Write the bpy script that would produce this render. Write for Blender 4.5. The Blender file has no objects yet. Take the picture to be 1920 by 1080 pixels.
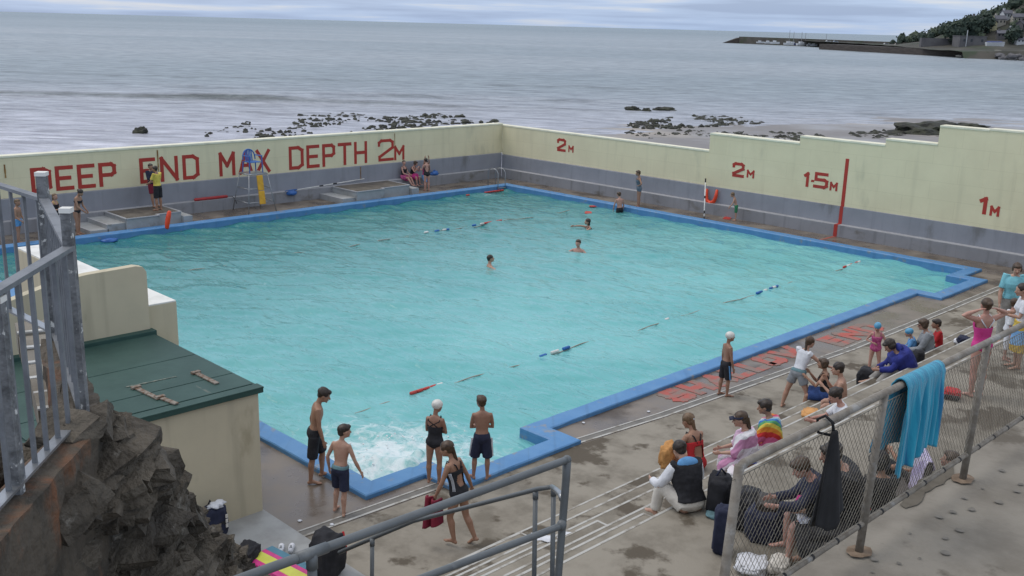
import bpy, bmesh, math, random
import numpy as np
from mathutils import Vector, Matrix, Euler, noise
from mathutils.geometry import tessellate_polygon
rnd = random.Random(7)
SC = bpy.context.scene
COL = SC.collection
R = math.radians

# ------------------------------------------------------------------ camera
CAM = np.array([34.563, -33.822, 7.44]); FPX = 1899.79
YAW, PITCH, ROLL = 2.35893363, 0.25402103, 0.02660429
_f = np.array([math.cos(YAW)*math.cos(PITCH), math.sin(YAW)*math.cos(PITCH), -math.sin(PITCH)])
_r0 = np.array([math.sin(YAW), -math.cos(YAW), 0.0]); _u0 = np.cross(_r0, _f)
_r = math.cos(ROLL)*_r0 + math.sin(ROLL)*_u0
_u = -math.sin(ROLL)*_r0 + math.cos(ROLL)*_u0
cd = bpy.data.cameras.new('camera'); cam = bpy.data.objects.new('camera', cd); COL.objects.link(cam)
cd.sensor_width = 36; cd.lens = 36*FPX/1920; cd.clip_end = 60000; cd.clip_start = 0.05
M = Matrix.Identity(4)
for i in range(3):
    M[i][0], M[i][1], M[i][2], M[i][3] = _r[i], _u[i], -_f[i], CAM[i]
cam.matrix_world = M
SC.camera = cam
def ray(px, py): return (px-960)/FPX*_r - (py-540)/FPX*_u + _f
def G(px, py, z=0.0):                      # point of the ground plane z seen at a place of the photograph
    d = ray(px, py); return Vector(CAM + d*(z-CAM[2])/d[2])
def onX(px, py, x): d = ray(px, py); return Vector(CAM + d*(x-CAM[0])/d[0])
def onY(px, py, y): d = ray(px, py); return Vector(CAM + d*(y-CAM[1])/d[1])
def at(px, py, depth): return Vector(CAM + ray(px, py)*depth)

# ------------------------------------------------------------------ world and sun
SUN_EL, SUN_AZ = R(58), R(205)             # azimuth measured counter-clockwise from +X
w = bpy.data.worlds.new("World"); SC.world = w; w.use_nodes = True
nt = w.node_tree; N = nt.nodes; L = nt.links; N.clear()
out = N.new('ShaderNodeOutputWorld')
sky = N.new('ShaderNodeTexSky'); sky.sky_type = 'NISHITA'; sky.sun_disc = False
sky.sun_elevation = SUN_EL; sky.sun_rotation = R(90) - SUN_AZ; sky.air_density = 1.0; sky.dust_density = 2.0
b1 = N.new('ShaderNodeBackground'); b1.inputs[1].default_value = 0.05
L.new(sky.outputs[0], b1.inputs[0])
tc = N.new('ShaderNodeTexCoord')
mp = N.new('ShaderNodeMapping'); mp.inputs['Scale'].default_value = (1.6, 1.6, 30)
L.new(tc.outputs['Generated'], mp.inputs[0])
nz = N.new('ShaderNodeTexNoise'); nz.inputs['Scale'].default_value = 2.6; nz.inputs['Detail'].default_value = 7; nz.inputs['Roughness'].default_value = 0.55
L.new(mp.outputs[0], nz.inputs['Vector'])
cr = N.new('ShaderNodeValToRGB')
cr.color_ramp.elements[0].position = 0.36; cr.color_ramp.elements[0].color = (0.33, 0.45, 0.70, 1)
cr.color_ramp.elements[1].position = 0.70; cr.color_ramp.elements[1].color = (0.86, 0.85, 0.83, 1)
e = cr.color_ramp.elements.new(0.52); e.color = (0.46, 0.61, 0.89, 1)
L.new(nz.outputs[0], cr.inputs[0])
sep = N.new('ShaderNodeSeparateXYZ'); L.new(tc.outputs['Generated'], sep.inputs[0])
mr = N.new('ShaderNodeMapRange'); mr.inputs[1].default_value = 0.05; mr.inputs[2].default_value = 0.8
mr.inputs[3].default_value = 0.0; mr.inputs[4].default_value = 1.0
L.new(sep.outputs[2], mr.inputs[0])
mx = N.new('ShaderNodeMix'); mx.data_type = 'RGBA'
L.new(mr.outputs[0], mx.inputs[0]); L.new(cr.outputs[0], mx.inputs[6]); mx.inputs[7].default_value = (0.97, 0.98, 1.0, 1)
b2 = N.new('ShaderNodeBackground'); b2.inputs[1].default_value = 0.80
L.new(mx.outputs[2], b2.inputs[0])
ad = N.new('ShaderNodeAddShader'); L.new(b1.outputs[0], ad.inputs[0]); L.new(b2.outputs[0], ad.inputs[1])
L.new(ad.outputs[0], out.inputs[0])
sd = bpy.data.lights.new('sun', 'SUN'); sd.energy = 0.7; sd.angle = R(25); sd.color = (1.0, 0.96, 0.9)
so = bpy.data.objects.new('sun', sd); COL.objects.link(so)
sv = Vector((math.cos(SUN_EL)*math.cos(SUN_AZ), math.cos(SUN_EL)*math.sin(SUN_AZ), math.sin(SUN_EL)))
so.rotation_euler = sv.to_track_quat('Z', 'Y').to_euler()
SC.view_settings.view_transform = 'Standard'; SC.view_settings.look = 'None'
SC.view_settings.exposure = 0.0; SC.view_settings.gamma = 1.0

# ------------------------------------------------------------------ materials
MATS = {}
def lin(r, g, b):
    f = lambda c: (c/255/12.92 if c <= 10 else ((c/255+0.055)/1.055)**2.4)
    return (f(r), f(g), f(b))
def mat(name, c1, c2=None, scale=3.0, lo=0.35, hi=0.65, rough=0.7, rough2=None, bump=0.0, bscale=None, detail=6, metal=0.0,
        c3=None, s3=1.0, lo3=0.5, hi3=0.6, stretch=(1, 1, 1), spec=0.5, sheen=0.0, bdist=0.02, s3s=(1, 1, 1), courses=None):
    m = bpy.data.materials.new(name); m.use_nodes = True; nt = m.node_tree; n = nt.nodes; l = nt.links
    p = n['Principled BSDF']; p.inputs['Roughness'].default_value = rough; p.inputs['Metallic'].default_value = metal
    p.inputs['Specular IOR Level'].default_value = spec
    if sheen: p.inputs['Sheen Weight'].default_value = sheen
    c = n.new('ShaderNodeTexCoord'); mp = n.new('ShaderNodeMapping'); mp.inputs['Scale'].default_value = stretch
    l.new(c.outputs['Object'], mp.inputs[0])
    z = n.new('ShaderNodeTexNoise'); z.inputs['Scale'].default_value = scale; z.inputs['Detail'].default_value = detail
    z.inputs['Roughness'].default_value = 0.6
    l.new(mp.outputs[0], z.inputs['Vector'])
    rp = n.new('ShaderNodeMapRange'); rp.interpolation_type = 'SMOOTHSTEP'; rp.inputs[1].default_value = lo; rp.inputs[2].default_value = hi
    l.new(z.outputs[0], rp.inputs[0])
    mix = n.new('ShaderNodeMix'); mix.data_type = 'RGBA'; l.new(rp.outputs[0], mix.inputs[0])
    c2 = c2 or tuple(x*0.8 for x in c1)
    mix.inputs[6].default_value = (*c1, 1); mix.inputs[7].default_value = (*c2, 1)
    outc = mix.outputs[2]
    if c3:
        z3 = n.new('ShaderNodeTexNoise'); z3.inputs['Scale'].default_value = s3; z3.inputs['Detail'].default_value = 8; z3.inputs['Roughness'].default_value = 0.6
        mp3 = n.new('ShaderNodeMapping'); mp3.inputs['Scale'].default_value = s3s; mp3.inputs['Location'].default_value = (3.1, 7.7, 1.3)
        l.new(c.outputs['Object'], mp3.inputs[0]); l.new(mp3.outputs[0], z3.inputs['Vector'])
        r3 = n.new('ShaderNodeMapRange'); r3.interpolation_type = 'SMOOTHSTEP'; r3.inputs[1].default_value = lo3; r3.inputs[2].default_value = hi3
        l.new(z3.outputs[0], r3.inputs[0])
        m3 = n.new('ShaderNodeMix'); m3.data_type = 'RGBA'; l.new(r3.outputs[0], m3.inputs[0]); l.new(outc, m3.inputs[6]); m3.inputs[7].default_value = (*c3, 1)
        outc = m3.outputs[2]
    if courses:          # faint block courses showing through the paint, and vertical run-off streaks
        sx = n.new('ShaderNodeSeparateXYZ'); l.new(c.outputs['Object'], sx.inputs[0]); ax_ = n.new('ShaderNodeMath'); ax_.operation = 'ADD'; l.new(sx.outputs[0], ax_.inputs[0]); l.new(sx.outputs[1], ax_.inputs[1])
        cx = n.new('ShaderNodeCombineXYZ'); l.new(ax_.outputs[0], cx.inputs[0]); l.new(sx.outputs[2], cx.inputs[1])
        bt = n.new('ShaderNodeTexBrick'); bt.inputs['Scale'].default_value = 1.0; bt.inputs['Brick Width'].default_value = courses[0]; bt.inputs['Row Height'].default_value = courses[1]; bt.inputs['Mortar Size'].default_value = 0.012; bt.inputs['Mortar Smooth'].default_value = 0.6
        bt.inputs['Color1'].default_value = (1,1,1,1); bt.inputs['Color2'].default_value = (0.975,0.975,0.97,1); bt.inputs['Mortar'].default_value = (0.91,0.905,0.885,1); l.new(cx.outputs[0], bt.inputs['Vector'])
        ws = n.new('ShaderNodeTexNoise'); ws.inputs['Scale'].default_value = 1.0; ws.inputs['Detail'].default_value = 7; ms_ = n.new('ShaderNodeMapping'); ms_.inputs['Scale'].default_value = (3.0,0.25,1); l.new(cx.outputs[0], ms_.inputs[0]); l.new(ms_.outputs[0], ws.inputs['Vector'])
        wr = n.new('ShaderNodeMapRange'); wr.interpolation_type = 'SMOOTHSTEP'; wr.inputs[1].default_value = 0.52; wr.inputs[2].default_value = 0.72; wr.inputs[3].default_value = 1.0; wr.inputs[4].default_value = courses[2]; l.new(ws.outputs[0], wr.inputs[0])
        mu = n.new('ShaderNodeMix'); mu.data_type = 'RGBA'; mu.blend_type = 'MULTIPLY'; mu.inputs[0].default_value = 1; l.new(outc, mu.inputs[6]); l.new(bt.outputs[0], mu.inputs[7])
        mv = n.new('ShaderNodeVectorMath'); mv.operation = 'SCALE'; l.new(mu.outputs[2], mv.inputs[0]); l.new(wr.outputs[0], mv.inputs['Scale']); outc = mv.outputs[0]
    l.new(outc, p.inputs['Base Color'])
    if rough2 is not None:
        rr = n.new('ShaderNodeMapRange'); l.new(rp.outputs[0], rr.inputs[0]); rr.inputs[3].default_value = rough; rr.inputs[4].default_value = rough2
        l.new(rr.outputs[0], p.inputs['Roughness'])
    if bump:
        zb = n.new('ShaderNodeTexNoise'); zb.inputs['Scale'].default_value = bscale or scale*6; zb.inputs['Detail'].default_value = 5
        l.new(mp.outputs[0], zb.inputs['Vector'])
        bp = n.new('ShaderNodeBump'); bp.inputs['Strength'].default_value = bump; bp.inputs['Distance'].default_value = bdist
        l.new(zb.outputs[0], bp.inputs['Height']); l.new(bp.outputs[0], p.inputs['Normal'])
    MATS[name] = m
    return m

# ------------------------------------------------------------------ mesh helpers
class MB:
    def __init__(s): s.v = []; s.f = []; s.mi = []; s.cur = 0
    def add(s, vs, fs):
        o = len(s.v); s.v += [tuple(v) for v in vs]; s.f += [tuple(i+o for i in f) for f in fs]; s.mi += [s.cur]*len(fs); return s
    def box(s, x0, x1, y0, y1, z0, z1, bev=0.0):
        if bev <= 0:
            return s.add([(x0,y0,z0),(x1,y0,z0),(x1,y1,z0),(x0,y1,z0),(x0,y0,z1),(x1,y0,z1),(x1,y1,z1),(x0,y1,z1)],
                  [(3,2,1,0),(4,5,6,7),(0,1,5,4),(1,2,6,5),(2,3,7,6),(3,0,4,7)])
        bm = bmesh.new(); bmesh.ops.create_cube(bm, size=1)
        for v in bm.verts: v.co = Vector(((x0+x1)/2+v.co.x*(x1-x0), (y0+y1)/2+v.co.y*(y1-y0), (z0+z1)/2+v.co.z*(z1-z0)))
        bmesh.ops.bevel(bm, geom=bm.edges[:], offset=bev, segments=2, affect='EDGES', profile=0.6)
        return s.bm(bm)
    def bm(s, bm, T=None):
        bm.verts.ensure_lookup_table(); bm.verts.index_update()
        s.add([(T @ v.co) if T else v.co.copy() for v in bm.verts], [tuple(v.index for v in f.verts) for f in bm.faces]); bm.free(); return s
    def obox(s, c, ax, ay, az, hx, hy, hz):     # oriented box: centre, unit axes, half sizes
        c, ax, ay, az = Vector(c), Vector(ax), Vector(ay), Vector(az)
        vs = [c + ax*(hx*i) + ay*(hy*j) + az*(hz*k) for k in (-1, 1) for i, j in ((-1,-1),(1,-1),(1,1),(-1,1))]
        return s.add(vs, [(3,2,1,0),(4,5,6,7),(0,1,5,4),(1,2,6,5),(2,3,7,6),(3,0,4,7)])
    def bar(s, a, b, wdt, hgt, up=(0,0,1)):
        a, b = Vector(a), Vector(b); d = (b-a); ln = d.length; d = d/ln; u = Vector(up)
        sd = d.cross(u)
        if sd.length < 1e-4: sd = d.cross(Vector((1,0,0)))
        sd.normalize(); u = sd.cross(d)
        return s.obox((a+b)/2, d, sd, u, ln/2, wdt/2, hgt/2)
    def prism(s, poly, z0, z1):
        n = len(poly); tri = tessellate_polygon([[Vector((p[0], p[1], 0)) for p in poly]])
        vs = [(p[0],p[1],z0) for p in poly] + [(p[0],p[1],z1) for p in poly]
        ar = sum(poly[i][0]*poly[(i+1)%n][1]-poly[(i+1)%n][0]*poly[i][1] for i in range(n))
        fs = []
        for t in tri:
            a, b, c = t; A = (Vector(vs[b])-Vector(vs[a])).cross(Vector(vs[c])-Vector(vs[a])).z
            t = (a,b,c) if A > 0 else (a,c,b)
            fs.append(tuple(i+n for i in t)); fs.append(t[::-1])
        for i in range(n):
            j = (i+1) % n
            fs.append((i,j,j+n,i+n) if ar > 0 else (j,i,i+n,j+n))
        return s.add(vs, fs)
    def extr(s, prof, axis, a0, a1):            # profile in (other, z), extruded along axis 'x' or 'y'
        n = len(prof); mk = (lambda p, t: (p[0], t, p[1])) if axis == 'y' else (lambda p, t: (t, p[0], p[1]))
        vs = [mk(p, a0) for p in prof] + [mk(p, a1) for p in prof]
        tri = tessellate_polygon([[Vector((p[0], p[1], 0)) for p in prof]])
        fs = [tuple(t) for t in tri] + [tuple(i+n for i in t[::-1]) for t in tri] + [(i, i+n, (i+1) % n+n, (i+1) % n) for i in range(n)]
        return s.add(vs, fs)
    def tube(s, path, r, n=8, cap=True, sx=None):
        P = [Vector(p) for p in path]; m = len(P); rs = r if isinstance(r, (list, tuple)) else [r]*m
        t0 = (P[1]-P[0]).normalized(); ref = Vector((0,0,1)) if abs(t0.z) < 0.9 else Vector((1,0,0))
        nx = t0.cross(ref).normalized(); vs = []
        for i in range(m):
            t = ((P[min(i+1,m-1)]-P[i]).normalized() + (P[i]-P[max(i-1,0)]).normalized())
            t = t.normalized() if t.length > 1e-6 else t0
            nx = (nx - t*nx.dot(t)); nx = nx.normalized() if nx.length > 1e-6 else t.orthogonal().normalized()
            ny = t.cross(nx)
            for k in range(n):
                a = 2*math.pi*k/n; vs.append(P[i] + nx*(math.cos(a)*rs[i]) + ny*(math.sin(a)*rs[i]*(sx or 1)))
        fs = [(i*n+k, i*n+(k+1)%n, (i+1)*n+(k+1)%n, (i+1)*n+k) for i in range(m-1) for k in range(n)]
        if cap: fs += [tuple(range(n))[::-1], tuple((m-1)*n+k for k in range(n))]
        return s.add(vs, fs)
    def ell(s, c, rx, ry, rz, rot=None, nu=14, nv=10):
        c = Vector(c); vs = []; Rm = rot or Matrix.Identity(3)
        for j in range(1, nv):
            th = math.pi*j/nv
            for i in range(nu):
                ph = 2*math.pi*i/nu
                vs.append(c + Rm @ Vector((rx*math.sin(th)*math.cos(ph), ry*math.sin(th)*math.sin(ph), rz*math.cos(th))))
        vs += [c + Rm @ Vector((0,0,rz)), c + Rm @ Vector((0,0,-rz))]
        T, B = len(vs)-2, len(vs)-1; fs = []
        for j in range(nv-2):
            for i in range(nu): fs.append((j*nu+i, (j+1)*nu+i, (j+1)*nu+(i+1)%nu, j*nu+(i+1)%nu))
        for i in range(nu):
            fs.append((T, i, (i+1)%nu)); o = (nv-2)*nu; fs.append((B, o+(i+1)%nu, o+i))
        return s.add(vs, fs)
    def lathe(s, prof, c=(0,0,0), n=20, axis=None):
        c = Vector(c); Rm = axis or Matrix.Identity(3); m = len(prof)
        vs = [c + Rm @ Vector((p[0]*math.cos(2*math.pi*k/n), p[0]*math.sin(2*math.pi*k/n), p[1])) for p in prof for k in range(n)]
        return s.add(vs, [(i*n+k, i*n+(k+1)%n, (i+1)*n+(k+1)%n, (i+1)*n+k) for i in range(m-1) for k in range(n)])
    def quad(s, a, b, c, d): return s.add([a,b,c,d], [(0,1,2,3)])
    def mesh(s, name, mats):
        me = bpy.data.meshes.new(name); me.from_pydata([tuple(v) for v in s.v], [], s.f); me.update()
        for m in (mats if isinstance(mats, (list, tuple)) else [mats]): me.materials.append(m)
        if any(s.mi): me.polygons.foreach_set('material_index', s.mi)
        return me
    def build(s, name, mats, parent=None, smooth=False, loc=None, recalc=False):
        if loc is not None:
            l = Vector(loc); s.v = [tuple(Vector(v)-l) for v in s.v]
        me = s.mesh(name, mats)
        if recalc:
            bm = bmesh.new(); bm.from_mesh(me); bmesh.ops.recalc_face_normals(bm, faces=bm.faces); bm.to_mesh(me); bm.free()
        if smooth: me.polygons.foreach_set('use_smooth', [True]*len(me.polygons))
        o = bpy.data.objects.new(name, me); COL.objects.link(o)
        if parent: o.parent = parent
        elif loc is not None: o.location = loc
        return o
def tag(o, label=None, cat=None, group=None, kind=None):
    if label: o['label'] = label
    if cat: o['category'] = cat
    if group: o['group'] = group
    if kind: o['kind'] = kind
    return o
def empty(name, loc, label=None, cat=None, group=None, rz=0.0):
    o = bpy.data.objects.new(name, None); COL.objects.link(o); o.location = loc; o.rotation_euler = (0, 0, rz)
    o.empty_display_size = 0.2
    return tag(o, label, cat, group)
def child(mb, name, mats, parent, smooth=False, recalc=False):
    # geometry given in world coordinates, stored relative to its parent's location (parents here are unrotated)
    l = parent.location; s = MB(); s.v = [tuple(Vector(v)-l) for v in mb.v]; s.f = mb.f; s.mi = mb.mi
    return s.build(name, mats, parent, smooth, recalc=recalc)
def fbm(v, o=4): return noise.fractal(v, 1.0, 2.0, o)
def smooth_angle(o, deg=40):
    me = o.data; me.polygons.foreach_set('use_smooth', [True]*len(me.polygons))
    try: me.set_sharp_from_angle(angle=R(deg))
    except Exception: pass
    return o
# ------------------------------------------------------------------ palette
mat('deck_concrete', (0.14,0.112,0.088), (0.225,0.19,0.155), 0.9, 0.38, 0.66, rough=0.22, rough2=0.6, bump=0.15, bscale=40, c3=(0.085,0.066,0.05), s3=0.55, lo3=0.52, hi3=0.66, bdist=0.006)
mat('terrace_concrete', (0.285,0.255,0.205), (0.175,0.153,0.118), 1.3, 0.40, 0.66, rough=0.85, bump=0.5, bscale=16, c3=(0.095,0.076,0.052), s3=0.85, lo3=0.545, hi3=0.61, bdist=0.012)
mat('path_concrete', (0.265,0.238,0.195), (0.18,0.158,0.126), 1.6, 0.35, 0.7, rough=0.9, bump=0.6, bscale=22, c3=(0.125,0.106,0.08), s3=1.3, lo3=0.58, hi3=0.68, bdist=0.012)
mat('nosing_white', (0.47,0.46,0.425), (0.27,0.245,0.205), 4.5, 0.46, 0.66, rough=0.8, bump=0.3, bscale=30)
mat('deck_red', (0.42,0.085,0.06), (0.22,0.16,0.13), 1.9, 0.40, 0.60, rough=0.6, bump=0.2, bscale=30)
mat('coping_blue', (0.075,0.225,0.455), (0.105,0.265,0.49), 2.0, 0.35, 0.7, rough=0.5, bump=0.15, bscale=25, c3=(0.22,0.26,0.31), s3=3.4, lo3=0.59, hi3=0.69, courses=(2.4,9.0,0.80))
mat('wall_cream', (0.76,0.69,0.465), (0.71,0.64,0.43), 0.8, 0.35, 0.7, rough=0.85, bump=0.25, bscale=14, c3=(0.55,0.51,0.35), s3=0.8, lo3=0.57, hi3=0.78, s3s=(1,1,0.35), bdist=0.01, courses=(1.9,0.62,0.93))
mat('wall_cap', (0.80,0.77,0.60), (0.68,0.65,0.50), 2.0, 0.4, 0.7, rough=0.8)
mat('wall_grey', (0.285,0.292,0.322), (0.25,0.257,0.285), 0.9, 0.35, 0.7, rough=0.85, bump=0.25, bscale=12, c3=(0.17,0.168,0.17), s3=0.9, lo3=0.58, hi3=0.75, s3s=(1,1,0.4), bdist=0.01, courses=(3.0,1.4,0.88))
mat('wall_grey_low', (0.28,0.28,0.295), (0.24,0.24,0.25), 1.1, 0.35, 0.7, rough=0.85, bump=0.3, bscale=10, c3=(0.14,0.125,0.105), s3=0.8, lo3=0.54, hi3=0.72, s3s=(1,1,1.6), bdist=0.012, courses=(3.0,1.0,0.72))
mat('ledge_top', (0.40,0.40,0.41), (0.33,0.33,0.335), 2.0, 0.4, 0.7, rough=0.85)
mat('letter_red', (0.42,0.035,0.022), (0.36,0.04,0.028), 3.0, 0.4, 0.7, rough=0.65)
mat('rust_soft', (0.155,0.105,0.065), (0.24,0.175,0.12), 14, 0.35, 0.65, rough=0.9)
mat('rust', (0.20,0.085,0.02), (0.32,0.19,0.06), 6, 0.4, 0.6, rough=0.9)
mat('kiosk_cream', (0.57,0.505,0.36), (0.53,0.47,0.335), 1.4, 0.35, 0.7, rough=0.85, bump=0.2, bscale=18, c3=(0.41,0.355,0.24), s3=1.4, lo3=0.60, hi3=0.76, s3s=(1,1,0.5), bdist=0.008, courses=(19.0,9.3,0.82))
mat('white_paint', (0.78,0.77,0.72), (0.66,0.65,0.60), 3.0, 0.45, 0.7, rough=0.7)
mat('lid_green', (0.019,0.060,0.049), (0.031,0.080,0.066), 1.6, 0.35, 0.7, rough=0.62, bump=0.15, bscale=14, c3=(0.10,0.125,0.10), s3=2.3, lo3=0.66, hi3=0.72, s3s=(0.5,2.5,1))
mat('rusty_metal', (0.25,0.22,0.18), (0.14,0.08,0.045), 14, 0.4, 0.6, rough=0.7)
mat('galvanised', (0.20,0.21,0.225), (0.14,0.148,0.16), 7, 0.4, 0.68, rough=0.55, metal=0.15, bump=0.1, bscale=40, c3=(0.45,0.45,0.43), s3=22, lo3=0.66, hi3=0.72)
mat('weathered_post', (0.21,0.215,0.22), (0.10,0.103,0.106), 9, 0.40, 0.64, rough=0.75, bump=0.6, bscale=45, c3=(0.66,0.66,0.63), s3=17, lo3=0.60, hi3=0.66)
mat('handrail_grey', (0.125,0.135,0.138), (0.10,0.108,0.11), 4, 0.35, 0.7, rough=0.42, bump=0.1, bscale=30, c3=(0.17,0.18,0.18), s3=5, lo3=0.6, hi3=0.75)
mat('fence_pipe', (0.235,0.21,0.175), (0.165,0.14,0.11), 9, 0.38, 0.66, rough=0.7, bump=0.35, bscale=40, c3=(0.30,0.29,0.27), s3=5, lo3=0.56, hi3=0.7)
mat('fence_wire', (0.24,0.215,0.17), (0.16,0.14,0.11), 6, 0.4, 0.6, rough=0.6, metal=0.2)
mat('steel', (0.36,0.37,0.38), (0.29,0.30,0.31), 6, 0.4, 0.6, rough=0.32, metal=0.6)
mat('rock_dark', (0.050,0.041,0.030), (0.140,0.118,0.089), 3.2, 0.36, 0.70, rough=0.85, bump=0.7, bscale=26, c3=(0.24,0.22,0.185), s3=4.5, lo3=0.62, hi3=0.72, bdist=0.06)
mat('rock_rust', (0.095,0.077,0.056), (0.175,0.072,0.030), 1.9, 0.53, 0.66, rough=0.85, bump=0.8, bscale=20, c3=(0.050,0.042,0.031), s3=3.0, lo3=0.46, hi3=0.60, bdist=0.03, s3s=(1,1,.4))
mat('weed_rock', (0.020,0.020,0.014), (0.040,0.042,0.022), 1.2, 0.4, 0.6, rough=0.7, bump=0.8, bscale=9, bdist=0.1)
mat('sand', (0.26,0.238,0.22), (0.21,0.195,0.188), 0.06, 0.4, 0.6, rough=0.35, rough2=0.7, bump=0.2, bscale=2.0, c3=(0.33,0.29,0.245), s3=0.045, lo3=0.52, hi3=0.62)

# ------------------------------------------------------------------ pool, deck, terraces
ZW = -0.13
OUT = [(0,0),(0,-24.94),(22.44,-24.94),(22.44,-23.7),(23.2,-23.7),(23.2,-20.62),(22.44,-20.62),(22.44,-4.85),(23.15,-4.85),(23.15,-1.4),(22.42,-1.4),(22.42,0)]
INN = [(.42,-.42),(.42,-24.52),(22.02,-24.52),(22.02,-23.28),(22.78,-23.28),(22.78,-21.04),(22.02,-21.04),(22.02,-4.43),(22.73,-4.43),(22.73,-1.82),(22.0,-1.82),(22.0,-.42)]
deck_out = [(-2.3,1.95),(-2.3,-44),(25.3,-44),(25.3,1.95)]
tri = tessellate_polygon([[Vector((x,y,0)) for x,y in deck_out],[Vector((x,y,0)) for x,y in OUT]])
vs = [(x,y,0.0) for x,y in deck_out+OUT]
fs = []
for t in tri:
    a,b,c = t; A = (Vector(vs[b])-Vector(vs[a])).cross(Vector(vs[c])-Vector(vs[a])).z
    fs.append((a,b,c) if A > 0 else (a,c,b))
mb = MB(); mb.add(vs, fs)
tag(mb.build('pool_deck', MATS['deck_concrete']), kind='structure')
# blue coping: a raised lip round the basin
mb = MB(); n = len(OUT); ZC = 0.085
def ring(poly, d):            # inset a rectilinear ring by d towards the water
    r = []
    for i in range(len(poly)):
        r.append((poly[i][0]+(INN[i][0]-OUT[i][0])*d/0.42, poly[i][1]+(INN[i][1]-OUT[i][1])*d/0.42))
    return r
rings = [(OUT,-0.002),(OUT,ZC-0.02),(ring(OUT,0.02),ZC),(ring(OUT,0.385),ZC),(ring(OUT,0.42),ZC-0.025),(INN,-0.7)]
for k in range(len(rings)):
    pass
V = [(x,y,z) for p,z in rings for x,y in p]
F = []
for k in range(len(rings)-1):
    for i in range(n):
        j = (i+1) % n; F.append((k*n+i, (k+1)*n+i, (k+1)*n+j, k*n+j))
mb.add(V, F)
mb = MB(); seg = []
for i in range(n):
    ln = math.hypot(OUT[(i+1)%n][0]-OUT[i][0], OUT[(i+1)%n][1]-OUT[i][1]); m_ = max(2, int(ln/0.3)); seg += [(i, k/m_) for k in range(m_)]
ns_ = len(seg)
for kk, (p_, z) in enumerate(rings):
    for i, t in seg:
        j = (i+1) % n; x = p_[i][0]+(p_[j][0]-p_[i][0])*t; y = p_[i][1]+(p_[j][1]-p_[i][1])*t
        q_ = Vector((x*2.1, y*2.1, kk*0.7)); a_ = 0.011 if 0 < kk < 5 else 0
        mb.v.append((x+a_*noise.noise(q_), y+a_*noise.noise(q_+Vector((9,4,2))), z+(0.006*noise.noise(q_+Vector((3,8,5))) if kk in (2,3) else 0)))
for k in range(len(rings)-1):
    for i in range(ns_):
        j = (i+1) % ns_; mb.f.append((k*ns_+i, (k+1)*ns_+i, (k+1)*ns_+j, k*ns_+j)); mb.mi.append(0)
cop = mb.build('pool_coping', MATS['coping_blue'], recalc=True); tag(cop, kind='structure')

# water: real ripples plus fine bump, turquoise sea water that cannot be seen through
m = bpy.data.materials.new('pool_water'); m.use_nodes = True; nt = m.node_tree; n_ = nt.nodes; l_ = nt.links
p = n_['Principled BSDF']; p.inputs['Roughness'].default_value = 0.05; p.inputs['IOR'].default_value = 1.33; p.inputs['Specular IOR Level'].default_value = 0.5
c = n_.new('ShaderNodeTexCoord')
nz = n_.new('ShaderNodeTexNoise'); nz.inputs['Scale'].default_value = 0.22; nz.inputs['Detail'].default_value = 5; l_.new(c.outputs['Object'], nz.inputs['Vector'])
mixc = n_.new('ShaderNodeMix'); mixc.data_type = 'RGBA'; mixc.inputs[6].default_value = (0.13,0.425,0.425,1); mixc.inputs[7].default_value = (0.185,0.495,0.49,1)
mr = n_.new('ShaderNodeMapRange'); mr.inputs[1].default_value = 0.35; mr.inputs[2].default_value = 0.65; l_.new(nz.outputs[0], mr.inputs[0]); l_.new(mr.outputs[0], mixc.inputs[0])
# the floor shelves: dark deep end, with the wall's reflection put into the colour too
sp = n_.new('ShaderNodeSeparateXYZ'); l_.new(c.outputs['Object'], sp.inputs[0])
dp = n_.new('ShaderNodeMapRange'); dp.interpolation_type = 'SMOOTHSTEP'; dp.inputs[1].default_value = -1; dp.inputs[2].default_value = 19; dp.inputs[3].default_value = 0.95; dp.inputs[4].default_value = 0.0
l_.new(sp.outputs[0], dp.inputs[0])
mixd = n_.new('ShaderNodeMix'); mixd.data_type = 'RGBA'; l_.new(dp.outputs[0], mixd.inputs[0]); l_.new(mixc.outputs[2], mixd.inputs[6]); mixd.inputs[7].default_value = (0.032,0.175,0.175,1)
# churned white water where someone has just gone in
sc_ = G(722, 862, ZW)
vd = n_.new('ShaderNodeVectorMath'); vd.operation = 'DISTANCE'; l_.new(c.outputs['Object'], vd.inputs[0]); vd.inputs[1].default_value = (sc_.x, sc_.y, ZW)
fr = n_.new('ShaderNodeMapRange'); fr.inputs[1].default_value = 0.3; fr.inputs[2].default_value = 2.7; fr.inputs[3].default_value = 0.36; fr.inputs[4].default_value = -0.08; l_.new(vd.outputs['Value'], fr.inputs[0])
nf = n_.new('ShaderNodeTexNoise'); nf.inputs['Scale'].default_value = 3.6; nf.inputs['Detail'].default_value = 9; nf.inputs['Roughness'].default_value = 0.64; nf.inputs['Distortion'].default_value = 0.9; l_.new(c.outputs['Object'], nf.inputs['Vector'])
aa = n_.new('ShaderNodeMath'); aa.operation = 'ADD'; l_.new(fr.outputs[0], aa.inputs[0]); l_.new(nf.outputs[0], aa.inputs[1])
fm = n_.new('ShaderNodeMapRange'); fm.interpolation_type = 'SMOOTHSTEP'; fm.inputs[1].default_value = 0.50; fm.inputs[2].default_value = 0.98; l_.new(aa.outputs[0], fm.inputs[0])
mixf = n_.new('ShaderNodeMix'); mixf.data_type = 'RGBA'; l_.new(fm.outputs[0], mixf.inputs[0]); l_.new(mixd.outputs[2], mixf.inputs[6]); mixf.inputs[7].default_value = (0.72,0.80,0.81,1)
l_.new(mixf.outputs[2], p.inputs['Base Color'])
rf = n_.new('ShaderNodeMapRange'); rf.inputs[3].default_value = 0.05; rf.inputs[4].default_value = 0.7; l_.new(fm.outputs[0], rf.inputs[0]); l_.new(rf.outputs[0], p.inputs['Roughness'])
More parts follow.
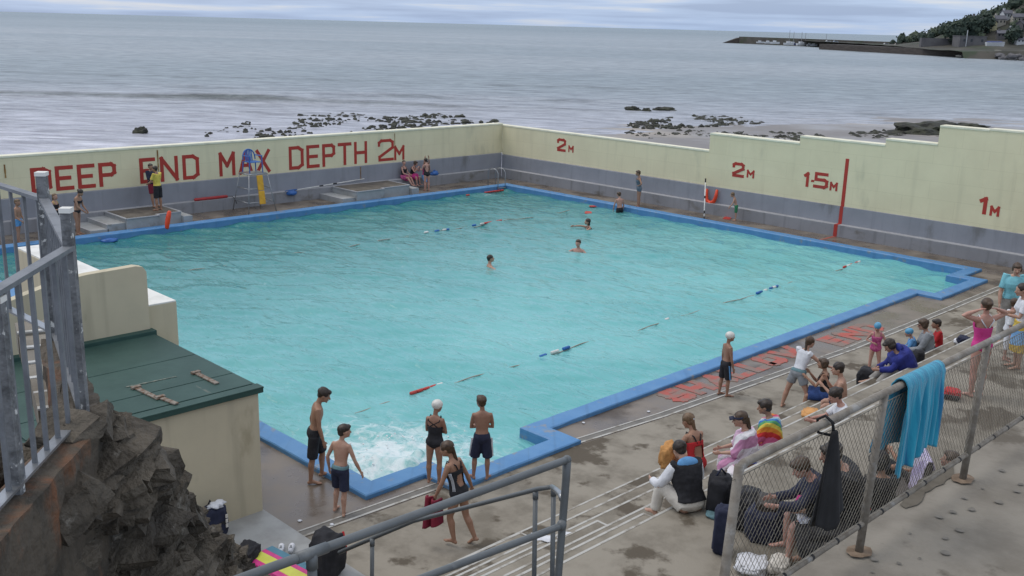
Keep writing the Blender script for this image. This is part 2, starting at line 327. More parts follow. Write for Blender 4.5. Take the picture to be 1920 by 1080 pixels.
mpb = n_.new('ShaderNodeMapping'); mpb.inputs['Rotation'].default_value = (0,0,R(45)); mpb.inputs['Scale'].default_value = (0.55,1.5,1); l_.new(c.outputs['Object'], mpb.inputs[0])
nb = n_.new('ShaderNodeTexNoise'); nb.inputs['Scale'].default_value = 2.4; nb.inputs['Detail'].default_value = 4; nb.inputs['Roughness'].default_value = 0.5; nb.inputs['Distortion'].default_value = 0.5; l_.new(mpb.outputs[0], nb.inputs['Vector'])
bp = n_.new('ShaderNodeBump'); bp.inputs['Strength'].default_value = 1.0; bp.inputs['Distance'].default_value = 0.10; l_.new(nb.outputs[0], bp.inputs['Height']); l_.new(bp.outputs[0], p.inputs['Normal'])
MATS['pool_water'] = m
xs = np.arange(0.3, 22.95, 0.085); ys = np.arange(-24.7, -0.25, 0.085)
XX, YY = np.meshgrid(xs, ys, indexing='ij'); ZZ = np.full_like(XX, ZW)
rs = np.random.RandomState(4)
for k in range(26):
    lam = 0.45*(1.16**(k % 13)); a = rs.normal(R(132), 0.42); q = 2*np.pi/lam
    ph = rs.rand()*6.28
    wob = 0.6*np.sin(0.23*XX+rs.rand()*6+0.31*YY)
    ZZ += 0.0062*lam**0.9*np.sin(q*(XX*np.cos(a)+YY*np.sin(a))+ph+wob)
dd = np.hypot(XX-sc_.x, YY-sc_.y)
for k in range(40):
    px_, py_ = sc_.x+rs.normal()*0.55, sc_.y+rs.normal()*0.8; s_ = 0.06+0.16*rs.rand()
    ZZ += (rs.rand()*0.12)*np.exp(-((XX-px_)**2+(YY-py_)**2)/(2*s_*s_))
def grid(name, XX, YY, ZZ, m, kind='structure'):
    a, b = XX.shape; me = bpy.data.meshes.new(name)
    co = np.stack([XX,YY,ZZ], -1).reshape(-1,3)
    i = np.arange(a*b).reshape(a,b); f = np.stack([i[:-1,:-1],i[1:,:-1],i[1:,1:],i[:-1,1:]], -1).reshape(-1,4)
    me.vertices.add(len(co)); me.vertices.foreach_set('co', co.ravel())
    me.loops.add(f.size); me.loops.foreach_set('vertex_index', f.ravel().astype(np.int32))
    me.polygons.add(len(f)); me.polygons.foreach_set('loop_start', np.arange(0,f.size,4,dtype=np.int32))
    me.polygons.foreach_set('use_smooth', np.ones(len(f), bool)); me.update(calc_edges=True); me.validate()
    me.materials.append(m); o = bpy.data.objects.new(name, me); COL.objects.link(o)
    if kind: o['kind'] = kind
    return o
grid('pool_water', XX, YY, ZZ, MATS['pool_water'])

# gutter line with white edges, then five tall tiers, terrace
gl = [(22.55,-30),(22.82,-23.05),(23.3,-18.33),(23.66,-11.3),(23.68,-5.5),(23.67,-1.0)]
def strip(mb, pts, off, wdt, z):
    for (x0,y0),(x1,y1) in zip(pts[:-1], pts[1:]):
        mb.add([(x0+off-wdt/2,y0,z),(x0+off+wdt/2,y0,z),(x1+off+wdt/2,y1,z),(x1+off-wdt/2,y1,z)], [(0,1,2,3)])
mat('gutter_dark', (0.13,0.12,0.105), (0.19,0.175,0.15), 3, rough=0.6)
mb = MB(); strip(mb, gl, 0, 0.13, 0.004); tag(mb.build('gutter', MATS['gutter_dark']), kind='structure')
mb = MB(); strip(mb, gl, -0.085, 0.035, 0.009); strip(mb, gl, 0.09, 0.05, 0.009); tag(mb.build('gutter_edge_paint', MATS['nosing_white']), kind='structure')
mb = MB(); mb.add([(x+0.15,y,0.005) for x,y in gl]+[(25.3,y,0.005) for x,y in gl], [(i,i+len(gl),i+1+len(gl),i+1) for i in range(len(gl)-1)])
tag(mb.build('promenade', MATS['terrace_concrete']), kind='structure')
TX = [25.28,25.93,26.57,27.26,27.91]; RISE = 0.35; ZT = 1.75
prof = [(25.28,-0.02)]
for i, x in enumerate(TX): prof += [(x, RISE*i if i else -0.02), (x, RISE*(i+1))]
prof = [prof[0]] + prof[2:] + [(31.6, ZT), (31.6,-0.02)]
mb = MB(); mb.extr(prof, 'y', -44, 1.9)
st = mb.build('terrace_steps', MATS['terrace_concrete'], recalc=True); tag(st, kind='structure')
mb = MB()
for i, x in enumerate(TX):
    mb.box(x-0.004, x+0.032, -44, 1.88, RISE*(i+1)-0.03, RISE*(i+1)+0.004)
tag(mb.build('step_nosing_paint', MATS['nosing_white']), kind='structure')
mb = MB(); mw = MB()          # half-height aisle steps
for x0, x1, yy, z in ((TX[3]+0.31,TX[4],-24.44,1.575),(TX[2]+0.31,TX[3],-24.5,1.225),(TX[0]+0.24,TX[1],-24.53,0.525),(TX[1]+0.31,TX[2],-24.5,0.875)):
    mb.box(x0, x1-0.005, -27.6, yy, z-0.176, z)
    mw.box(x0-0.004, x0+0.032, -27.6, yy+0.004, z-0.03, z+0.004); mw.box(x0+0.032, x1-0.006, yy-0.03, yy+0.004, z-0.03, z+0.004)
tag(mb.build('aisle_steps', MATS['terrace_concrete']), kind='structure'); tag(mw.build('aisle_step_paint', MATS['nosing_white']), kind='structure')
XF = 31.7; ZP = 3.855
mb = MB(); mb.box(31.6, 32.02, -29.6, 12, -0.02, ZP-0.012); tag(mb.build('retaining_wall', MATS['path_concrete']), 'tall concrete retaining wall below the mesh fence', 'wall')
# upper path: pitted concrete with a rough kerb
xs = np.linspace(31.5, 46, 150); ys = np.linspace(-29.6, 12, 300); PX_, PY_ = np.meshgrid(xs, ys, indexing='ij')
PZ_ = np.full_like(PX_, ZP)
for i in range(PX_.shape[0]):
    if xs[i] < 34.5:
        for j in range(PX_.shape[1]):
            PZ_[i,j] += -.004+0.004*noise.noise(Vector((xs[i]*1.7, ys[j]*1.7, 0)))
grid('path', PX_, PY_, PZ_, MATS['path_concrete'])
mb = MB(); mb.box(31.5,46,-29.6,12,ZP-0.5,ZP-0.02); tag(mb.build('path_bed', MATS['path_concrete']), kind='structure')
mb = MB(); mb.box(31.5,46,-44,-29.602,-0.02,ZP-0.02); tag(mb.build('landing', MATS['path_concrete']), kind='structure')
mb = MB()                      # row of pits along the kerb
mat('pit_dark', (0.16,0.145,0.12), (0.22,0.2,0.17), 8, rough=0.9)
for k in range(64):
    y = -28.2 + k*0.15 + rnd.uniform(-.05,.05); x = 31.7 + rnd.choice([0.16,0.3,0.4]) + rnd.uniform(-.04,.04)
    a = rnd.uniform(0.012,0.034); b = a*rnd.uniform(0.6,1.3); m_ = 9
    cz = ZP + 0.003
    rr = [rnd.uniform(0.7,1.25) for _ in range(m_)]
    mb.add([(x+a*rr[i]*math.cos(6.283*i/m_), y+b*rr[i]*math.sin(6.283*i/m_), cz+0.004) for i in range(m_)], [tuple(range(m_))])
tag(mb.build('path_pits', MATS['pit_dark']), kind='structure')
# standing wet stain on the path
mat('wet_stain', (0.105,0.092,0.072), (0.15,0.132,0.105), 4, rough=0.95, spec=0.15)
mb = MB()
st_pts = [(1700,925),(1725,900),(1760,880),(1790,872),(1790,890),(1768,905),(1745,918),(1720,945),(1700,952),(1688,945)]
P_ = [G(x,y,ZP+0.009) for x,y in st_pts]
ring_ = []
for i in range(len(P_)):
    for t in (0,.25,.5,.75):
        v = P_[i].lerp(P_[(i+1)%len(P_)], t); ring_.append((v.x+.03*noise.noise(v*9), v.y+.03*noise.noise(v*9+Vector((5,5,5))), ZP+.005))
cn_ = sum((Vector(v) for v in ring_), Vector())/len(ring_); ring_ = ring_[::-1]+[tuple(cn_)]
mb.add(ring_, [(q_, (q_+1) % (len(ring_)-1), len(ring_)-1) for q_ in range(len(ring_)-1)]); tag(mb.build('path_wet_patch', MATS['wet_stain']), kind='structure')
# lower light slab beside the kiosk
mat('slab_light', (0.36,0.365,0.355), (0.29,0.29,0.28), 2.5, rough=0.7, bump=0.2, bscale=20)
mb = MB(); mb.box(21.7, 24.6, -31, -26.37, -0.02, 0.05); tag(mb.build('painted_slab', MATS['slab_light']), kind='structure')

# ------------------------------------------------------------------ stroke letters
GL = {'D':(0.62,[[(0,0),(0,1),(.42,1),(.62,.86),(.62,.14),(.42,0),(0,0)]]),'E':(0.55,[[(.55,1),(0,1),(0,0),(.55,0)],[(0,.5),(.46,.5)]]),
 'P':(0.56,[[(0,0),(0,1),(.44,1),(.56,.9),(.56,.58),(.44,.48),(0,.48)]]),'N':(0.66,[[(0,0),(0,1),(.66,0),(.66,1)]]),'M':(0.72,[[(0,0),(0,1),(.36,.42),(.72,1),(.72,0)]]),
 'A':(0.66,[[(0,0),(.33,1),(.66,0)],[(.12,.36),(.54,.36)]]),'X':(0.66,[[(0,0),(.66,1)],[(0,1),(.66,0)]]),'T':(0.62,[[(0,1),(.62,1)],[(.31,1),(.31,0)]]),'H':(0.6,[[(0,0),(0,1)],[(.6,0),(.6,1)],[(0,.5),(.6,.5)]]),
 '2':(0.56,[[(0,.78),(0,.9),(.1,1),(.46,1),(.56,.9),(.56,.62),(.02,.16),(.02,0),(.56,0)]]),'1':(0.2,[[(0,.84),(.16,1),(.16,0)]]),'5':(0.56,[[(.54,1),(.04,1),(.04,.55),(.44,.55),(.56,.45),(.56,.12),(.46,0),(0,0)]]),
 '.':(0.06,[[(0,.44),(.06,.44)]]),'S':(0.55,[[(.55,.85),(.45,1),(.1,1),(0,.88),(0,.6),(.1,.5),(.45,.5),(.55,.4),(.55,.12),(.45,0),(.1,0),(0,.15)]]),'L':(0.5,[[(0,1),(0,0),(.5,0)]]),'O':(0.62,[[(.1,0),(0,.12),(0,.88),(.1,1),(.52,1),(.62,.88),(.62,.12),(.52,0),(.1,0)]]),'W':(0.85,[[(0,1),(.2,0),(.42,.7),(.64,0),(.85,1)]])}
def word(mb, txt, fn, a0, a1, z0, z1, th, gap=0.3):
    # letters between a0 and a1 along the wall, z0..z1 high, fn(along, up, out) -> point
    wd = [GL[c][0] for c in txt]; tot = sum(wd)+gap*(len(txt)-1); k = (a1-a0-th)/tot; x = a0+th/2; hh = (z1-z0-th); ly = 0
    for c, w_ in zip(txt, wd):
        for stroke in GL[c][1]:
            pts = [(x+p[0]*k, z0+th/2+p[1]*hh) for p in stroke]
            for (ax,az),(bx,bz) in zip(pts[:-1], pts[1:]):
                d = Vector((bx-ax,bz-az)); ln = max(d.length,1e-4); d /= ln; nn = Vector((-d.y,d.x)); e_ = th/2*0.98
                o_ = 0.006+0.0012*(ly % 6); ly += 1
                q = [Vector((ax,az))-d*e_+nn*th/2, Vector((ax,az))-d*e_-nn*th/2, Vector((bx,bz))+d*e_-nn*th/2, Vector((bx,bz))+d*e_+nn*th/2]
                mb.add([fn(v.x,v.y,o_) for v in q]+[fn(v.x,v.y,-0.01) for v in q], [(0,1,2,3),(0,4,5,1),(1,5,6,2),(2,6,7,3),(3,7,4,0)])
        x += (w_+gap)*k
# ------------------------------------------------------------------ sea walls
WL = [(-1.83,0.0),(-1.83,0.43),(-2.13,0.45),(-2.13,1.17),(-2.28,1.20)]   # (x, z) of bench ledge, grey dado, cream wall
E1, E2, E3 = -1.83, -2.13, -2.28
root = empty('pool_wall', (E3, -14, 0), 'long cream and grey sea wall lettered for the deep end', 'wall')
Y0, Y1 = -46, 1.85
def lw(y): return 2.60 + 0.0*y
mb = MB(); mb.box(E2-0.3, E1, Y0, 1.40, -2.6, 0.45, 0.015); child(mb, 'bench_ledge', MATS['wall_grey_low'], root)
mb = MB(); mb.box(E2, E1-0.012, Y0, 1.40, 0.452, 0.458); child(mb, 'ledge_top', MATS['ledge_top'], root)
mb = MB(); mb.box(E3-0.32, E2, Y0, 1.70, 0.44, 1.19, 0.02); child(mb, 'grey_dado', MATS['wall_grey'], root)
mb = MB(); mb.box(E3-0.34, E3, Y0, 1.85, 1.18, 2.58); child(mb, 'cream_wall', MATS['wall_cream'], root)
mb = MB(); mb.box(E3-0.37, E3+0.03, Y0, 1.86, 2.58, 2.66, 0.02); child(mb, 'wall_cap', MATS['wall_cap'], root)
mb = MB(); fl = lambda a, z, o: (E3+o, a, z)
for t, a0, a1, z0, z1, th in (('DEEP',-21.05,-18.0,1.29,2.17,.14),('END',-17.10,-14.68,1.27,2.23,.14),('MAX',-13.82,-11.5,1.27,2.23,.14),('DEPTH',-10.6,-6.55,1.28,2.26,.14),('2',-5.95,-5.05,1.29,2.28,.13),('M',-5.02,-4.43,1.28,1.95,.12)):
    word(mb, t, fl, a0, a1, z0, z1, th, 0.30 if len(t) > 3 else 0.36)
child(mb, 'lettering', MATS['letter_red'], root)
for y, z0, z1, w_ in ((-16.36,1.68,2.5,.05),(-4.99,1.9,2.52,.035),(-7.03,0.6,1.16,.045),(-21.87,1.9,2.36,.06)):
    mb = MB(); x = E3 if z1 > 1.3 else E2
    zz = np.linspace(z0, z1, 8)
    vs = []
    for z in zz:
        k = w_*rnd.uniform(.6,1.1)
        vs += [(x+0.015, y-k/2, z), (x+0.015, y+k/2, z)]
    mb.add(vs, [(2*i,2*i+1,2*i+3,2*i+2) for i in range(7)])
    child(mb, 'rust_streak', MATS['rust'], root)

F1, F2, F3 = 1.40, 1.70, 1.85
root = empty('pool_wall', (10, F3, 0), 'stepped cream wall with depth marks along the right side of the pool', 'wall')
mb = MB(); mb.box(E1-0.002, 40, F1, F2+0.3, -2.6, 0.45, 0.015); child(mb, 'bench_ledge', MATS['wall_grey_low'], root)
mb = MB(); mb.box(E1-0.2, 40, F1+0.012, F2, 0.452, 0.458); child(mb, 'ledge_top', MATS['ledge_top'], root)
mb = MB(); mb.box(E2-0.002, 40, F2, F3+0.32, 0.44, 1.12, 0.02); child(mb, 'grey_dado', MATS['wall_grey'], root)
segs = [(E3,10.22,2.56,F3),(10.22,14.36,3.30,F3-0.10),(14.36,17.80,3.57,F3-0.10),(17.80,19.70,3.79,F3-0.10),(19.70,21.38,4.43,F3-0.10),(21.38,40,4.46,F3-0.10)]
mb = MB(); mc = MB()
for x0, x1, zt, yf in segs:
    mb.box(x0+0.001, x1, yf, F3+0.34, 1.11, zt-0.05)
    mc.box(x0+(0.0 if yf < F3 else -0.3), x1-0.002, yf-0.02, F3+0.36, zt-0.05, zt+0.02, 0.012)
child(mb, 'cream_wall', MATS['wall_cream'], root); child(mc, 'wall_cap', MATS['wall_cap'], root)
fr_ = lambda dy: (lambda a, z, o: (a, F3-dy-o, z))
mb = MB()
word(mb,'2',fr_(0),1.49,2.06,1.66,2.27,.12); word(mb,'M',fr_(0),2.23,2.56,1.68,2.0,.075)
f2 = fr_(0.10)
word(mb,'2',f2,11.42,11.99,1.65,2.25,.12); word(mb,'M',f2,12.12,12.47,1.69,2.01,.08)
word(mb,'1',f2,14.68,14.93,1.66,2.23,.12); word(mb,'.',f2,15.0,15.13,1.64,2.26,.08); word(mb,'5',f2,15.1,15.72,1.67,2.28,.12); word(mb,'M',f2,15.80,16.12,1.65,1.98,.08)
word(mb,'1',f2,21.38,21.68,1.58,2.18,.13); word(mb,'M',f2,21.76,22.08,1.57,1.92,.085)
child(mb, 'lettering', MATS['letter_red'], root)
mb = MB(); x = 16.40
mb.box(x-0.07,x+0.07,F3-0.10-0.006,F3-0.09,1.125,2.92); mb.box(x-0.07,x+0.07,F2-0.006,F3-0.108,1.12,1.126); mb.box(x-0.07,x+0.07,F2-0.008,F2+0.01,0.464,1.11)
mb.box(x-0.07,x+0.07,F1-0.006,F2-0.01,0.459,0.465); mb.box(x-0.075,x+0.075,F1-0.009,F1+0.01,0.01,0.45)
child(mb, 'depth_line', MATS['letter_red'], root)
mb = MB(); mb.box(x-0.07, x+0.05, 0.02, F1-0.01, 0.004, 0.006); tag(mb.build('deck_line_paint', MATS['deck_red']), kind='structure')
# faded red words on the deck by the shallow end
mb = MB(); fd = lambda a, z, o: (23.19-z+(0.25 if a > -12 else 0), a, o+0.001)
word(mb,'SHALLOW',fd,-17.5,-12.3,0.02,0.72,.22,0.38); word(mb,'END',fd,-11.3,-8.9,-0.02,0.72,.22,0.40)
tag(mb.build('deck_lettering', MATS['deck_red']), kind='structure')
# ------------------------------------------------------------------ sea
fh = Vector((math.cos(YAW), math.sin(YAW))); rh = Vector((math.sin(YAW), -math.cos(YAW)))
def loc2(d, l, z=0.0): return Vector((CAM[0]+d*fh.x+l*rh.x, CAM[1]+d*fh.y+l*rh.y, z))
def vnoise(x, y, seed=0):
    rs = np.random.RandomState(seed); T = rs.rand(256,256)
    xi = np.floor(x).astype(int); yi = np.floor(y).astype(int); fx = x-xi; fy = y-yi
    fx = fx*fx*(3-2*fx); fy = fy*fy*(3-2*fy)
    g = lambda a, b: T[a % 256, b % 256]
    return (g(xi,yi)*(1-fx)*(1-fy)+g(xi+1,yi)*fx*(1-fy)+g(xi,yi+1)*(1-fx)*fy+g(xi+1,yi+1)*fx*fy)*2-1
def vfbm(x, y, o=4, seed=0):
    s = 0; a = 1; t = 0
    for k in range(o): s = s+a*vnoise(x*2**k, y*2**k, seed+k); t += a; a *= 0.5
    return s/t
SHY = [-60,0,20,36,45,55,83,106,140,260]; SHX = [-6,-6,-14,-35,-37.5,-36,-32,-12,24,110]
ZS = -2.6
m = bpy.data.materials.new('sea_water'); m.use_nodes = True; nt = m.node_tree; n_ = nt.nodes; l_ = nt.links
p = n_['Principled BSDF']; p.inputs['Roughness'].default_value = 0.9; p.inputs['Specular IOR Level'].default_value = 0.0
# wind-ruffled water: a rough sea never mirrors fully at grazing angles, so the reflection is capped
gl_ = n_.new('ShaderNodeBsdfGlossy'); gl_.inputs['Roughness'].default_value = 0.20; fz = n_.new('ShaderNodeFresnel'); fz.inputs['IOR'].default_value = 1.33
cap_ = n_.new('ShaderNodeMath'); cap_.operation = 'MINIMUM'; cap_.inputs[1].default_value = 0.38; l_.new(fz.outputs[0], cap_.inputs[0])
mixs = n_.new('ShaderNodeMixShader'); l_.new(cap_.outputs[0], mixs.inputs[0]); l_.new(p.outputs[0], mixs.inputs[1]); l_.new(gl_.outputs[0], mixs.inputs[2]); l_.new(mixs.outputs[0], n_['Material Output'].inputs[0])
c = n_.new('ShaderNodeTexCoord')
def mapped(rot, scale):
    q = n_.new('ShaderNodeMapping'); q.inputs['Rotation'].default_value = (0,0,rot); q.inputs['Scale'].default_value = scale; l_.new(c.outputs['Object'], q.inputs[0]); return q
# object axes: x = towards the horizon, y = along the shore
q1 = mapped(0, (1.0,0.28,1)); nb = n_.new('ShaderNodeTexNoise'); nb.inputs['Scale'].default_value = 1.3; nb.inputs['Detail'].default_value = 9; nb.inputs['Roughness'].default_value = 0.62; l_.new(q1.outputs[0], nb.inputs['Vector'])
bp = n_.new('ShaderNodeBump'); bp.inputs['Strength'].default_value = 1.0; bp.inputs['Distance'].default_value = 0.55; l_.new(nb.outputs[0], bp.inputs['Height']); l_.new(bp.outputs[0], p.inputs['Normal']); l_.new(bp.outputs[0], gl_.inputs['Normal']); l_.new(bp.outputs[0], fz.inputs['Normal'])
q2 = mapped(R(4), (0.012,0.0022,1)); n2 = n_.new('ShaderNodeTexNoise'); n2.inputs['Scale'].default_value = 1.0; n2.inputs['Detail'].default_value = 6; l_.new(q2.outputs[0], n2.inputs['Vector'])
mr = n_.new('ShaderNodeMapRange'); mr.inputs[1].default_value = 0.36; mr.inputs[2].default_value = 0.64; l_.new(n2.outputs[0], mr.inputs[0])
mc = n_.new('ShaderNodeMix'); mc.data_type = 'RGBA'; mc.inputs[6].default_value = (0.275,0.32,0.345,1); mc.inputs[7].default_value = (0.35,0.385,0.41,1); l_.new(mr.outputs[0], mc.inputs[0])
# shallow, aerated water over the sand is paler
sp = n_.new('ShaderNodeSeparateXYZ'); l_.new(c.outputs['Object'], sp.inputs[0])
sh = n_.new('ShaderNodeMapRange'); sh.interpolation_type = 'SMOOTHSTEP'; sh.inputs[1].default_value = 60; sh.inputs[2].default_value = 190; sh.inputs[3].default_value = 1; sh.inputs[4].default_value = 0; l_.new(sp.outputs[0], sh.inputs[0])
ms = n_.new('ShaderNodeMix'); ms.data_type = 'RGBA'; l_.new(sh.outputs[0], ms.inputs[0]); l_.new(mc.outputs[2], ms.inputs[6]); ms.inputs[7].default_value = (0.50,0.50,0.56,1)
# the deep water far out is darker and greener
fa = n_.new('ShaderNodeMapRange'); fa.interpolation_type = 'SMOOTHSTEP'; fa.inputs[1].default_value = 350; fa.inputs[2].default_value = 2500; l_.new(sp.outputs[0], fa.inputs[0])
mf = n_.new('ShaderNodeMix'); mf.data_type = 'RGBA'; l_.new(fa.outputs[0], mf.inputs[0]); l_.new(ms.outputs[2], mf.inputs[6]); mf.inputs[7].default_value = (0.205,0.255,0.272,1)
# foam streaks near the beach
q3 = mapped(0, (1.0,0.22,1)); n3 = n_.new('ShaderNodeTexNoise'); n3.inputs['Scale'].default_value = 0.55; n3.inputs['Detail'].default_value = 8; n3.inputs['Roughness'].default_value = 0.7; l_.new(q3.outputs[0], n3.inputs['Vector'])
sh2 = n_.new('ShaderNodeMapRange'); sh2.inputs[1].default_value = 70; sh2.inputs[2].default_value = 135; sh2.inputs[3].default_value = 0.13; sh2.inputs[4].default_value = -0.25; l_.new(sp.outputs[0], sh2.inputs[0])
ad = n_.new('ShaderNodeMath'); ad.operation = 'ADD'; l_.new(n3.outputs[0], ad.inputs[0]); l_.new(sh2.outputs[0], ad.inputs[1])
fo = n_.new('ShaderNodeMapRange'); fo.interpolation_type = 'SMOOTHSTEP'; fo.inputs[1].default_value = 0.55; fo.inputs[2].default_value = 0.72; l_.new(ad.outputs[0], fo.inputs[0])
mo = n_.new('ShaderNodeMix'); mo.data_type = 'RGBA'; l_.new(fo.outputs[0], mo.inputs[0]); l_.new(mf.outputs[2], mo.inputs[6]); mo.inputs[7].default_value = (0.70,0.70,0.75,1)
# swell fronts painted dark grey-green, standing in for the sky reflection they lack
av = n_.new('ShaderNodeAttribute'); av.attribute_name = 'swell_front_dark'
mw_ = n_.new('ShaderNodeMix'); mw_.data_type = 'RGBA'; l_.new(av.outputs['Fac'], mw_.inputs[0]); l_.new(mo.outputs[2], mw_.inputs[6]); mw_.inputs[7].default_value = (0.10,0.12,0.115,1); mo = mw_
q4 = mapped(R(2), (0.80,0.20,1)); n4 = n_.new('ShaderNodeTexNoise'); n4.inputs['Scale'].default_value = 1.0; n4.inputs['Detail'].default_value = 9; n4.inputs['Roughness'].default_value = 0.72; l_.new(q4.outputs[0], n4.inputs['Vector'])
r4 = n_.new('ShaderNodeMapRange'); r4.inputs[1].default_value = 0.36; r4.inputs[2].default_value = 0.64; r4.inputs[3].default_value = 0.58; r4.inputs[4].default_value = 1.34; l_.new(n4.outputs[0], r4.inputs[0])
ml = n_.new('ShaderNodeVectorMath'); ml.operation = 'SCALE'; l_.new(mo.outputs[2], ml.inputs[0]); l_.new(r4.outputs[0], ml.inputs['Scale'])
l_.new(ml.outputs[0], p.inputs['Base Color'])
MATS['sea_water'] = m
ds = np.concatenate([np.arange(36, 130, 0.45), np.arange(130, 260, 1.6), np.geomspace(262, 40000, 60)])
ls = np.linspace(-1, 1, 300)
DD = np.repeat(ds[:,None], len(ls), 1); half = np.maximum(75, ds*0.62)[:,None]; LL = ls[None,:]*half
ZZ = np.full_like(DD, ZS)
near = np.clip((260-DD)/140, 0, 1)
ZZ += near*(0.10*vfbm(DD*0.45, LL*0.10, 4, 3)+0.05*vfbm(DD*1.2, LL*0.35, 3, 11))
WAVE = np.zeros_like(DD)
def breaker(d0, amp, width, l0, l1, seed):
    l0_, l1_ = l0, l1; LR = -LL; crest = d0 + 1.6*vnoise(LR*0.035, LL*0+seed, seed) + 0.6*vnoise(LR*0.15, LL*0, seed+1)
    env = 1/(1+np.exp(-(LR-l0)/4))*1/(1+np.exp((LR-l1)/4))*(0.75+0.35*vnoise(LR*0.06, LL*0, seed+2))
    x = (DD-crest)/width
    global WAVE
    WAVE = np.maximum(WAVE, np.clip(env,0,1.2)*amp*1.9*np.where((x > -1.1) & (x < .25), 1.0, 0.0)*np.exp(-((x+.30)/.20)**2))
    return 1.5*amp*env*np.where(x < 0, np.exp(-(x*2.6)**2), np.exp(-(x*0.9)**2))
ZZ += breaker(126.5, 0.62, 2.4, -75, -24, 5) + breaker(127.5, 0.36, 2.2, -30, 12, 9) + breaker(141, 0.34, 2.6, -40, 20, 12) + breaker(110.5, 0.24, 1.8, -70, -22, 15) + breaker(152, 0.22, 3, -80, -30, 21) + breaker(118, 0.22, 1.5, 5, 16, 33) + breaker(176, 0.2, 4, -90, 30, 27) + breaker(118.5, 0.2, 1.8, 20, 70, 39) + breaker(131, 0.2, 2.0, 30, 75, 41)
sea_o = grid('sea', DD, LL, ZZ, MATS['sea_water']); at_ = sea_o.data.attributes.new('swell_front_dark','FLOAT','POINT'); at_.data.foreach_set('value', np.clip(WAVE,0,1).astype(np.float32).ravel())
so_ = bpy.data.objects['sea']; so_.location = (CAM[0], CAM[1], 0)
so_.rotation_euler = (0, 0, YAW)     # object x runs towards the horizon, y to the left of it
# ------------------------------------------------------------------ beach
xs = np.arange(-60, 42, 0.7); ys = np.arange(2.4, 190, 0.7); XX, YY = np.meshgrid(xs, ys, indexing='ij')
dsh = XX-np.interp(YY, SHY, SHX); dsh = dsh*0.8
ZZ = ZS - 0.06 + np.clip(dsh, -10, 40)*0.012 + 0.10*vfbm(XX*0.10, YY*0.10, 4, 2)
grid('beach', XX, YY, ZZ, MATS['sand'])

def rock_mesh(mb, c, sx, sy, sz, seed, sub=2, rz=0.0, rough=0.35):
    bm = bmesh.new(); bmesh.ops.create_icosphere(bm, subdivisions=sub, radius=1)
    ca, sa = math.cos(rz), math.sin(rz); off = Vector((seed*3.17, seed*1.3, seed*0.77))
    for v in bm.verts:
        k = 1+rough*noise.noise(v.co*1.7+off)+rough*0.5*noise.noise(v.co*4+off)
        x, y, z = v.co.x*sx*k, v.co.y*sy*k, v.co.z*sz*k
        v.co = Vector((c[0]+ca*x-sa*y, c[1]+sa*x+ca*y, c[2]+z))
    return mb.bm(bm)
def in_poly(x, y, P):
    r = False; j = len(P)-1
    for i in range(len(P)):
        if (P[i][1] > y) != (P[j][1] > y) and x < (P[j][0]-P[i][0])*(y-P[i][1])/(P[j][1]-P[i][1])+P[i][0]: r = not r
        j = i
    return r
beds = [([(640,238),(700,222),(830,214),(930,226),(948,240),(860,262),(640,262)],480,0.08,0.30),([(380,250),(480,222),(640,212),(700,216),(640,240),(560,262),(400,268)],260,0.07,0.26),
        ([(1060,240),(1180,230),(1300,218),(1440,222),(1440,232),(1300,240),(1180,246),(1080,246)],380,0.07,0.30),([(1330,252),(1400,246),(1500,250),(1510,268),(1420,262),(1340,262)],260,0.07,0.28),
        ([(1150,245),(1330,246),(1330,262),(1220,262)],90,0.07,0.25),([(1490,258),(1620,250),(1700,244),(1765,248),(1765,272),(1600,270),(1500,268)],330,0.09,0.34)]
mb = MB()
for P, cnt, r0, r1 in beds:
    Q = [G(a, b, ZS) for a, b in P]; Q = [(q.x, q.y) for q in Q]
    xa, xb = min(q[0] for q in Q), max(q[0] for q in Q); ya, yb = min(q[1] for q in Q), max(q[1] for q in Q); k = 0; tries = 0
    while k < cnt and tries < cnt*60:
        tries += 1; x, y = rnd.uniform(xa, xb), rnd.uniform(ya, yb)
        if not in_poly(x, y, Q): continue
        if noise.noise(Vector((x*0.16, y*0.16, 3))) < -0.12+0.1*rnd.random(): continue
        s = r0+(r1-r0)*rnd.random()**2.2
        rock_mesh(mb, (x, y, ZS+0.02), s*rnd.uniform(.8,1.9), s*rnd.uniform(.8,1.9), s*rnd.uniform(.5,1.15), rnd.random()*99, 1 if s < 0.25 else 2, rnd.random()*3)
        k += 1
o = mb.build('seaweed_rocks', MATS['weed_rock']); tag(o, 'low dark rocks covered with seaweed on the beach and in the shallows', 'rocks', kind='stuff')
for px, py, sx, sy, sz, lab in ((264,249,0.65,0.45,0.5,'lone dark rock in the white shallows behind the left wall'),(1186,209,0.9,0.7,0.62,'left boulder of the dark row standing in the sea'),
      (1213,210,0.6,0.5,0.5,'small boulder in the middle of the dark row in the sea'),(1247,207,1.4,0.7,0.42,'long flat boulder at the right end of the dark row in the sea'),
      (1738,252,4.0,2.6,1.25,'big weed covered rock outcrop showing above the stepped wall'),(1812,240,2.2,1.4,0.55,'flat weedy rock outcrop showing above the tallest part of the wall')):
    g = G(px, py, ZS); mb = MB(); rock_mesh(mb, (0,0,0), sx, sy, sz, px*0.13, 4, 0.8, 0.5)
    o = mb.build('rock', MATS['weed_rock']); o.location = (g.x, g.y, ZS); tag(o, lab, 'rock')

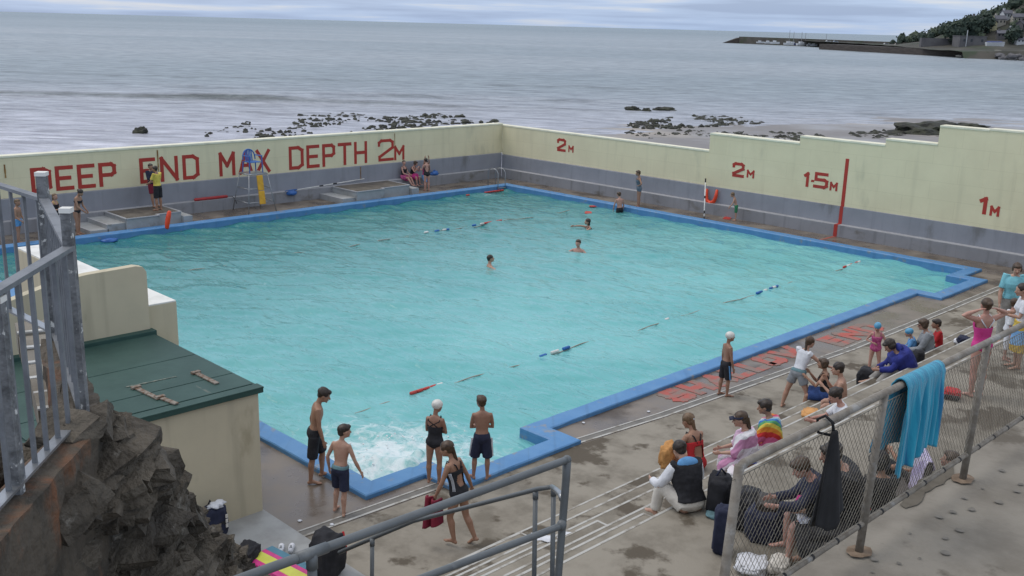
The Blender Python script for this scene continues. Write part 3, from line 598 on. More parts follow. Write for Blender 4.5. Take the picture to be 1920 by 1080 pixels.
# ------------------------------------------------------------------ harbour and hill across the bay
mat('pier_stone', (0.062,0.055,0.047), (0.095,0.085,0.07), 0.25, rough=0.9, c3=(0.055,0.062,0.035), s3=0.1, lo3=0.5, hi3=0.65)
mat('quay_weed', (0.075,0.062,0.052), (0.045,0.036,0.032), 0.3, rough=0.9, stretch=(1,1,5))
mat('house_stone', (0.105,0.10,0.105), (0.145,0.14,0.14), 0.3, rough=0.9)
mat('hill_grass', (0.048,0.048,0.038), (0.085,0.078,0.064), 0.08, rough=0.95, c3=(0.04,0.055,0.03), s3=0.05)
mat('leaf_dark', (0.026,0.044,0.034), (0.048,0.068,0.045), 0.35, rough=0.85)
mat('leaf_mid', (0.042,0.062,0.038), (0.072,0.092,0.055), 0.35, rough=0.85)
mat('slate', (0.105,0.105,0.125), (0.13,0.13,0.15), 0.8, rough=0.7); mat('window_dark', (0.03,0.035,0.04), rough=0.2)
mat('house_white', (0.55,0.56,0.57)); mat('house_yellow', (0.50,0.46,0.27)); mat('house_cream', (0.42,0.39,0.33)); mat('house_blue', (0.40,0.47,0.56))
mat('boat_white', (0.66,0.67,0.68), rough=0.35); mat('boat_blue', (0.03,0.05,0.18), rough=0.5); mat('mast_grey', (0.28,0.28,0.28), rough=0.5)
mat('bark', (0.06,0.05,0.04))
def wall_line(name, pts, z0, z1, th, m, label, cat):
    mb = MB()
    for (a, b) in zip(pts[:-1], pts[1:]):
        d = (b-a).normalized(); nn = Vector((-d.y, d.x))*th; e_ = d*0.3
        q = [a-e_, b+e_, b+e_+nn, a-e_+nn]
        mb.prism([(v.x, v.y) for v in q], z0, z1)
    return tag(mb.build(name, m), label, cat)
A = G(1362,78.2,ZS); B = G(1535,84.0,ZS)
far = [at(1386,73,840), at(1535,82,760), at(1735,88,640)]
fx = [Vector((v.x,v.y)) for v in far]
wall_line('harbour_pier', fx, ZS-1, 2.9, 9, MATS['pier_stone'], 'long dark stone pier reaching out across the bay', 'pier')
tp = at(1352,77,840); mb = MB()
P0 = fx[0]; P1 = Vector((tp.x,tp.y)); d = (P0-P1); nn = Vector((-d.y,d.x)).normalized()*8
mb.add([(P1.x,P1.y,ZS-.4),(P0.x,P0.y,ZS-.5),(P0.x+nn.x,P0.y+nn.y,ZS-.5),(P0.x,P0.y,2.0),(P0.x+nn.x,P0.y+nn.y,2.0)], [(0,1,3),(0,4,2),(0,3,4),(1,2,4,3),(0,2,1)])
tag(mb.build('pier_end_rubble', MATS['quay_weed']), 'rubble slope tapering off the tip of the stone pier', 'rubble')
q0, q1, q2 = G(1536,92.5,ZS), G(1730,103.5,ZS), G(1822,108,ZS)
fx2 = [Vector((v.x,v.y)) for v in (q0,q1,q2)]
wall_line('harbour_quay', fx2, ZS-1, 0.8, 14, MATS['quay_weed'], 'nearer weed stained quay wall in front of the pier', 'quay')
# land behind the quay, hill
def hillH(l): return 1.06*np.interp(np.asarray(l)*1.032, [225,243,252,265,276,288,297,306,345,460], [1.5,4.5,9,12.5,16.5,22,30,38,80,130])
l0 = np.linspace(215, 470, 90); d0 = np.concatenate([np.linspace(488, 660, 60), np.linspace(670, 900, 12)])
Dg, Lg = np.meshgrid(d0, l0, indexing='ij')
t = np.clip((Dg-532)/90, 0, 1); t = t*t*(3-2*t)
base_ = np.interp(Lg, [215,240,300,470], [0.6,1.2,1.6,2.5])
Zg = base_ + (hillH(Lg*600/np.maximum(Dg,600))-base_)*t + 0.5*vfbm(Dg*0.05, Lg*0.05, 3, 8)
Zg = np.where(Dg < 505, ZS-0.3+(Dg-488)/17*3.6*np.clip((Lg-235)/20,0,1), Zg)
Xg = CAM[0]+Dg*fh.x+Lg*rh.x; Yg = CAM[1]+Dg*fh.y+Lg*rh.y
grid('hill', Xg, Yg, Zg, MATS['hill_grass'])
def hz(l, d):
    t = min(max((d-532)/90,0),1); t = t*t*(3-2*t); b = float(np.interp(l,[215,240,300,470],[0.6,1.2,1.6,2.5]))
    return b+(float(hillH(l*600/max(d,600)))-b)*t
def crown(mb, c, r, h, cnt, rr):
    rock_mesh(mb, c, r*0.72, r*0.72, h*0.72, rr.random()*99, 2, 0, 0.5)
    for k in range(cnt):
        v = Vector((rr.gauss(0,1), rr.gauss(0,1), rr.gauss(0,1))).normalized(); q = rr.uniform(0.7, 1.05)
        s = r*rr.uniform(0.12, 0.26); p_ = Vector(c)+Vector((v.x*r*q, v.y*r*q, v.z*h*q))
        a = Vector((rr.gauss(0,1), rr.gauss(0,1), rr.gauss(0,1))).normalized(); b = a.orthogonal().normalized(); d = a.cross(b)
        mb.add([p_+b*s, p_+d*s, p_-b*s, p_-d*s*0.7, p_+a*s*0.6], [(0,1,4),(1,2,4),(2,3,4),(3,0,4),(3,2,1,0)])
HOUSES = []
def house(px, py, dep_, w_, dpt, h_, rh_, rz, m, lab, windows=3, chim=True):
    b = None
    for q_ in np.arange(505, 760, 1.0):
        b = at(px, py+6, q_)
        if b.z <= hz((b.x-CAM[0])*rh.x+(b.y-CAM[1])*rh.y, (b.x-CAM[0])*fh.x+(b.y-CAM[1])*fh.y): break
    b = b+Vector((0,0,.2)); HOUSES.append(((b.x-CAM[0])*rh.x+(b.y-CAM[1])*rh.y, (b.x-CAM[0])*fh.x+(b.y-CAM[1])*fh.y)); w_ *= .68; dpt *= .68; h_ *= .72; rh_ *= .7; t_ = empty('house', b, lab, 'house', 'houses on the hill across the bay', rz=rz)
    x, y = w_/2, dpt/2
    mb = MB(); mb.box(-x,x,-y,y,-2.5,h_); mb.add([(-x,-y,h_),(-x,y,h_),(-x,0,h_+rh_)], [(0,1,2)]); mb.add([(x,-y,h_),(x,y,h_),(x,0,h_+rh_)], [(1,0,2)]); mb.build('wall', m, t_)
    mb = MB(); o_ = 0.4; k = 0.25
    for s in (-1,1):
        mb.add([(-x-o_,s*(y+o_),h_-k*0.6),(x+o_,s*(y+o_),h_-k*0.6),(x+o_,0,h_+rh_+0.12),(-x-o_,0,h_+rh_+0.12),(-x-o_,s*(y+o_),h_-k*0.6+.3),(x+o_,s*(y+o_),h_-k*0.6+.3),(x+o_,0,h_+rh_+0.42),(-x-o_,0,h_+rh_+0.42)],
               [(0,1,2,3),(7,6,5,4),(0,4,5,1),(1,5,6,2),(3,2,6,7),(0,3,7,4)])
    rf = mb.build('roof', MATS['slate'], t_, recalc=True)
    if chim:
        mb = MB(); mb.box(-x+0.3,-x+1.3,-0.45,0.45,h_+rh_*0.6,h_+rh_+1.3); mb.build('chimney', m, rf)
    for i in range(windows):
        xx = -x+(i+0.5)*w_/windows
        mb = MB(); mb.box(xx-0.4,xx+0.4,-y-0.06,-y+0.05,h_*0.45,h_*0.45+1.1); mb.build('window', MATS['window_dark'], t_)
    mb = MB(); mb.box(x-0.05,x+0.06,-0.5,0.5,h_*0.45,h_*0.45+1.3); mb.build('window', MATS['window_dark'], t_)
fc = YAW-R(90)      # rotation at which a house's -y side looks at the camera
house(1832,42,600,11,7,4.5,2.6,fc+0.2,MATS['house_stone'],'grey stone house highest on the hill, left of the yellow gable',4)
house(1846,52,585,8,6,4.2,2.4,fc-0.5,MATS['house_white'],'white house below the stone house on the hill')
house(1858,50,580,7,7,5.0,3.6,fc+R(80),MATS['house_yellow'],'yellow gabled house in the middle of the hill',2)
house(1872,42,606,9,6,4.5,2.6,fc+0.1,MATS['house_cream'],'cream house with slate roof behind the yellow gable')
house(1908,38,590,10,6,4.4,2.4,fc-0.1,MATS['house_cream'],'pale house near the right edge high on the hill')
house(1900,60,560,9,6,3.2,1.6,fc+0.25,MATS['house_white'],'low white house lower down at the right edge of the hill')
house(1838,57,565,4,4,4.5,2.0,fc,MATS['house_blue'],'narrow pale blue house beside the yellow gable',1)
house(1914,76,530,9,5,2.6,1.6,fc+0.05,MATS['house_white'],'long low white building at the foot of the hill by the right edge')
house(1878,66,545,8,6,3.4,1.8,fc-0.2,MATS['house_stone'],'grey stone house low on the slope behind the laid up boat')
house(1824,40,600,7,6,4.2,2.2,fc+0.1,MATS['house_cream'],'pale house at the left end of the hill row')
house(1886,30,625,8,6,4.0,2.2,fc+0.15,MATS['house_white'],'white house alone near the top of the hill')
house(1916,50,575,7,6,4.2,2.2,fc+0.5,MATS['house_stone'],'grey house cut by the right edge of the photo')
rt = random.Random(3)
mbs = [MB(), MB()]
for k in range(640):
    l = rt.uniform(247, 420); d = rt.uniform(545, 690)
    if l < 268 and d < 565: continue
    if any(abs(l-hl) < 4.6 and -60 < d-hd < 4 for hl, hd in HOUSES) and rt.random() < .93: continue
    z = hz(l, d); r = rt.uniform(2.0, 4.4)
    p_ = loc2(d, l, z+r*0.6); crown(mbs[k % 2], p_, r, r*rt.uniform(0.8,1.25), 34, rt)
mbw = MB(); mbw.v = mbs[0].v; mbw.f = mbs[0].f; mbw.mi = [0]*len(mbs[0].f); mbw.cur = 1; mbw.add(mbs[1].v, mbs[1].f)
tag(mbw.build('hillside_wood', [MATS['leaf_dark'], MATS['leaf_mid']]), 'dense dark green wood covering the hillside above the harbour', 'woodland', kind='stuff')
for k, (px, dep_, r, lab) in enumerate(((1752,575,6.0,'leftmost dark round tree above the harbour wall'),(1778,580,6.4,'big dark tree second from the left on the harbour slope'),(1802,585,5.4,'dark tree on the harbour slope left of the houses'),(1858,560,4.6,'dark round tree below the yellow gabled house'),(1893,575,5.0,'dark tree between the houses on the right edge of the hill'))):
    l = (px-960)/FPX*dep_; z = hz(l, dep_)
    t_ = empty('tree', loc2(dep_, l, z), lab, 'tree'); mb = MB(); mb.tube([(0,0,-1),(0.1,0,r*0.7)], [0.35,0.2], 6); mb.build('trunk', MATS['bark'], t_)
    mb = MB(); crown(mb, (0,0,r*1.0), r, r*0.95, 160, rt); mb.build('crown', MATS['leaf_dark'], t_)
b = at(1818,86,548); t_ = empty('stone_store', b, 'square grey stone store building behind the quay', 'building', rz=fc+0.1)
mb = MB(); mb.box(-8,7,-4,4,-3,5.0); mb.build('wall', MATS['house_stone'], t_); mb = MB(); mb.box(-8.2,7.2,-4.2,4.2,5.0,5.3); mb.build('parapet', MATS['house_stone'], t_)
for x in (-5.5,-1.5,4.5):
    mb = MB(); mb.box(x-.6,x+.6,-4.07,-3.9,2.2,3.6); mb.build('window', MATS['window_dark'], t_)
mb = MB(); mb.tube([(-4.5,-4.2,-1),(-4.5,-4.2,8.2)],0.22,6); mb.build('lamp_post', MATS['house_white'], t_)
b = at(1768,88,560); t_ = tag(MB().box(-13,9,-1.2,1.2,-3,4.6).build('harbour_wall', MATS['house_stone']), 'old stone harbour wall under the dark trees', 'wall'); t_.location = b; t_.rotation_euler = (0,0,fc+0.05)
mb = MB()
for k in range(150):
    rock_mesh(mb, loc2(rt.uniform(484,512), rt.uniform(228,268), ZS+rt.uniform(0.3,2.4)), rt.uniform(.8,2.4), rt.uniform(.8,2.4), rt.uniform(.5,1.3), rt.random()*99, 1)
tag(mb.build('shore_boulders', MATS['house_stone']), 'tumbled boulders along the shore below the hill', 'boulders', kind='stuff')
s0, s1 = at(1797,105,505), at(1872,95,512); mb = MB(); mb.bar(s0, s1, 4, 0.6); tag(mb.build('slipway', MATS['house_cream']), 'pale slipway running down to the water beside the quay', 'slipway')
def boat(px, py, dep_, ln, lab, mast=0, m='boat_white', cabin=True, rz=0.0, grp='boats moored along the pier'):
    b = at(px, py, dep_); t_ = empty('boat', b, lab, 'boat', grp, rz=fc+rz)
    mb = MB(); x = ln/2; wd = ln*0.17; hh = ln*0.15
    ys_ = [(-x,0.75),(-x*0.4,1.0),(x*0.3,0.95),(x*0.75,0.55),(x,0.02)]
    vs = []
    for xx, k in ys_: vs += [(xx*0.94,-wd*k*0.6,-0.35*hh),(xx,-wd*k,hh*(0.9+0.25*max(0,xx/x))),(xx,wd*k,hh*(0.9+0.25*max(0,xx/x))),(xx*0.94,wd*k*0.6,-0.35*hh)]
    fs = [(4*i+a,4*i+4+a,4*i+4+(a+1)%4,4*i+(a+1)%4) for i in range(4) for a in range(4)]+[(0,1,2,3)]
    mb.add(vs, fs); mb.build('hull', MATS[m], t_, recalc=True)
    if cabin: mb = MB(); mb.box(-x*0.45,x*0.25,-wd*0.6,wd*0.6,hh*0.8,hh*1.9,0.08); mb.build('cabin', MATS['boat_white'], t_)
    if mast: mb = MB(); mb.tube([(0,0,hh),(0,0,mast)],[0.2,0.13],6); mb.tube([(0,0,hh*2.2),(-x*0.8,0,hh*2.1)],0.06,6); mb.build('mast', MATS['mast_grey'], t_)
for i, (px, py, dd_, ln, mast, lab) in enumerate(((1425,80.2,800,6,0,'small white boat nearest the tip of the pier'),(1440,80.8,795,6.5,0,'white boat second from the tip of the pier'),(1453,81.3,790,7.5,0,'white cabin boat in the gap before the masted boats'),(1479,83.2,770,8,10.5,'white yacht with the leftmost tall mast'),
      (1487,83.4,775,7,9.5,'dark hulled yacht beside the leftmost mast'),(1502,84.2,765,8.5,9.5,'white yacht under the third mast'),(1509,84.6,770,7,9.0,'yacht under the fourth mast'),(1519,85.2,765,6,0,'low white boat right of the masts'),(1526,85.4,760,5.5,0,'small white boat touching the end of the quay'),(1548,85.6,755,6.5,8.5,'yacht behind the quay with the rightmost lone mast'))):
    boat(px, py, dd_, ln, lab, mast, 'boat_blue' if i == 4 else 'boat_white', True, rt.uniform(-.5,.5))
b_ = boat(1866,84.5,520,10,'large white boat laid up ashore under a dark blue cover',0,'boat_white',False,0.05,'boats laid up ashore')
b = at(1866,82.5,520); mb = MB(); mb.add([(-4.5,-1.5,1.3),(4.2,-1.0,1.45),(4.2,1.0,1.45),(-4.5,1.5,1.3),(-4.2,0,2.1),(3.2,0,2.15)], [(0,1,5,4),(3,4,5,2),(0,4,3),(1,2,5)])
o = mb.build('boat_cover', MATS['boat_blue']); o.location = b-Vector((0,0,0.7)); o.rotation_euler = (0,0,fc+0.05); tag(o, 'dark blue cover over the large boat laid up ashore', 'cover')
def car(px, py, dep_, m, lab):
    b = at(px, py, dep_); t_ = empty('car', b, lab, 'car', 'vehicles parked on the quay', rz=fc)
    mb = MB(); mb.extr([(-2,0.3),(2,0.3),(2.05,0.8),(1.2,0.95),(0.7,1.45),(-1.1,1.5),(-1.8,0.95),(-2.05,0.8)], 'y', -0.85, 0.85); mb.v = [(v[0],v[1],v[2]) for v in mb.v]; mb.build('body', m, t_, recalc=True)
    mb = MB(); mb.box(-1.2,0.75,-0.87,0.87,0.98,1.35); mb.build('window', MATS['window_dark'], t_)
    for x in (-1.25,1.25):
        for s in (-1,1): mb = MB(); mb.tube([(x,s*0.72,0.32),(x,s*0.88,0.32)],0.32,10); mb.build('wheel', MATS['window_dark'], t_)
for px, py, dd_, m_, lab in ((1553,78.5,735,'house_white','white vehicle parked at the left end of the quay top'),(1567,79.3,730,'house_blue','pale blue car parked second along the quay top'),(1662,84.2,650,'house_white','white car parked in the middle of the quay top'),(1682,85.4,640,'house_cream','cream car parked right of the white one on the quay')):
    car(px, py+1, dd_, MATS[m_], lab)
# ------------------------------------------------------------------ concrete diving platforms
mat('plinth_grey', (0.36,0.37,0.37), (0.30,0.305,0.30), 2, rough=0.8, bump=0.2, bscale=20, c3=(0.22,0.215,0.20), s3=1.6, lo3=0.58, hi3=0.72)
mat('plinth_top', (0.075,0.063,0.05), (0.14,0.12,0.095), 2, rough=0.4, rough2=0.7)
def platform(label, y0, y1, xf, zt, notch, steps, shoulder):
    t_ = empty('diving_platform', (-0.9, (y0+y1)/2, 0), label, 'platform', 'concrete platforms along the deep end')
    xb = -1.84; mb = MB()
    mb.prism([(xb,y0),(xf,y0),(xf,notch),(xf-0.22,notch),(xf-0.22,y1),(xb,y1)], -0.01, zt-0.004); child(mb, 'plinth', MATS['plinth_grey'], t_)
    mb = MB(); mb.prism([(xb+.06,y0+.07),(xf-.08,y0+.07),(xf-.08,notch-.06),(xf-.30,notch-.06),(xf-.30,y1-.07),(xb+.06,y1-.07)], zt-0.004, zt+0.003); child(mb, 'worn_top', MATS['plinth_top'], t_)
    e_ = 0.05; mb = MB()
    for (a,b) in (((xb,y0),(xf,y0)),((xf,y0),(xf,notch)),((xf,notch),(xf-.22,notch)),((xf-.22,notch),(xf-.22,y1)),((xf-.22,y1),(xb,y1))):
        mb.bar((a[0],a[1],zt-0.01), (b[0],b[1],zt-0.01), 0.06, 0.034)
    child(mb, 'edge_paint', MATS['ledge_top'], t_)
    for k, (ya, z) in enumerate(steps):
        mb = MB(); mb.box(xb, xf-0.12, ya, ya+0.66 if k else ya+0.66, -0.01, z, 0.01); s_ = child(mb, 'step', MATS['plinth_grey'], t_)
        mb = MB(); mb.box(xb, xf-0.125, ya-0.003, ya+0.05, z-0.02, z+0.004); mb.v = [tuple(Vector(v)-t_.location) for v in mb.v]; mb.build('step_edge_paint', MATS['ledge_top'], s_)
    if shoulder:
        mb = MB(); mb.box(xb, xf-0.05, y1+0.002, y1+shoulder[0], -0.01, shoulder[1], 0.012); child(mb, 'shoulder_block', MATS['plinth_grey'], t_)
platform('low concrete platform with two side steps where the lifeguards stand', -18.72, -16.55, -0.02, 0.46, -17.5, [(-19.38,0.30),(-19.98,0.15)], (0.36, 0.30))
platform('low concrete platform with one side step under the words DEPTH 2M', -8.75, -5.75, -0.04, 0.48, -7.3, [(-9.40,0.22)], (0.40, 0.33))
# ------------------------------------------------------------------ lifeguard chair
mat('plastic_blue', (0.035,0.14,0.42), (0.03,0.12,0.36), 4, rough=0.45); mat('board_yellow', (0.72,0.38,0.02), (0.6,0.3,0.02), 6, rough=0.5); mat('tube_red', (0.42,0.03,0.03), (0.34,0.025,0.028), 6, rough=0.5)
mat('float_red', (0.55,0.05,0.035), rough=0.45); mat('float_white', (0.75,0.74,0.70), rough=0.45); mat('float_blue', (0.02,0.14,0.45), rough=0.45); mat('rope', (0.38,0.36,0.30), rough=0.9); mat('orange_plastic', (0.80,0.07,0.015), (0.7,0.055,0.012), 5, rough=0.4)
mat('black_rubber', (0.012,0.012,0.013), rough=0.6)
cx_, cy_ = -1.0, -13.05
t_ = empty('lifeguard_stand', (cx_,cy_,0), 'tall steel frame lifeguard stand in front of the letters MAX', 'lifeguard stand')
zs_ = 1.50
for sx, sy in ((-1,-1),(1,-1),(1,1),(-1,1)):
    mb = MB(); mb.tube([(cx_+sx*0.60,cy_+sy*0.62,0),(cx_+sx*0.36,cy_+sy*0.40,zs_)], 0.019, 8); child(mb, 'leg', MATS['steel'], t_, True)
for z in (0.42,0.95):
    k = 1-z/zs_; rx, ry = 0.36+0.24*k, 0.40+0.22*k; mb = MB()
    for a, b in (((-rx,-ry),(rx,-ry)),((-rx,ry),(rx,ry)),((rx,-ry),(rx,ry))): mb.tube([(cx_+a[0],cy_+a[1],z),(cx_+b[0],cy_+b[1],z)], 0.018, 8)
    child(mb, 'rung', MATS['steel'], t_, True)
mb = MB()
for a, b in (((-.36,-.40),(.36,-.40)),((.36,-.40),(.36,.40)),((.36,.40),(-.36,.40)),((-.36,.40),(-.36,-.40))): mb.tube([(cx_+a[0],cy_+a[1],zs_),(cx_+b[0],cy_+b[1],zs_)], 0.026, 8)
child(mb, 'top_frame', MATS['steel'], t_, True)
mb = MB(); mb.box(cx_-.34,cx_+.34,cy_-.38,cy_+.38,zs_+.022,zs_+.042); child(mb, 'platform_board', MATS['steel'], t_)
t_ = empty('garden_chair', (cx_,cy_-0.02,zs_+.042), 'blue plastic armchair on top of the lifeguard stand', 'chair')
mb = MB(); mb.box(-.24,.25,-.25,.25,.40,.43,.012); mb.build('seat', MATS['plastic_blue'], t_)
for x in (-.24,.24):
    for y in (-.27,.27): mb = MB(); mb.tube([(x*1.1,y*1.08,0),(x,y,.64 if x > 0 else .42)],[.024,.03],6); mb.build('leg', MATS['plastic_blue'], t_)
for y in (-.27,.27): mb = MB(); mb.bar((-.26,y,.645),(.26,y,.66),.06,.03); mb.build('armrest', MATS['plastic_blue'], t_)
mb = MB()
arch = [(-.25-.10*math.sin(a)*.5, .27*math.cos(a), .43+.44*math.sin(a)**.6) for a in np.linspace(0.02,math.pi-.02,13)]
mb.tube(arch, .028, 6)
for y in (-.14,-.07,0,.07,.14): mb.bar((-.255,y,.42),(-.30,y*0.9,.84),.045,.014,(1,0,0))
mb.build('backrest', MATS['plastic_blue'], t_)
o = MB(); o.box(-.02,.03,-.13,.13,-.30,.30,.015); o = o.build('rescue_board', MATS['board_yellow']); o.location = (cx_+.46,cy_+.02,1.17); o.rotation_euler = (0,R(-9),0); tag(o, 'upper orange yellow board hung on the lifeguard stand', 'rescue board')
o = MB(); o.box(-.02,.03,-.13,.13,-.26,.26,.015); o = o.build('rescue_board', MATS['board_yellow']); o.location = (cx_+.555,cy_+.02,0.60); o.rotation_euler = (0,R(-9),0); tag(o, 'lower orange yellow board hung near the foot of the lifeguard stand', 'rescue board')
o = empty('rescue_tube', (-1.92,-14.3,0.515), 'long red rescue tube lying on the wall ledge behind the lifeguard stand', 'rescue tube')
MB().tube([(0,-.85,0),(0,-.8,0),(0,.55,0.0),(0,.6,0)],[.03,.06,.06,.03],10).build('tube', MATS['tube_red'], o, True); MB().tube([(0,.6,0),(.08,.75,.0),(.2,.8,-.1),(.3,.82,-.28)],.014,6).build('strap', MATS['black_rubber'], o, True)
# pool net
a, b = onX(556,358,-1.80), onX(683,338,-1.95); b.z = max(b.z, 0.5)
t_ = empty('pool_net', (a.x,a.y,0.5), 'blue pool net on a long pale pole resting on the wall ledge', 'pool net')
mb = MB(); mb.tube([(-1.80,a.y,0.50),(-1.95,b.y,0.64)], 0.022, 8); child(mb, 'pole', MATS['float_white'], t_, True)
for k in (.35,.55): mb = MB(); c_ = Vector((-1.80,a.y,.5)).lerp(Vector((-1.95,b.y,.64)),k); mb.tube([c_-Vector((0,.1,.004)),c_+Vector((0,.1,.004))],.029,8); child(mb, 'clamp', MATS['black_rubber'], t_)
mb = MB(); mb.tube([(-1.80+.20*math.cos(u),a.y-.26+.26*math.sin(u),.50+.06*math.cos(u)) for u in np.linspace(0,6.283,17)],.016,6); child(mb, 'net_frame', MATS['plastic_blue'], t_, True)
mb = MB(); rock_mesh(mb, (-1.78,a.y-.26,.40), .17,.24,.12, 3, 3, 0, .2); child(mb, 'net_bag', MATS['plastic_blue'], t_, True)
# pool ladder at the far corner
t_ = empty('pool_ladder', (0.2,-1.2,0), 'steel pool ladder with two hooped rails at the far corner', 'pool ladder')
for y in (-1.02,-0.55):
    mb = MB(); mb.tube([(-.22,y,0.0),(-.22,y,.64),(-.16,y,.80),(-.02,y,.87),(.20,y,.87),(.36,y,.81),(.46,y,.68),(.47,y,-.6)], 0.019, 8); child(mb, 'handrail', MATS['steel'], t_, True)
for z in (-.02,-.3): mb = MB(); mb.tube([(.47,-1.02,z),(.47,-.55,z)], .022, 8); child(mb, 'rung', MATS['steel'], t_)
# black and white reaching pole, horseshoe buoy
a, b = G(1320,411,0), onY(1323,335,1.60); t_ = empty('reach_pole', a, 'white pole with black bands leaning on the right wall', 'pole')
P_ = [a.lerp(b,k) for k in np.linspace(0,1,11)]
mb = MB(); mb.tube([P_[0],P_[-1]], .026, 8); child(mb, 'shaft', MATS['float_white'], t_, True)
for i, j in ((0,.06),(.13,.2),(.5,.56),(.9,1.0)): mb = MB(); mb.tube([a.lerp(b,i),a.lerp(b,j)], .031, 8); child(mb, 'black_band', MATS['black_rubber'], t_, True)
c_ = onY(1333,369,1.58); mb = MB()
mb.tube([(c_.x-.24,1.60,c_.z+.30),(c_.x-.245,1.59,c_.z+.05),(c_.x-.19,1.57,c_.z-.16),(c_.x-.02,1.56,c_.z-.26),(c_.x+.17,1.57,c_.z-.17),(c_.x+.24,1.59,c_.z+.05),(c_.x+.26,1.60,c_.z+.33)], [.055,.075,.08,.085,.08,.075,.05], 10)
o = mb.build('horseshoe_buoy', MATS['orange_plastic'], None, True, loc=c_); tag(o, 'orange red horseshoe lifebuoy hung on the right wall', 'lifebuoy')
# small swimming things
def blob(name, label, cat, pts, r, m, loc, grp=None, flat=1.0):
    mb = MB(); mb.tube(pts, r, 10, sx=flat); o = mb.build(name, MATS[m], None, True); o.location = loc; return tag(o, label, cat, grp)
g = G(313,429,0.085); blob('rescue_can', 'bright orange torpedo buoy standing on the coping by the left platform', 'rescue buoy', [(0,-.02,0),(0,0,.03),(0,.03,.2),(.0,.08,.42),(0,.13,.60),(0,.14,.64)], [.05,.075,.085,.085,.07,.03], 'orange_plastic', g)
def kick(px, py, z, m, lab, rz, ln=.42):
    g = G(px,py,z); mb = MB(); mb.prism([(-.14,-ln/2),(.14,-ln/2),(.15,ln*.2),(.09,ln/2),(-.09,ln/2),(-.15,ln*.2)], 0, .02)
    o = mb.build('kickboard', MATS[m]); o.location = g; o.rotation_euler = (R(1),R(1.5),rz); tag(o, lab, 'kickboard', 'swimming floats')
kick(1364,409,0.004,'float_red','red float lying on the deck beside the boy in green trunks',0.4,.6); kick(1103,399,ZW+.015,'float_red','larger red float drifting near the right edge of the pool',0.7,.5); kick(1111,387,ZW+.01,'float_red','smaller red float drifting close to the right edge',1.2,.28)
g = G(205,451,ZW+.03); mb = MB(); rock_mesh(mb,(0,0,0),.16,.3,.08,4,3,0,.3); o = mb.build('floating_bag', MATS['plastic_blue'], None, True); o.location = g; tag(o, 'small blue bag floating at the pool edge by the steps', 'bag')
g = onX(815,330,-1.95); mb = MB(); rock_mesh(mb,(0,0,.10),.14,.24,.12,9,3,0,.35); mb.tube([(0,-.10,.18),(0,0,.27),(0,.10,.18)],.015,6); o = mb.build('blue_bag', MATS['plastic_blue'], None, True); o.location = (-1.97,g.y,.45); tag(o, 'blue bag on the wall ledge beside the girls', 'bag')
def lane(label, X, y0, y1, floats):
    t_ = empty('lane_rope', (X,(y0+y1)/2,ZW), label, 'lane rope', 'lane ropes floating across the pool'); mb = MB()
    ys_ = np.linspace(y0,y1,160); pts = []
    for y in ys_: pts.append((X+.05*math.sin(y*1.3), y, ZW-0.030+0.024*math.sin(y*1.9)+0.014*math.sin(y*5.1)))
    mb.tube(pts, .014, 6); child(mb, 'line', MATS['rope'], t_)
    for y, c, ln in floats:
        mb = MB(); x = X+.05*math.sin(y*1.3); r = .04
        mb.tube([(x,y-ln/2,ZW+.015),(x,y-ln*.42,ZW+.015),(x,y+ln*.42,ZW+.018),(x,y+ln/2,ZW+.018)],[r*.5,r,r,r*.5],10); child(mb, 'float', MATS['float_'+c], t_, True)
yy = lambda px, py: G(px,py,ZW).y
F_ = []
y = yy(775,738)
for k, c in enumerate(('red','red','red','red','white')): F_.append((y+k*.185,c,.17))
y = yy(1012,668)
for k, c in ((0,'blue'),(.1,'blue'),(.42,'white'),(.56,'white'),(.86,'blue'),(.97,'blue')): F_.append((y+k,c,.13))
F_.append((yy(1240,597),'white',.15))
y = yy(1412,548)
for k, c in ((0,'blue'),(.16,'blue'),(.45,'white'),(.8,'blue'),(1.0,'white'),(1.15,'blue')): F_.append((y+k,c,.15))
y = yy(1572,499)
for k, c in ((0,'red'),(.3,'white'),(.55,'red'),(.9,'red'),(1.1,'white')): F_.append((y+k,c,.18))
lane('nearer lane rope with red, white and blue floats across the shallow half', 18.93, -24.4, -.5, F_)
y = yy(797,436); F_ = [(y,'white',.2),(y+.5,'blue',.22),(y+.85,'white',.18),(y+1.0,'blue',.16),(yy(880,421),'blue',.2),(yy(898,419),'white',.2)]+[(yy(906,418)+k*.2,'red',.2) for k in range(5)]
lane('farther lane rope with white, blue and red floats in the deep half', 6.07, -24.4, -.5, F_)
F_ = [(-1.9+k*.21,'red',.2) for k in range(6)]+[(-3.1,'red',.2)]
lane('short red float line under the pool ladder at the far corner', 0.62, -3.4, -.6, F_)

# ------------------------------------------------------------------ kiosk with green lid and parapet walls
KX, KY = 21.74, -26.39
t_ = empty('pump_kiosk', (KX-1.7,KY-1.5,0), 'cream painted pump house with a green boarded lid', 'kiosk')
mb = MB(); mb.box(18.2,KX,KY-3.4,KY,-.02,2.0,.012); child(mb, 'wall', MATS['kiosk_cream'], t_)
lid = empty('lid', (0,0,0)); 
mb = MB(); mb.box(18.15,KX+.07,KY-3.5,KY+.05,2.0,2.075,.01); bpy.data.objects.remove(lid); lid = child(mb, 'lid', MATS['lid_green'], t_)
def kid(mb, name, m, par, root):          # sub-part in world coordinates
    mb.v = [tuple(Vector(v)-root.location) for v in mb.v]; return mb.build(name, m, par)
for x0, x1 in ((18.35,19.78),(19.80,20.98),(21.0,21.60)):
    mb = MB(); mb.box(x0,x1,KY-3.3,KY-.012 if x1 > 21 else KY+.0,2.07,2.10,.008); kid(mb, 'board', MATS['lid_green'], lid, t_)
mb = MB(); mb.box(18.15,18.34,KY-3.5,KY+.05,2.07,2.16,.01); kid(mb, 'back_batten', MATS['lid_green'], lid, t_)
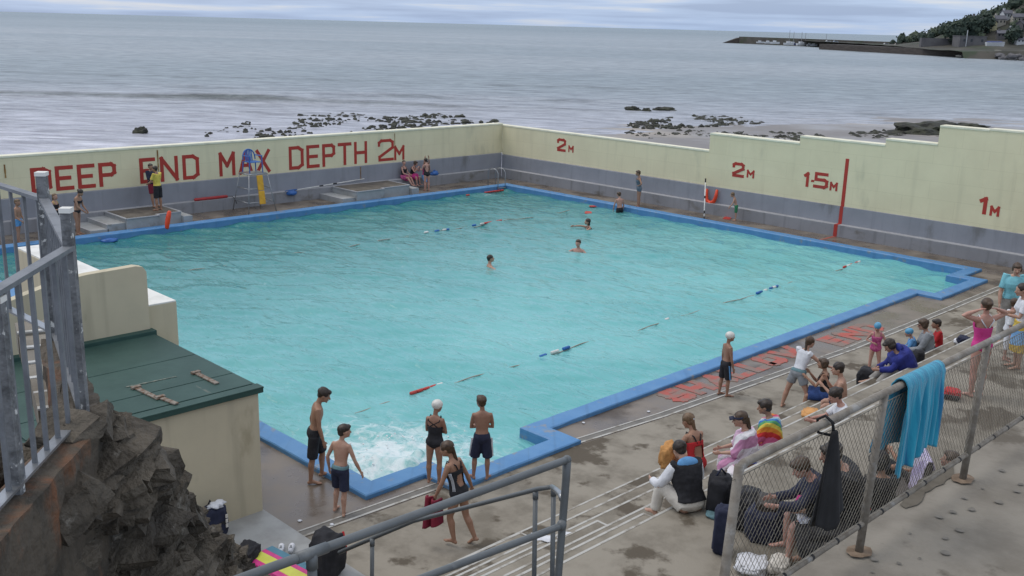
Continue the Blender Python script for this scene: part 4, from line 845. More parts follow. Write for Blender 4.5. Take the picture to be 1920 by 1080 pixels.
mb = MB(); mb.box(21.62,KX+.075,KY-3.5,KY+.055,2.07,2.095,.008); kid(mb, 'front_batten', MATS['lid_green'], lid, t_)
for (a, b) in (((255,727),(298,748)),((300,745),(331,757)),((367,699),(407,719))):
    p0, p1 = G(*a,2.115), G(*b,2.115); mb = MB(); mb.bar(p0,p1,.075,.018); mb.obox(p0+Vector((0,0,.01)),(1,0,0),(0,1,0),(0,0,1),.035,.07,.015); kid(mb, 'hinge', MATS['rusty_metal'], lid, t_)
sa, sb = G(236,725,2.112), G(331,705,2.112); mb = MB(); mw2 = []
for k in range(15):
    v = sa.lerp(sb, k/14); w_ = .012+.03*abs(noise.noise(Vector((k*.7,0,0)))); mw2 += [(v.x-w_,v.y,2.108),(v.x+w_,v.y,2.108)]
mb.add(mw2, [(2*k,2*k+1,2*k+3,2*k+2) for k in range(14)]); mat('bare_wood', (0.22,0.23,0.19), (0.10,0.13,0.11), 20, 0.4, 0.6, rough=0.9); kid(mb, 'worn_streak', MATS['bare_wood'], lid, t_)
a = onX(287,497,18.28); top = a.z
o = MB()
pr = [(KY-3.2,2.0),(KY-3.2,top-.5),(KY-1.45,top-.06),(KY-1.0,top-.02),(KY-.18,top),(KY-.06,top-.03),(KY,top-.12),(KY,0)]
pr = [(KY-3.2,0)]+pr[1:]
o.extr(pr, 'x', 18.02, 18.19); o = o.build('parapet_wall', MATS['kiosk_cream'], recalc=True); tag(o, 'cream parapet wall with a rounded corner behind the green lid', 'wall')
e_ = onX(330,563,18.0); t_ = empty('cream_block', (17.3,KY,0), 'lower cream block stepping out beyond the parapet towards the pool', 'wall')
mb = MB(); mb.box(16.6,18.015,KY-.8,e_.y,-.02,e_.z-.02,.012); child(mb, 'wall', MATS['kiosk_cream'], t_); mb = MB(); mb.box(16.61,18.012,KY-.79,e_.y-.008,e_.z-.02,e_.z+.004); child(mb, 'painted_top', MATS['white_paint'], t_)
t_ = empty('walkway_wall', (15,KY-.6,0), 'long cream walkway wall with a white top leading to the deep end', 'wall')
mb = MB(); mb.box(13.4,16.59,KY-.5,KY,-.02,2.82,.012); child(mb, 'wall', MATS['kiosk_cream'], t_); mb = MB(); mb.box(13.41,16.585,KY-.49,KY-.008,2.82,2.845); child(mb, 'painted_top', MATS['white_paint'], t_)

# ------------------------------------------------------------------ railing on the rock (left foreground)
ZR, ZB = 6.32, 5.41
def dpt(px, py, z):           # point at height z on the sight line
    d = ray(px, py); t = (z-CAM[2])/d[2]; return Vector(CAM+d*t)
P1 = at(130,462,5.0); P0 = at(-8,548,4.18); P2 = at(82,373,6.28); P3 = at(-60,330,7.1)
P1, P0, P2, P3 = [Vector((q.x,q.y,0)) for q in (P1,P0,P2,P3)]
P4 = P0+(P0-P1)*1.2
t_ = empty('railing', (P1.x,P1.y,ZB), 'galvanised railing with lichened posts on the dark rock', 'railing')
def zq(p, z): return Vector((p.x,p.y,z))
for p, wd, tz, m_ in ((P0,.052,ZR-.04,'weathered_post'),(P1,.047,6.50,'weathered_post'),(P2,.056,6.47,'weathered_post')):
    d = (P1-P0).normalized(); n_ = Vector((-d.y,d.x,0)); mb = MB(); mb.obox(zq(p,(ZB-.25+tz)/2), d, n_, (0,0,1), wd/2, wd/2, (tz-ZB+.25)/2); po = child(mb, 'post', MATS[m_], t_)
    mb = MB(); mb.obox(zq(p,tz+.008), d, n_, (0,0,1), wd/2+.004, wd/2+.004, .012); mb.v = [tuple(Vector(v)-t_.location) for v in mb.v]; mb.build('post_cap', MATS['white_paint'], po)
for a, b in ((P4,P0),(P0,P1),(P1,P2),(P2,P3)):
    mb = MB(); mb.bar(zq(a,ZR), zq(b,ZR), .055, .022); child(mb, 'top_rail', MATS['galvanised'], t_)
    mb = MB(); mb.bar(zq(a,ZB+.045), zq(b,ZB+.045), .055, .014); child(mb, 'bottom_rail', MATS['white_paint'], t_) if False else child(mb, 'bottom_rail', MATS['steel'], t_)
    n_ = max(2,int((b-a).length/(.20 if b is P3 else .135)))
    for k in range(n_):
        q = a.lerp(b,(k+.5)/n_); mb = MB(); d = (b-a).normalized(); mb.obox(zq(q,(ZR+ZB)/2+.02), d, Vector((-d.y,d.x,0)), (0,0,1), .0095, .0095, (ZR-ZB)/2-.03); child(mb, 'baluster', MATS['galvanised'], t_)
# plinth under the railing
d01 = (P1-P0).normalized(); nr = Vector((d01.y,-d01.x,0))
if nr.dot(Vector((rh.x,rh.y,0))) < 0: nr = -nr
d12 = (P2-P1).normalized()
def cplinth():
    mb = MB()
    poly = [P4+nr*.10, P0+nr*.10, P1+nr*.11+d01*.02, P1+d01*.12+nr*.08, P1+d12*.5+nr*.10, P2+nr*.08, P2-nr*.10, P1-nr*.09-d01*.10, P0-nr*.10, P4-nr*.10]
    n = len(poly); tri = tessellate_polygon([[Vector((p.x,p.y,0)) for p in poly]])
    bm = bmesh.new(); tv = [bm.verts.new((p.x,p.y,ZB)) for p in poly]; bv = [bm.verts.new((p.x+nr.x*.02,p.y+nr.y*.02,3.0)) for p in poly]
    for t in tri: bm.faces.new([tv[i] for i in t])
    for i in range(n): bm.faces.new([tv[i],tv[(i+1)%n],bv[(i+1)%n],bv[i]])
    bmesh.ops.subdivide_edges(bm, edges=bm.edges[:], cuts=14, use_grid_fill=True); bmesh.ops.triangulate(bm, faces=bm.faces[:])
    for v in bm.verts:
        k = 0.028*fbm(v.co*4,4)+.018*noise.noise(v.co*14); v.co += Vector((nr.x*k,nr.y*k,k*.6))
    bmesh.ops.recalc_face_normals(bm, faces=bm.faces[:]); return mb.bm(bm)
o = cplinth().build('concrete_plinth', MATS['rock_rust']); tag(o, 'rust stained concrete base under the railing', 'plinth')
# rock face
SIL = [(172,772,5.25),(196,800,5.25),(236,838,5.45),(262,868,5.7),(286,884,5.9),(290,914,6.1),(330,938,6.5),(362,954,6.9),(372,976,7.2),(412,992,7.7),(436,1024,8.2),(452,1052,8.6),(462,1085,8.9),(480,1200,9.4)]
BOT = [(120,800,5.02),(112,860,4.93),(112,900,4.93),(114,940,4.95),(118,980,4.95),(122,1040,5.0),(130,1110,5.05),(150,1200,5.1),(190,1260,5.3),(250,1290,5.7),(320,1300,6.2),(390,1300,6.9),(440,1300,7.6),(490,1320,8.4)]
def rock_face():
    ns, nt_ = 190, 150; V = np.zeros((nt_,ns,3)); SI = np.array(SIL); BO = np.array(BOT); u = np.linspace(0,len(SI)-1,ns); ii = np.arange(len(SI))
    S_ = np.stack([np.interp(u,ii,SI[:,c]) for c in range(3)],1); B_ = np.stack([np.interp(u,ii,BO[:,c]) for c in range(3)],1)
    for j in range(nt_):
        t = j/(nt_-1)
        for i in range(ns):
            if t < .12:         # behind the crest: falls away on the far side
                k = (0.12-t)/.12; p = at(S_[i,0],S_[i,1],S_[i,2]); q = p+Vector((-.9*k,.55*k,-2.2*k))
            else:
                k = (t-.12)/.88; p = S_[i]*(1-k)+B_[i]*k; q = at(p[0],p[1],p[2]-.25*math.sin(math.pi*k)*(.6+.8*i/ns))
            V[j,i] = q
    out = np.zeros_like(V)
    ax = Vector((.35,-.25,.9)).normalized()
    for j in range(nt_):
        for i in range(ns):
            v = Vector(V[j,i]); t = j/(nt_-1)
            w_ = noise.noise_vector(v*1.1)*.35; q = v+w_
            st = q.dot(ax)*2.2; qs = q*1.9+ax*st*1.6
            dv, pv = noise.voronoi(qs); ck = dv[1]-dv[0]; hsh = noise.cell(pv[0]*7.3+Vector((.5,.5,.5)))
            d2, p2 = noise.voronoi(q*5.2+ax*q.dot(ax)*9); c2 = d2[1]-d2[0]; h2 = noise.cell(p2[0]*5.1+Vector((.3,.3,.3)))
            c = noise.noise(q*11); a = abs(noise.noise(q*1.3))
            tl = (qs-pv[0]).dot(Vector((hsh-.5, noise.cell(pv[0]*3.7)-.5, .4)))
            s3 = q.dot(ax)*3.1+.9*noise.noise(q*.9); f3 = s3-math.floor(s3); s4 = q.dot(ax)*8.5+1.2*noise.noise(q*1.7+Vector((4,4,4))); f4 = s4-math.floor(s4)
            k = .34*(a-.25)+.34*(hsh-.5)+.34*tl-.16*math.exp(-ck*14)+.16*(h2-.5)-.07*math.exp(-c2*12)+.03*c+.30*(f3-.5)*(.5+abs(noise.noise(q*1.1)))+.11*(f4-.5)
            damp = min(1,abs(t-.12)/.10)*.7+.3
            out[j,i] = V[j,i]+np.array(-_f*k*.9+_u*k*.35)*damp
    return out
V = rock_face()
mb = MB(); rr = random.Random(11)
for j in range(0, V.shape[0]-1, 3):
    for i in range(0, V.shape[1]-1, 3):
        a, b, c, d = V[j,i], V[j,min(i+3,V.shape[1]-1)], V[min(j+3,V.shape[0]-1),min(i+3,V.shape[1]-1)], V[min(j+3,V.shape[0]-1),i]
        mb.quad(a,b,c,d)
ax = Vector((.30,-.22,.93)).normalized()
for k in range(1150):
    j = int(V.shape[0]*rr.uniform(.06,1)**1.0)-1; i = int(rr.random()*V.shape[1]); c = Vector(V[max(j,0),i])
    s_ = rr.choice([.05,.07,.09,.12,.16]) if k > 130 else rr.uniform(.17,.25)
    if j < .20*V.shape[0]: s_ = min(s_*.6, .075)
    elif j < .32*V.shape[0]: s_ = min(s_, .13)
    n_ = (ax+Vector((rr.gauss(0,.22),rr.gauss(0,.22),rr.gauss(0,.12)))).normalized(); u_ = n_.orthogonal().normalized(); u_ = Matrix.Rotation(rr.uniform(0,6.28),3,n_) @ u_; w_ = n_.cross(u_)
    hx, hy, hz_ = s_*rr.uniform(.5,1), s_*rr.uniform(.35,.8), s_*rr.uniform(.18,.42)
    bm = bmesh.new(); bmesh.ops.create_cube(bm, size=2); bmesh.ops.subdivide_edges(bm, edges=bm.edges[:], cuts=2, use_grid_fill=True); of = Vector((k*1.7,k*.9,k*2.3))
    sh_ = [rr.uniform(-.35,.35) for _ in range(4)]
    for v in bm.verts:
        q = v.co; q = Vector((q.x*(1+sh_[0]*q.y*.5+sh_[1]*q.z*.4), q.y*(1+sh_[2]*q.x*.5+sh_[3]*q.z*.4), q.z*(1+.25*sh_[0]*q.x)))
        q = q*(1+.20*noise.noise(v.co*1.1+of)+.06*noise.noise(v.co*3+of)); v.co = c+Vector(-_f)*(-.02*s_)+u_*(q.x*hx)+w_*(q.y*hy)+n_*(q.z*hz_)
    mb.bm(bm)
o = mb.build('rock', MATS['rock_dark']); tag(o, 'dark jagged rock outcrop below the railing', 'rock')
# dark earth and stair behind the railing
mat('stair_white', (0.6,0.6,0.58), (0.35,0.34,0.31), 6, rough=0.8)
bk = MB()
base_c = (P0+P1)/2 - nr*1.1
rock_mesh(bk, (base_c.x-0.25, base_c.y+0.05, 4.55), 1.15, 0.95, 0.95, 5.3, 5, 0.6, .4)
o = bk.build('rock_bank', MATS['rock_dark']); tag(o, 'dark rock bank seen through the bars of the railing', 'rock')
st_ = empty('rock_stair', (P1.x,P1.y,5.0), 'narrow concrete stair with white edges behind the railing', 'stairs')
for k in range(6):
    q = at(66+9*k, 612+27*k, 7.6-0.28*k); mb = MB(); mb.obox(q-Vector((0,0,.09)), d12, Vector((-d12.y,d12.x,0)), (0,0,1), .16, .13, .09); s_ = child(mb, 'tread', MATS['path_concrete'], st_)
    mb = MB(); mb.obox(q+Vector((0,0,.004))+Vector((-d12.x,-d12.y,0))*.14, d12, Vector((-d12.y,d12.x,0)), (0,0,1), .022, .13, .006); mb.v = [tuple(Vector(v)-st_.location) for v in mb.v]; mb.build('edge_paint', MATS['stair_white'], s_)

# ------------------------------------------------------------------ grey tubular handrails at the bottom
a, b = at(1063,862,6.3), at(430,1093,4.4); dr = (a-b).normalized()
t_ = empty('stair_handrail', (a.x,a.y,4.6), 'thick grey tubular handrail at the head of the stairs', 'handrail')
mb = MB(); mb.tube([b-dr*.5, b, a-dr*.05, a], .0235, 16); child(mb, 'top_rail', MATS['handrail_grey'], t_, True)
mb = MB(); mb.tube([a+Vector((0,0,.008)), a+Vector((0,0,-.12)), at(1046,1090,6.33), at(1042,1240,6.36)], [.028,.025,.0235,.0235], 16); mb.ell(a, .029,.029,.029); child(mb, 'end_post', MATS['handrail_grey'], t_, True)
j_ = at(603,1030,4.7); tt = (j_-b).dot(dr); j_ = b+dr*tt
for q, r_ in ((j_,.041),): mb = MB(); mb.tube([q-dr*.09,q+dr*.09],.028,16); mb.tube([q,q-Vector((0,0,.08))],.028,16); child(mb, 'tee_joint', MATS['handrail_grey'], t_, True)
mb = MB(); mb.tube([j_-Vector((0,0,.02)), j_-Vector((0,0,1.2))], .0235, 14); child(mb, 'post', MATS['handrail_grey'], t_, True)
m0 = at(1053,985,6.3); mb = MB(); mb.tube([m0, m0-dr*.06, at(770,1092,5.4), at(640,1140,4.95)], .0215, 14); child(mb, 'mid_rail', MATS['handrail_grey'], t_, True)
mb = MB(); mb.ell(m0,.032,.032,.036); child(mb, 'joint', MATS['handrail_grey'], t_, True)
a2, b2 = at(1034,913,6.7), at(636,1036,8.3)
t_ = empty('stair_handrail', (a2.x,a2.y,4.2), 'thinner grey handrail with slim posts running down behind the thick one', 'handrail')
mb = MB(); mb.tube([b2, at(775,977,7.7), at(1008,917,6.8), a2], .0165, 12); child(mb, 'top_rail', MATS['handrail_grey'], t_, True)
mb = MB(); mb.tube([a2, at(1044,920,6.6), at(1052,928,6.5), at(1053,936,6.45)], [.018,.020,.020,.018], 12); child(mb, 'return_stub', MATS['steel'], t_, True)
for (x0,y0,d0),(x1,y1,d1) in (((1004,922,6.82),(1000,1180,6.82)),((1038,916,6.7),(1034,1180,6.7)),((698,1010,8.0),(697,1150,8.0))):
    mb = MB(); mb.tube([at(x0,y0,d0),at(x1,y1,d1)], .0165, 10); mb.tube([at(x0,y0,d0),at(x0,y0+14,d0)], .020, 10); child(mb, 'post', MATS['handrail_grey'], t_, True)

# ------------------------------------------------------------------ chain link fence on the upper path
ZTOP = onX(1600,768,XF).z; FY = [onX(1372,1000,XF).y, onX(1640,880,XF).y, onX(1832,775,XF).y]; ZTOP = 5.04
FY0 = onX(1387,866,XF).y
py_ = [FY0, -27.31, -25.50, -23.66, -21.8, -19.95]
t_ = empty('mesh_fence', (XF,-25.5,ZP), 'weathered pipe fence with chain link mesh along the upper path', 'fence')
for i, y in enumerate(py_):
    lean = .10 if i else .12; mb = MB(); zb = ZP-.02 if i else ZP-.6
    mb.tube([(XF,y-lean+ (0 if i else -.03),zb),(XF,y,ZTOP)], .029, 14); child(mb, 'post', MATS['fence_pipe'], t_, True)
mb = MB(); mb.tube([(XF,FY0,ZTOP-.06),(XF,FY0+.012,ZTOP-.015),(XF,FY0+.05,ZTOP),(XF,py_[-1],ZTOP)], .0265, 14); child(mb, 'top_rail', MATS['fence_pipe'], t_, True)
ZBT = ZP+.225
mb = MB(); mb.tube([(XF,FY0-.1,ZBT),(XF,py_[-1],ZBT)], .0205, 12); child(mb, 'bottom_rail', MATS['fence_pipe'], t_, True)
mb = MB(); za, zb = ZBT+.03, ZTOP-.075; hh = zb-za; pit = .052
kx = hh*0.78          # diagonal run
y = FY0+.03-kx
def wire(y0, y1):
    # clip the diagonal to the panel
    lo, hi = FY0+.0, py_[-1]
    t0, t1 = 0.0, 1.0
    if y1 != y0:
        ta, tb = (lo-y0)/(y1-y0), (hi-y0)/(y1-y0); ta, tb = min(ta,tb), max(ta,tb); t0, t1 = max(0,ta), min(1,tb)
    if t1-t0 < .02: return
    f = lambda t: y0+(y1-y0)*t+.10*((za+hh*t-ZTOP)/1.2)
    mb.tube([(XF+.036*0+.0,f(t0),za+hh*t0),(XF,f(t1),za+hh*t1)], .0019, 4, cap=False)
while y < py_[-1]:
    wire(y, y+kx); wire(y+kx+pit/2, y+pit/2); y += pit
child(mb, 'wire_mesh', MATS['fence_wire'], t_)
mb = MB(); mb.tube([(XF,FY0-.06,zb),(XF,py_[-1],zb)], .0035, 5); mb.tube([(XF,FY0-.1,za),(XF,py_[-1],za)], .0035, 5); child(mb, 'tension_wire', MATS['fence_wire'], t_)
for i, y in enumerate(py_[1:],1):
    g = Vector((XF,y-.10,ZP)); mb = MB(); m_ = 16; mb.add([(g.x+.085*math.cos(6.283*k/m_)*rnd.uniform(.9,1.12),g.y+.11*math.sin(6.283*k/m_)*rnd.uniform(.9,1.12),ZP+.012) for k in range(m_)], [tuple(range(m_))]); child(mb, 'rust_stain', MATS['rust_soft'], t_)
for k in range(26):
    mb = MB(); q = Vector((XF,FY0+.3+k*.34+rnd.uniform(-.05,.05),ZBT)); mb.tube([q-Vector((0,.012,0)),q+Vector((0,.010,0))], .0235, 8); child(mb, 'wire_tie', MATS['black_rubber'], t_)
# turquoise towel over the top rail
def cloth_grid(fn, nu, nv, name, m, label, cat, thick=.008):
    mb = MB(); mb.v = [tuple(fn(i/(nu-1), j/(nv-1))) for j in range(nv) for i in range(nu)]
    mb.f = [(j*nu+i, j*nu+i+1, (j+1)*nu+i+1, (j+1)*nu+i) for j in range(nv-1) for i in range(nu-1)]; mb.mi = [0]*len(mb.f)
    c_ = Vector(mb.v[len(mb.v)//2]); o = mb.build(name, MATS[m], None, True, loc=c_); md = o.modifiers.new('thick','SOLIDIFY'); md.thickness = thick; return tag(o, label, cat)
mat('towel_turquoise', (0.012,0.23,0.37), (0.025,0.34,0.49), 3, 0.4, 0.62, rough=0.95, stretch=(1,9,0.5), c3=(0.012,0.16,0.31), s3=2.2, lo3=0.55, hi3=0.66, s3s=(1,7,0.4), bump=0.5, bscale=160, bdist=0.004, sheen=0.3)
ya, yb = onX(1690,712,XF).y, onX(1760,681,XF).y; zl = onX(1712,868,XF+.06).z
def tw(u, v):
    y = ya+(yb-ya)*u; L1 = ZTOP-zl; Ln = L1*(1.0-.13*u+.10*max(0,1-abs(u-.12)*7)-.05*math.sin(u*11)); s = v*(Ln+.055*math.pi*.8+L1*.80)-L1*.80
    r_ = .045
    fold = .022*math.sin(u*21+1)+.013*math.sin(u*47)+.008*math.sin(u*80+2)
    if s < 0:  return (XF-r_-.012-fold*min(1,-s*3)*.8-.06*(-s), y-.12*(-s)*.6-.16*(-s)*(1-u), ZTOP+s)
    arc = math.pi*r_
    if s < arc: a = s/r_; return (XF-r_*math.cos(a), y, ZTOP+r_*math.sin(a))
    d = s-arc; return (XF+r_+.008+fold*min(1,d*4)+.02*d, y-.10*d+(u-.5)*.05*d, ZTOP-d)
cloth_grid(tw, 90, 70, 'beach_towel', 'towel_turquoise', 'turquoise striped beach towel hung over the top rail of the mesh fence', 'towel')
# black garment tied to the rail
yc = onX(1546,792,XF).y
mb = MB()
n_ = 40; rows = []
for j in range(26):
    v = j/25; z = ZTOP-.03-v*.60; w_ = .022+.155*v**.85; dpth = .02+.035*v; cy = yc+.035*v
    for i in range(n_):
        a = 6.283*i/n_; k = 1+.16*math.sin(a*5+1)*v+.10*math.sin(a*9)*v
        mb.v.append((XF+.075+dpth*k*math.cos(a), cy+w_*k*math.sin(a), z+.03*v*math.sin(a*3)-.07*v*(1-abs(math.sin(a)))))
for j in range(25):
    for i in range(n_): mb.f.append((j*n_+i,j*n_+(i+1)%n_,(j+1)*n_+(i+1)%n_,(j+1)*n_+i)); mb.mi.append(0)
mb.f.append(tuple(range(n_))[::-1]); mb.mi.append(0); mb.f.append(tuple(25*n_+i for i in range(n_))); mb.mi.append(0)
mat('garment_black', (0.010,0.010,0.011), (0.018,0.018,0.02), 5, rough=0.95)
t_ = mb.build('hanging_garment', MATS['garment_black'], None, True, loc=Vector((XF+.07,yc,ZTOP-.3))); tag(t_, 'black garment knotted to the top rail of the mesh fence', 'garment')
mb = MB(); mb.tube([(XF+.07,yc,ZTOP-.05),(XF+.055,yc,ZTOP+.02),(XF,yc,ZTOP+.05),(XF-.05,yc,ZTOP+.01),(XF-.04,yc+.01,ZTOP-.08),(XF+.06,yc+.01,ZTOP-.07)], .010, 6); mb.v = [tuple(Vector(v)-t_.location) for v in mb.v]; mb.build('knot_strap', MATS['garment_black'], t_, True)
# ------------------------------------------------------------------ people
def skin(name, c, c2): mat(name, c, c2, 9, 0.4, 0.65, rough=0.5, spec=0.35)
skin('skin_fair', (0.47,0.285,0.205), (0.43,0.235,0.165)); skin('skin_tan', (0.36,0.205,0.135), (0.32,0.17,0.11)); skin('skin_pink', (0.50,0.29,0.225), (0.46,0.235,0.18)); skin('skin_wet', (0.33,0.185,0.125), (0.29,0.15,0.10))
def cloth(name, c, c2=None, scale=8, rough=0.85, **k): mat(name, c, c2 or tuple(x*0.78 for x in c), scale, 0.4, 0.65, rough=rough, bump=0.35, bscale=60, bdist=0.004, **k)
cloth('hair_dark', (0.022,0.015,0.011), (0.04,0.027,0.018), 30, 0.5); cloth('hair_brown', (0.075,0.043,0.022), (0.045,0.026,0.015), 30, 0.5); cloth('hair_light', (0.17,0.105,0.055), (0.11,0.066,0.033), 30, 0.5)
cloth('cl_black', (0.012,0.012,0.015), (0.022,0.022,0.027)); cloth('cl_navy', (0.012,0.016,0.040), (0.02,0.025,0.055)); cloth('cl_blue', (0.03,0.07,0.22), (0.02,0.045,0.15)); cloth('cl_royal', (0.022,0.033,0.23), (0.015,0.022,0.16))
cloth('cl_white', (0.72,0.73,0.76), (0.60,0.61,0.64)); cloth('cl_cream', (0.66,0.62,0.55), (0.56,0.52,0.46)); cloth('cl_red', (0.50,0.02,0.025)); cloth('cl_pink', (0.62,0.05,0.26), (0.55,0.035,0.2)); cloth('cl_cyan', (0.22,0.55,0.62)); cloth('cl_grey', (0.27,0.285,0.30))
cloth('cl_teal', (0.13,0.235,0.26)); cloth('cl_yellow', (0.70,0.55,0.10)); cloth('cl_green', (0.03,0.21,0.09)); cloth('cl_maroon', (0.20,0.012,0.03)); cloth('cl_ltblue', (0.12,0.32,0.60)); cloth('cap_white', (0.74,0.72,0.66), rough=0.4); cloth('cap_blue', (0.10,0.36,0.58), rough=0.4)
cloth('cl_khaki', (0.36,0.34,0.31)); cloth('cl_denim', (0.07,0.12,0.20), (0.05,0.085,0.15)); cloth('cl_orange', (0.75,0.12,0.03)); cloth('cl_peach', (0.60,0.30,0.10)); cloth('cl_steel', (0.12,0.16,0.20)); cloth('lips', (0.36,0.11,0.09)); cloth('eye_dark', (0.07,0.05,0.045), rough=0.3)
cloth('cl_magenta', (0.42,0.05,0.19), (0.62,0.15,0.3), 14)
def pattern(name, cols, scale, ax=(1,0,0), wave=0.0):
    m = bpy.data.materials.new(name); m.use_nodes = True; n = m.node_tree.nodes; l = m.node_tree.links; p = n['Principled BSDF']; p.inputs['Roughness'].default_value = 0.9
    c = n.new('ShaderNodeTexCoord'); d = n.new('ShaderNodeVectorMath'); d.operation = 'DOT_PRODUCT'; d.inputs[1].default_value = ax; l.new(c.outputs['Object'], d.inputs[0])
    nz = n.new('ShaderNodeTexNoise'); nz.inputs['Scale'].default_value = 3; l.new(c.outputs['Object'], nz.inputs['Vector'])
    w1 = n.new('ShaderNodeMath'); w1.operation = 'MULTIPLY_ADD'; l.new(nz.outputs[0], w1.inputs[0]); w1.inputs[1].default_value = wave; l.new(d.outputs['Value'], w1.inputs[2])
    s = n.new('ShaderNodeMath'); s.operation = 'MULTIPLY'; s.inputs[1].default_value = scale; l.new(w1.outputs[0], s.inputs[0])
    f = n.new('ShaderNodeMath'); f.operation = 'FRACT'; l.new(s.outputs[0], f.inputs[0])
    r = n.new('ShaderNodeValToRGB'); r.color_ramp.interpolation = 'CONSTANT'; l.new(f.outputs[0], r.inputs[0])
    e = r.color_ramp.elements
    while len(e) > 1: e.remove(e[-1])
    e[0].position = 0; e[0].color = (*cols[0],1)
    for i, cc in enumerate(cols[1:], 1): q = e.new(i/len(cols)); q.color = (*cc,1)
    l.new(r.outputs[0], p.inputs['Base Color']); MATS[name] = m
pattern('tw_rainbow', [(0.55,0.03,0.03),(0.68,0.24,0.03),(0.66,0.52,0.08),(0.10,0.33,0.14),(0.05,0.18,0.46),(0.30,0.50,0.65),(0.66,0.60,0.58),(0.6,0.12,0.26)], 2.6, (0.75,0.25,0.6))
pattern('tw_pastel', [(0.70,0.68,0.70),(0.72,0.66,0.69),(0.56,0.26,0.42),(0.70,0.68,0.70),(0.60,0.40,0.52),(0.70,0.69,0.71),(0.66,0.64,0.68),(0.10,0.13,0.42)], 1.25, (0.5,0.6,0.6), 0.25)
pattern('tw_yellowblue', [(0.62,0.45,0.08),(0.62,0.42,0.06),(0.55,0.36,0.05),(0.22,0.42,0.66),(0.20,0.40,0.66)], 1.6, (0.1,0.1,1), 0.12)
pattern('tw_stripe', [(0.52,0.46,0.60),(0.42,0.36,0.54),(0.55,0.50,0.62),(0.36,0.31,0.48)], 10, (0.2,0.9,0.1), 0.05)
pattern('skirt_white', [(0.60,0.61,0.66),(0.66,0.67,0.70),(0.40,0.42,0.52),(0.62,0.63,0.67)], 9, (0.5,0.5,0.5), 0.2)

def rot_to(d, up=Vector((0,0,1))):       # matrix whose z axis is d
    return Vector(d).normalized().to_track_quat('Z', 'Y').to_matrix()
def caps(mb, a, b, r1, r2, n=10):
    # tapered capsule
    a, b = Vector(a), Vector(b); d = b-a; ln = max(d.length,1e-5); d /= ln; Rm = rot_to(d)
    prof = [(1e-4,-r1)]+[(r1*math.cos(t), r1*math.sin(t)) for t in (-1.0,-0.5)]+[(r1,0),(r2,ln)]+[(r2*math.cos(t), ln+r2*math.sin(t)) for t in (0.5,1.0)]+[(1e-4,ln+r2)]
    mb.lathe(prof, a, n, Rm)
def mtube(mb, pts, rs, n=12, sq=None):
    # rounded tube through points with end hemispheres
    P = [Vector(p) for p in pts]; d0 = (P[0]-P[1]).normalized(); d1 = (P[-1]-P[-2]).normalized()
    P2 = [P[0]+d0*rs[0]*0.97, P[0]+d0*rs[0]*0.7]+P+[P[-1]+d1*rs[-1]*0.7, P[-1]+d1*rs[-1]*0.97]
    R2 = [rs[0]*0.2, rs[0]*0.72]+list(rs)+[rs[-1]*0.72, rs[-1]*0.2]
    mb.tube(P2, R2, n)
SECT = [  # (height fraction, half width, half depth, forward offset) from crotch to neck for h = 1
 (0.462,0.036,0.036,-0.004),(0.485,0.074,0.052,-0.006),(0.515,0.090,0.061,-0.010),(0.545,0.088,0.059,-0.008),(0.58,0.078,0.053,0.0),(0.62,0.072,0.048,0.003),(0.66,0.077,0.051,0.003),(0.70,0.086,0.056,0.004),(0.745,0.094,0.060,0.004),(0.785,0.098,0.056,0.0),(0.81,0.092,0.046,-0.004),(0.828,0.064,0.038,-0.007),(0.845,0.034,0.031,-0.008)]
def remesh(mb, name, m, parent, voxel, sm=4, disp=0.0):
    me = mb.mesh('tmp', []); o = bpy.data.objects.new('tmp', me); COL.objects.link(o)
    md = o.modifiers.new('r', 'REMESH'); md.mode = 'VOXEL'; md.voxel_size = voxel; md.use_smooth_shade = True
    if sm: s = o.modifiers.new('s', 'SMOOTH'); s.factor = 0.5; s.iterations = sm
    dg = bpy.context.evaluated_depsgraph_get(); ev = o.evaluated_get(dg)
    me2 = bpy.data.meshes.new_from_object(ev); bpy.data.objects.remove(o); bpy.data.meshes.remove(me)
    me2.name = name; me2.materials.clear(); me2.materials.append(m)
    if disp:
        n = len(me2.vertices); co = np.empty(n*3, np.float32); me2.vertices.foreach_get('co', co); co = co.reshape(-1,3)
        no = np.empty(n*3, np.float32); me2.vertices.foreach_get('normal', no); no = no.reshape(-1,3)
        d = vfbm(co[:,0]*9+co[:,2]*4, co[:,1]*9+co[:,2]*7, 3, 17)*disp
        me2.vertices.foreach_set('co', (co+no*d[:,None]).astype(np.float32).ravel())
    me2.polygons.foreach_set('use_smooth', [True]*len(me2.polygons)); me2.update()
    o2 = bpy.data.objects.new(name, me2); COL.objects.link(o2)
    if parent: o2.parent = parent
    return o2
ALLP = []
STAND = dict(lean=0.02, bend=0.0, twist=0, side=0, head=(0,0), ar=((.16,-.02,-1),(.10,.16,-1)), al=((-.16,-.02,-1),(-.10,.16,-1)),
             lr=((.05,.02,-1),(.01,-.04,-1)), ll=((-.05,.02,-1),(-.01,-.04,-1)), fr=0.15, fl=-0.15)
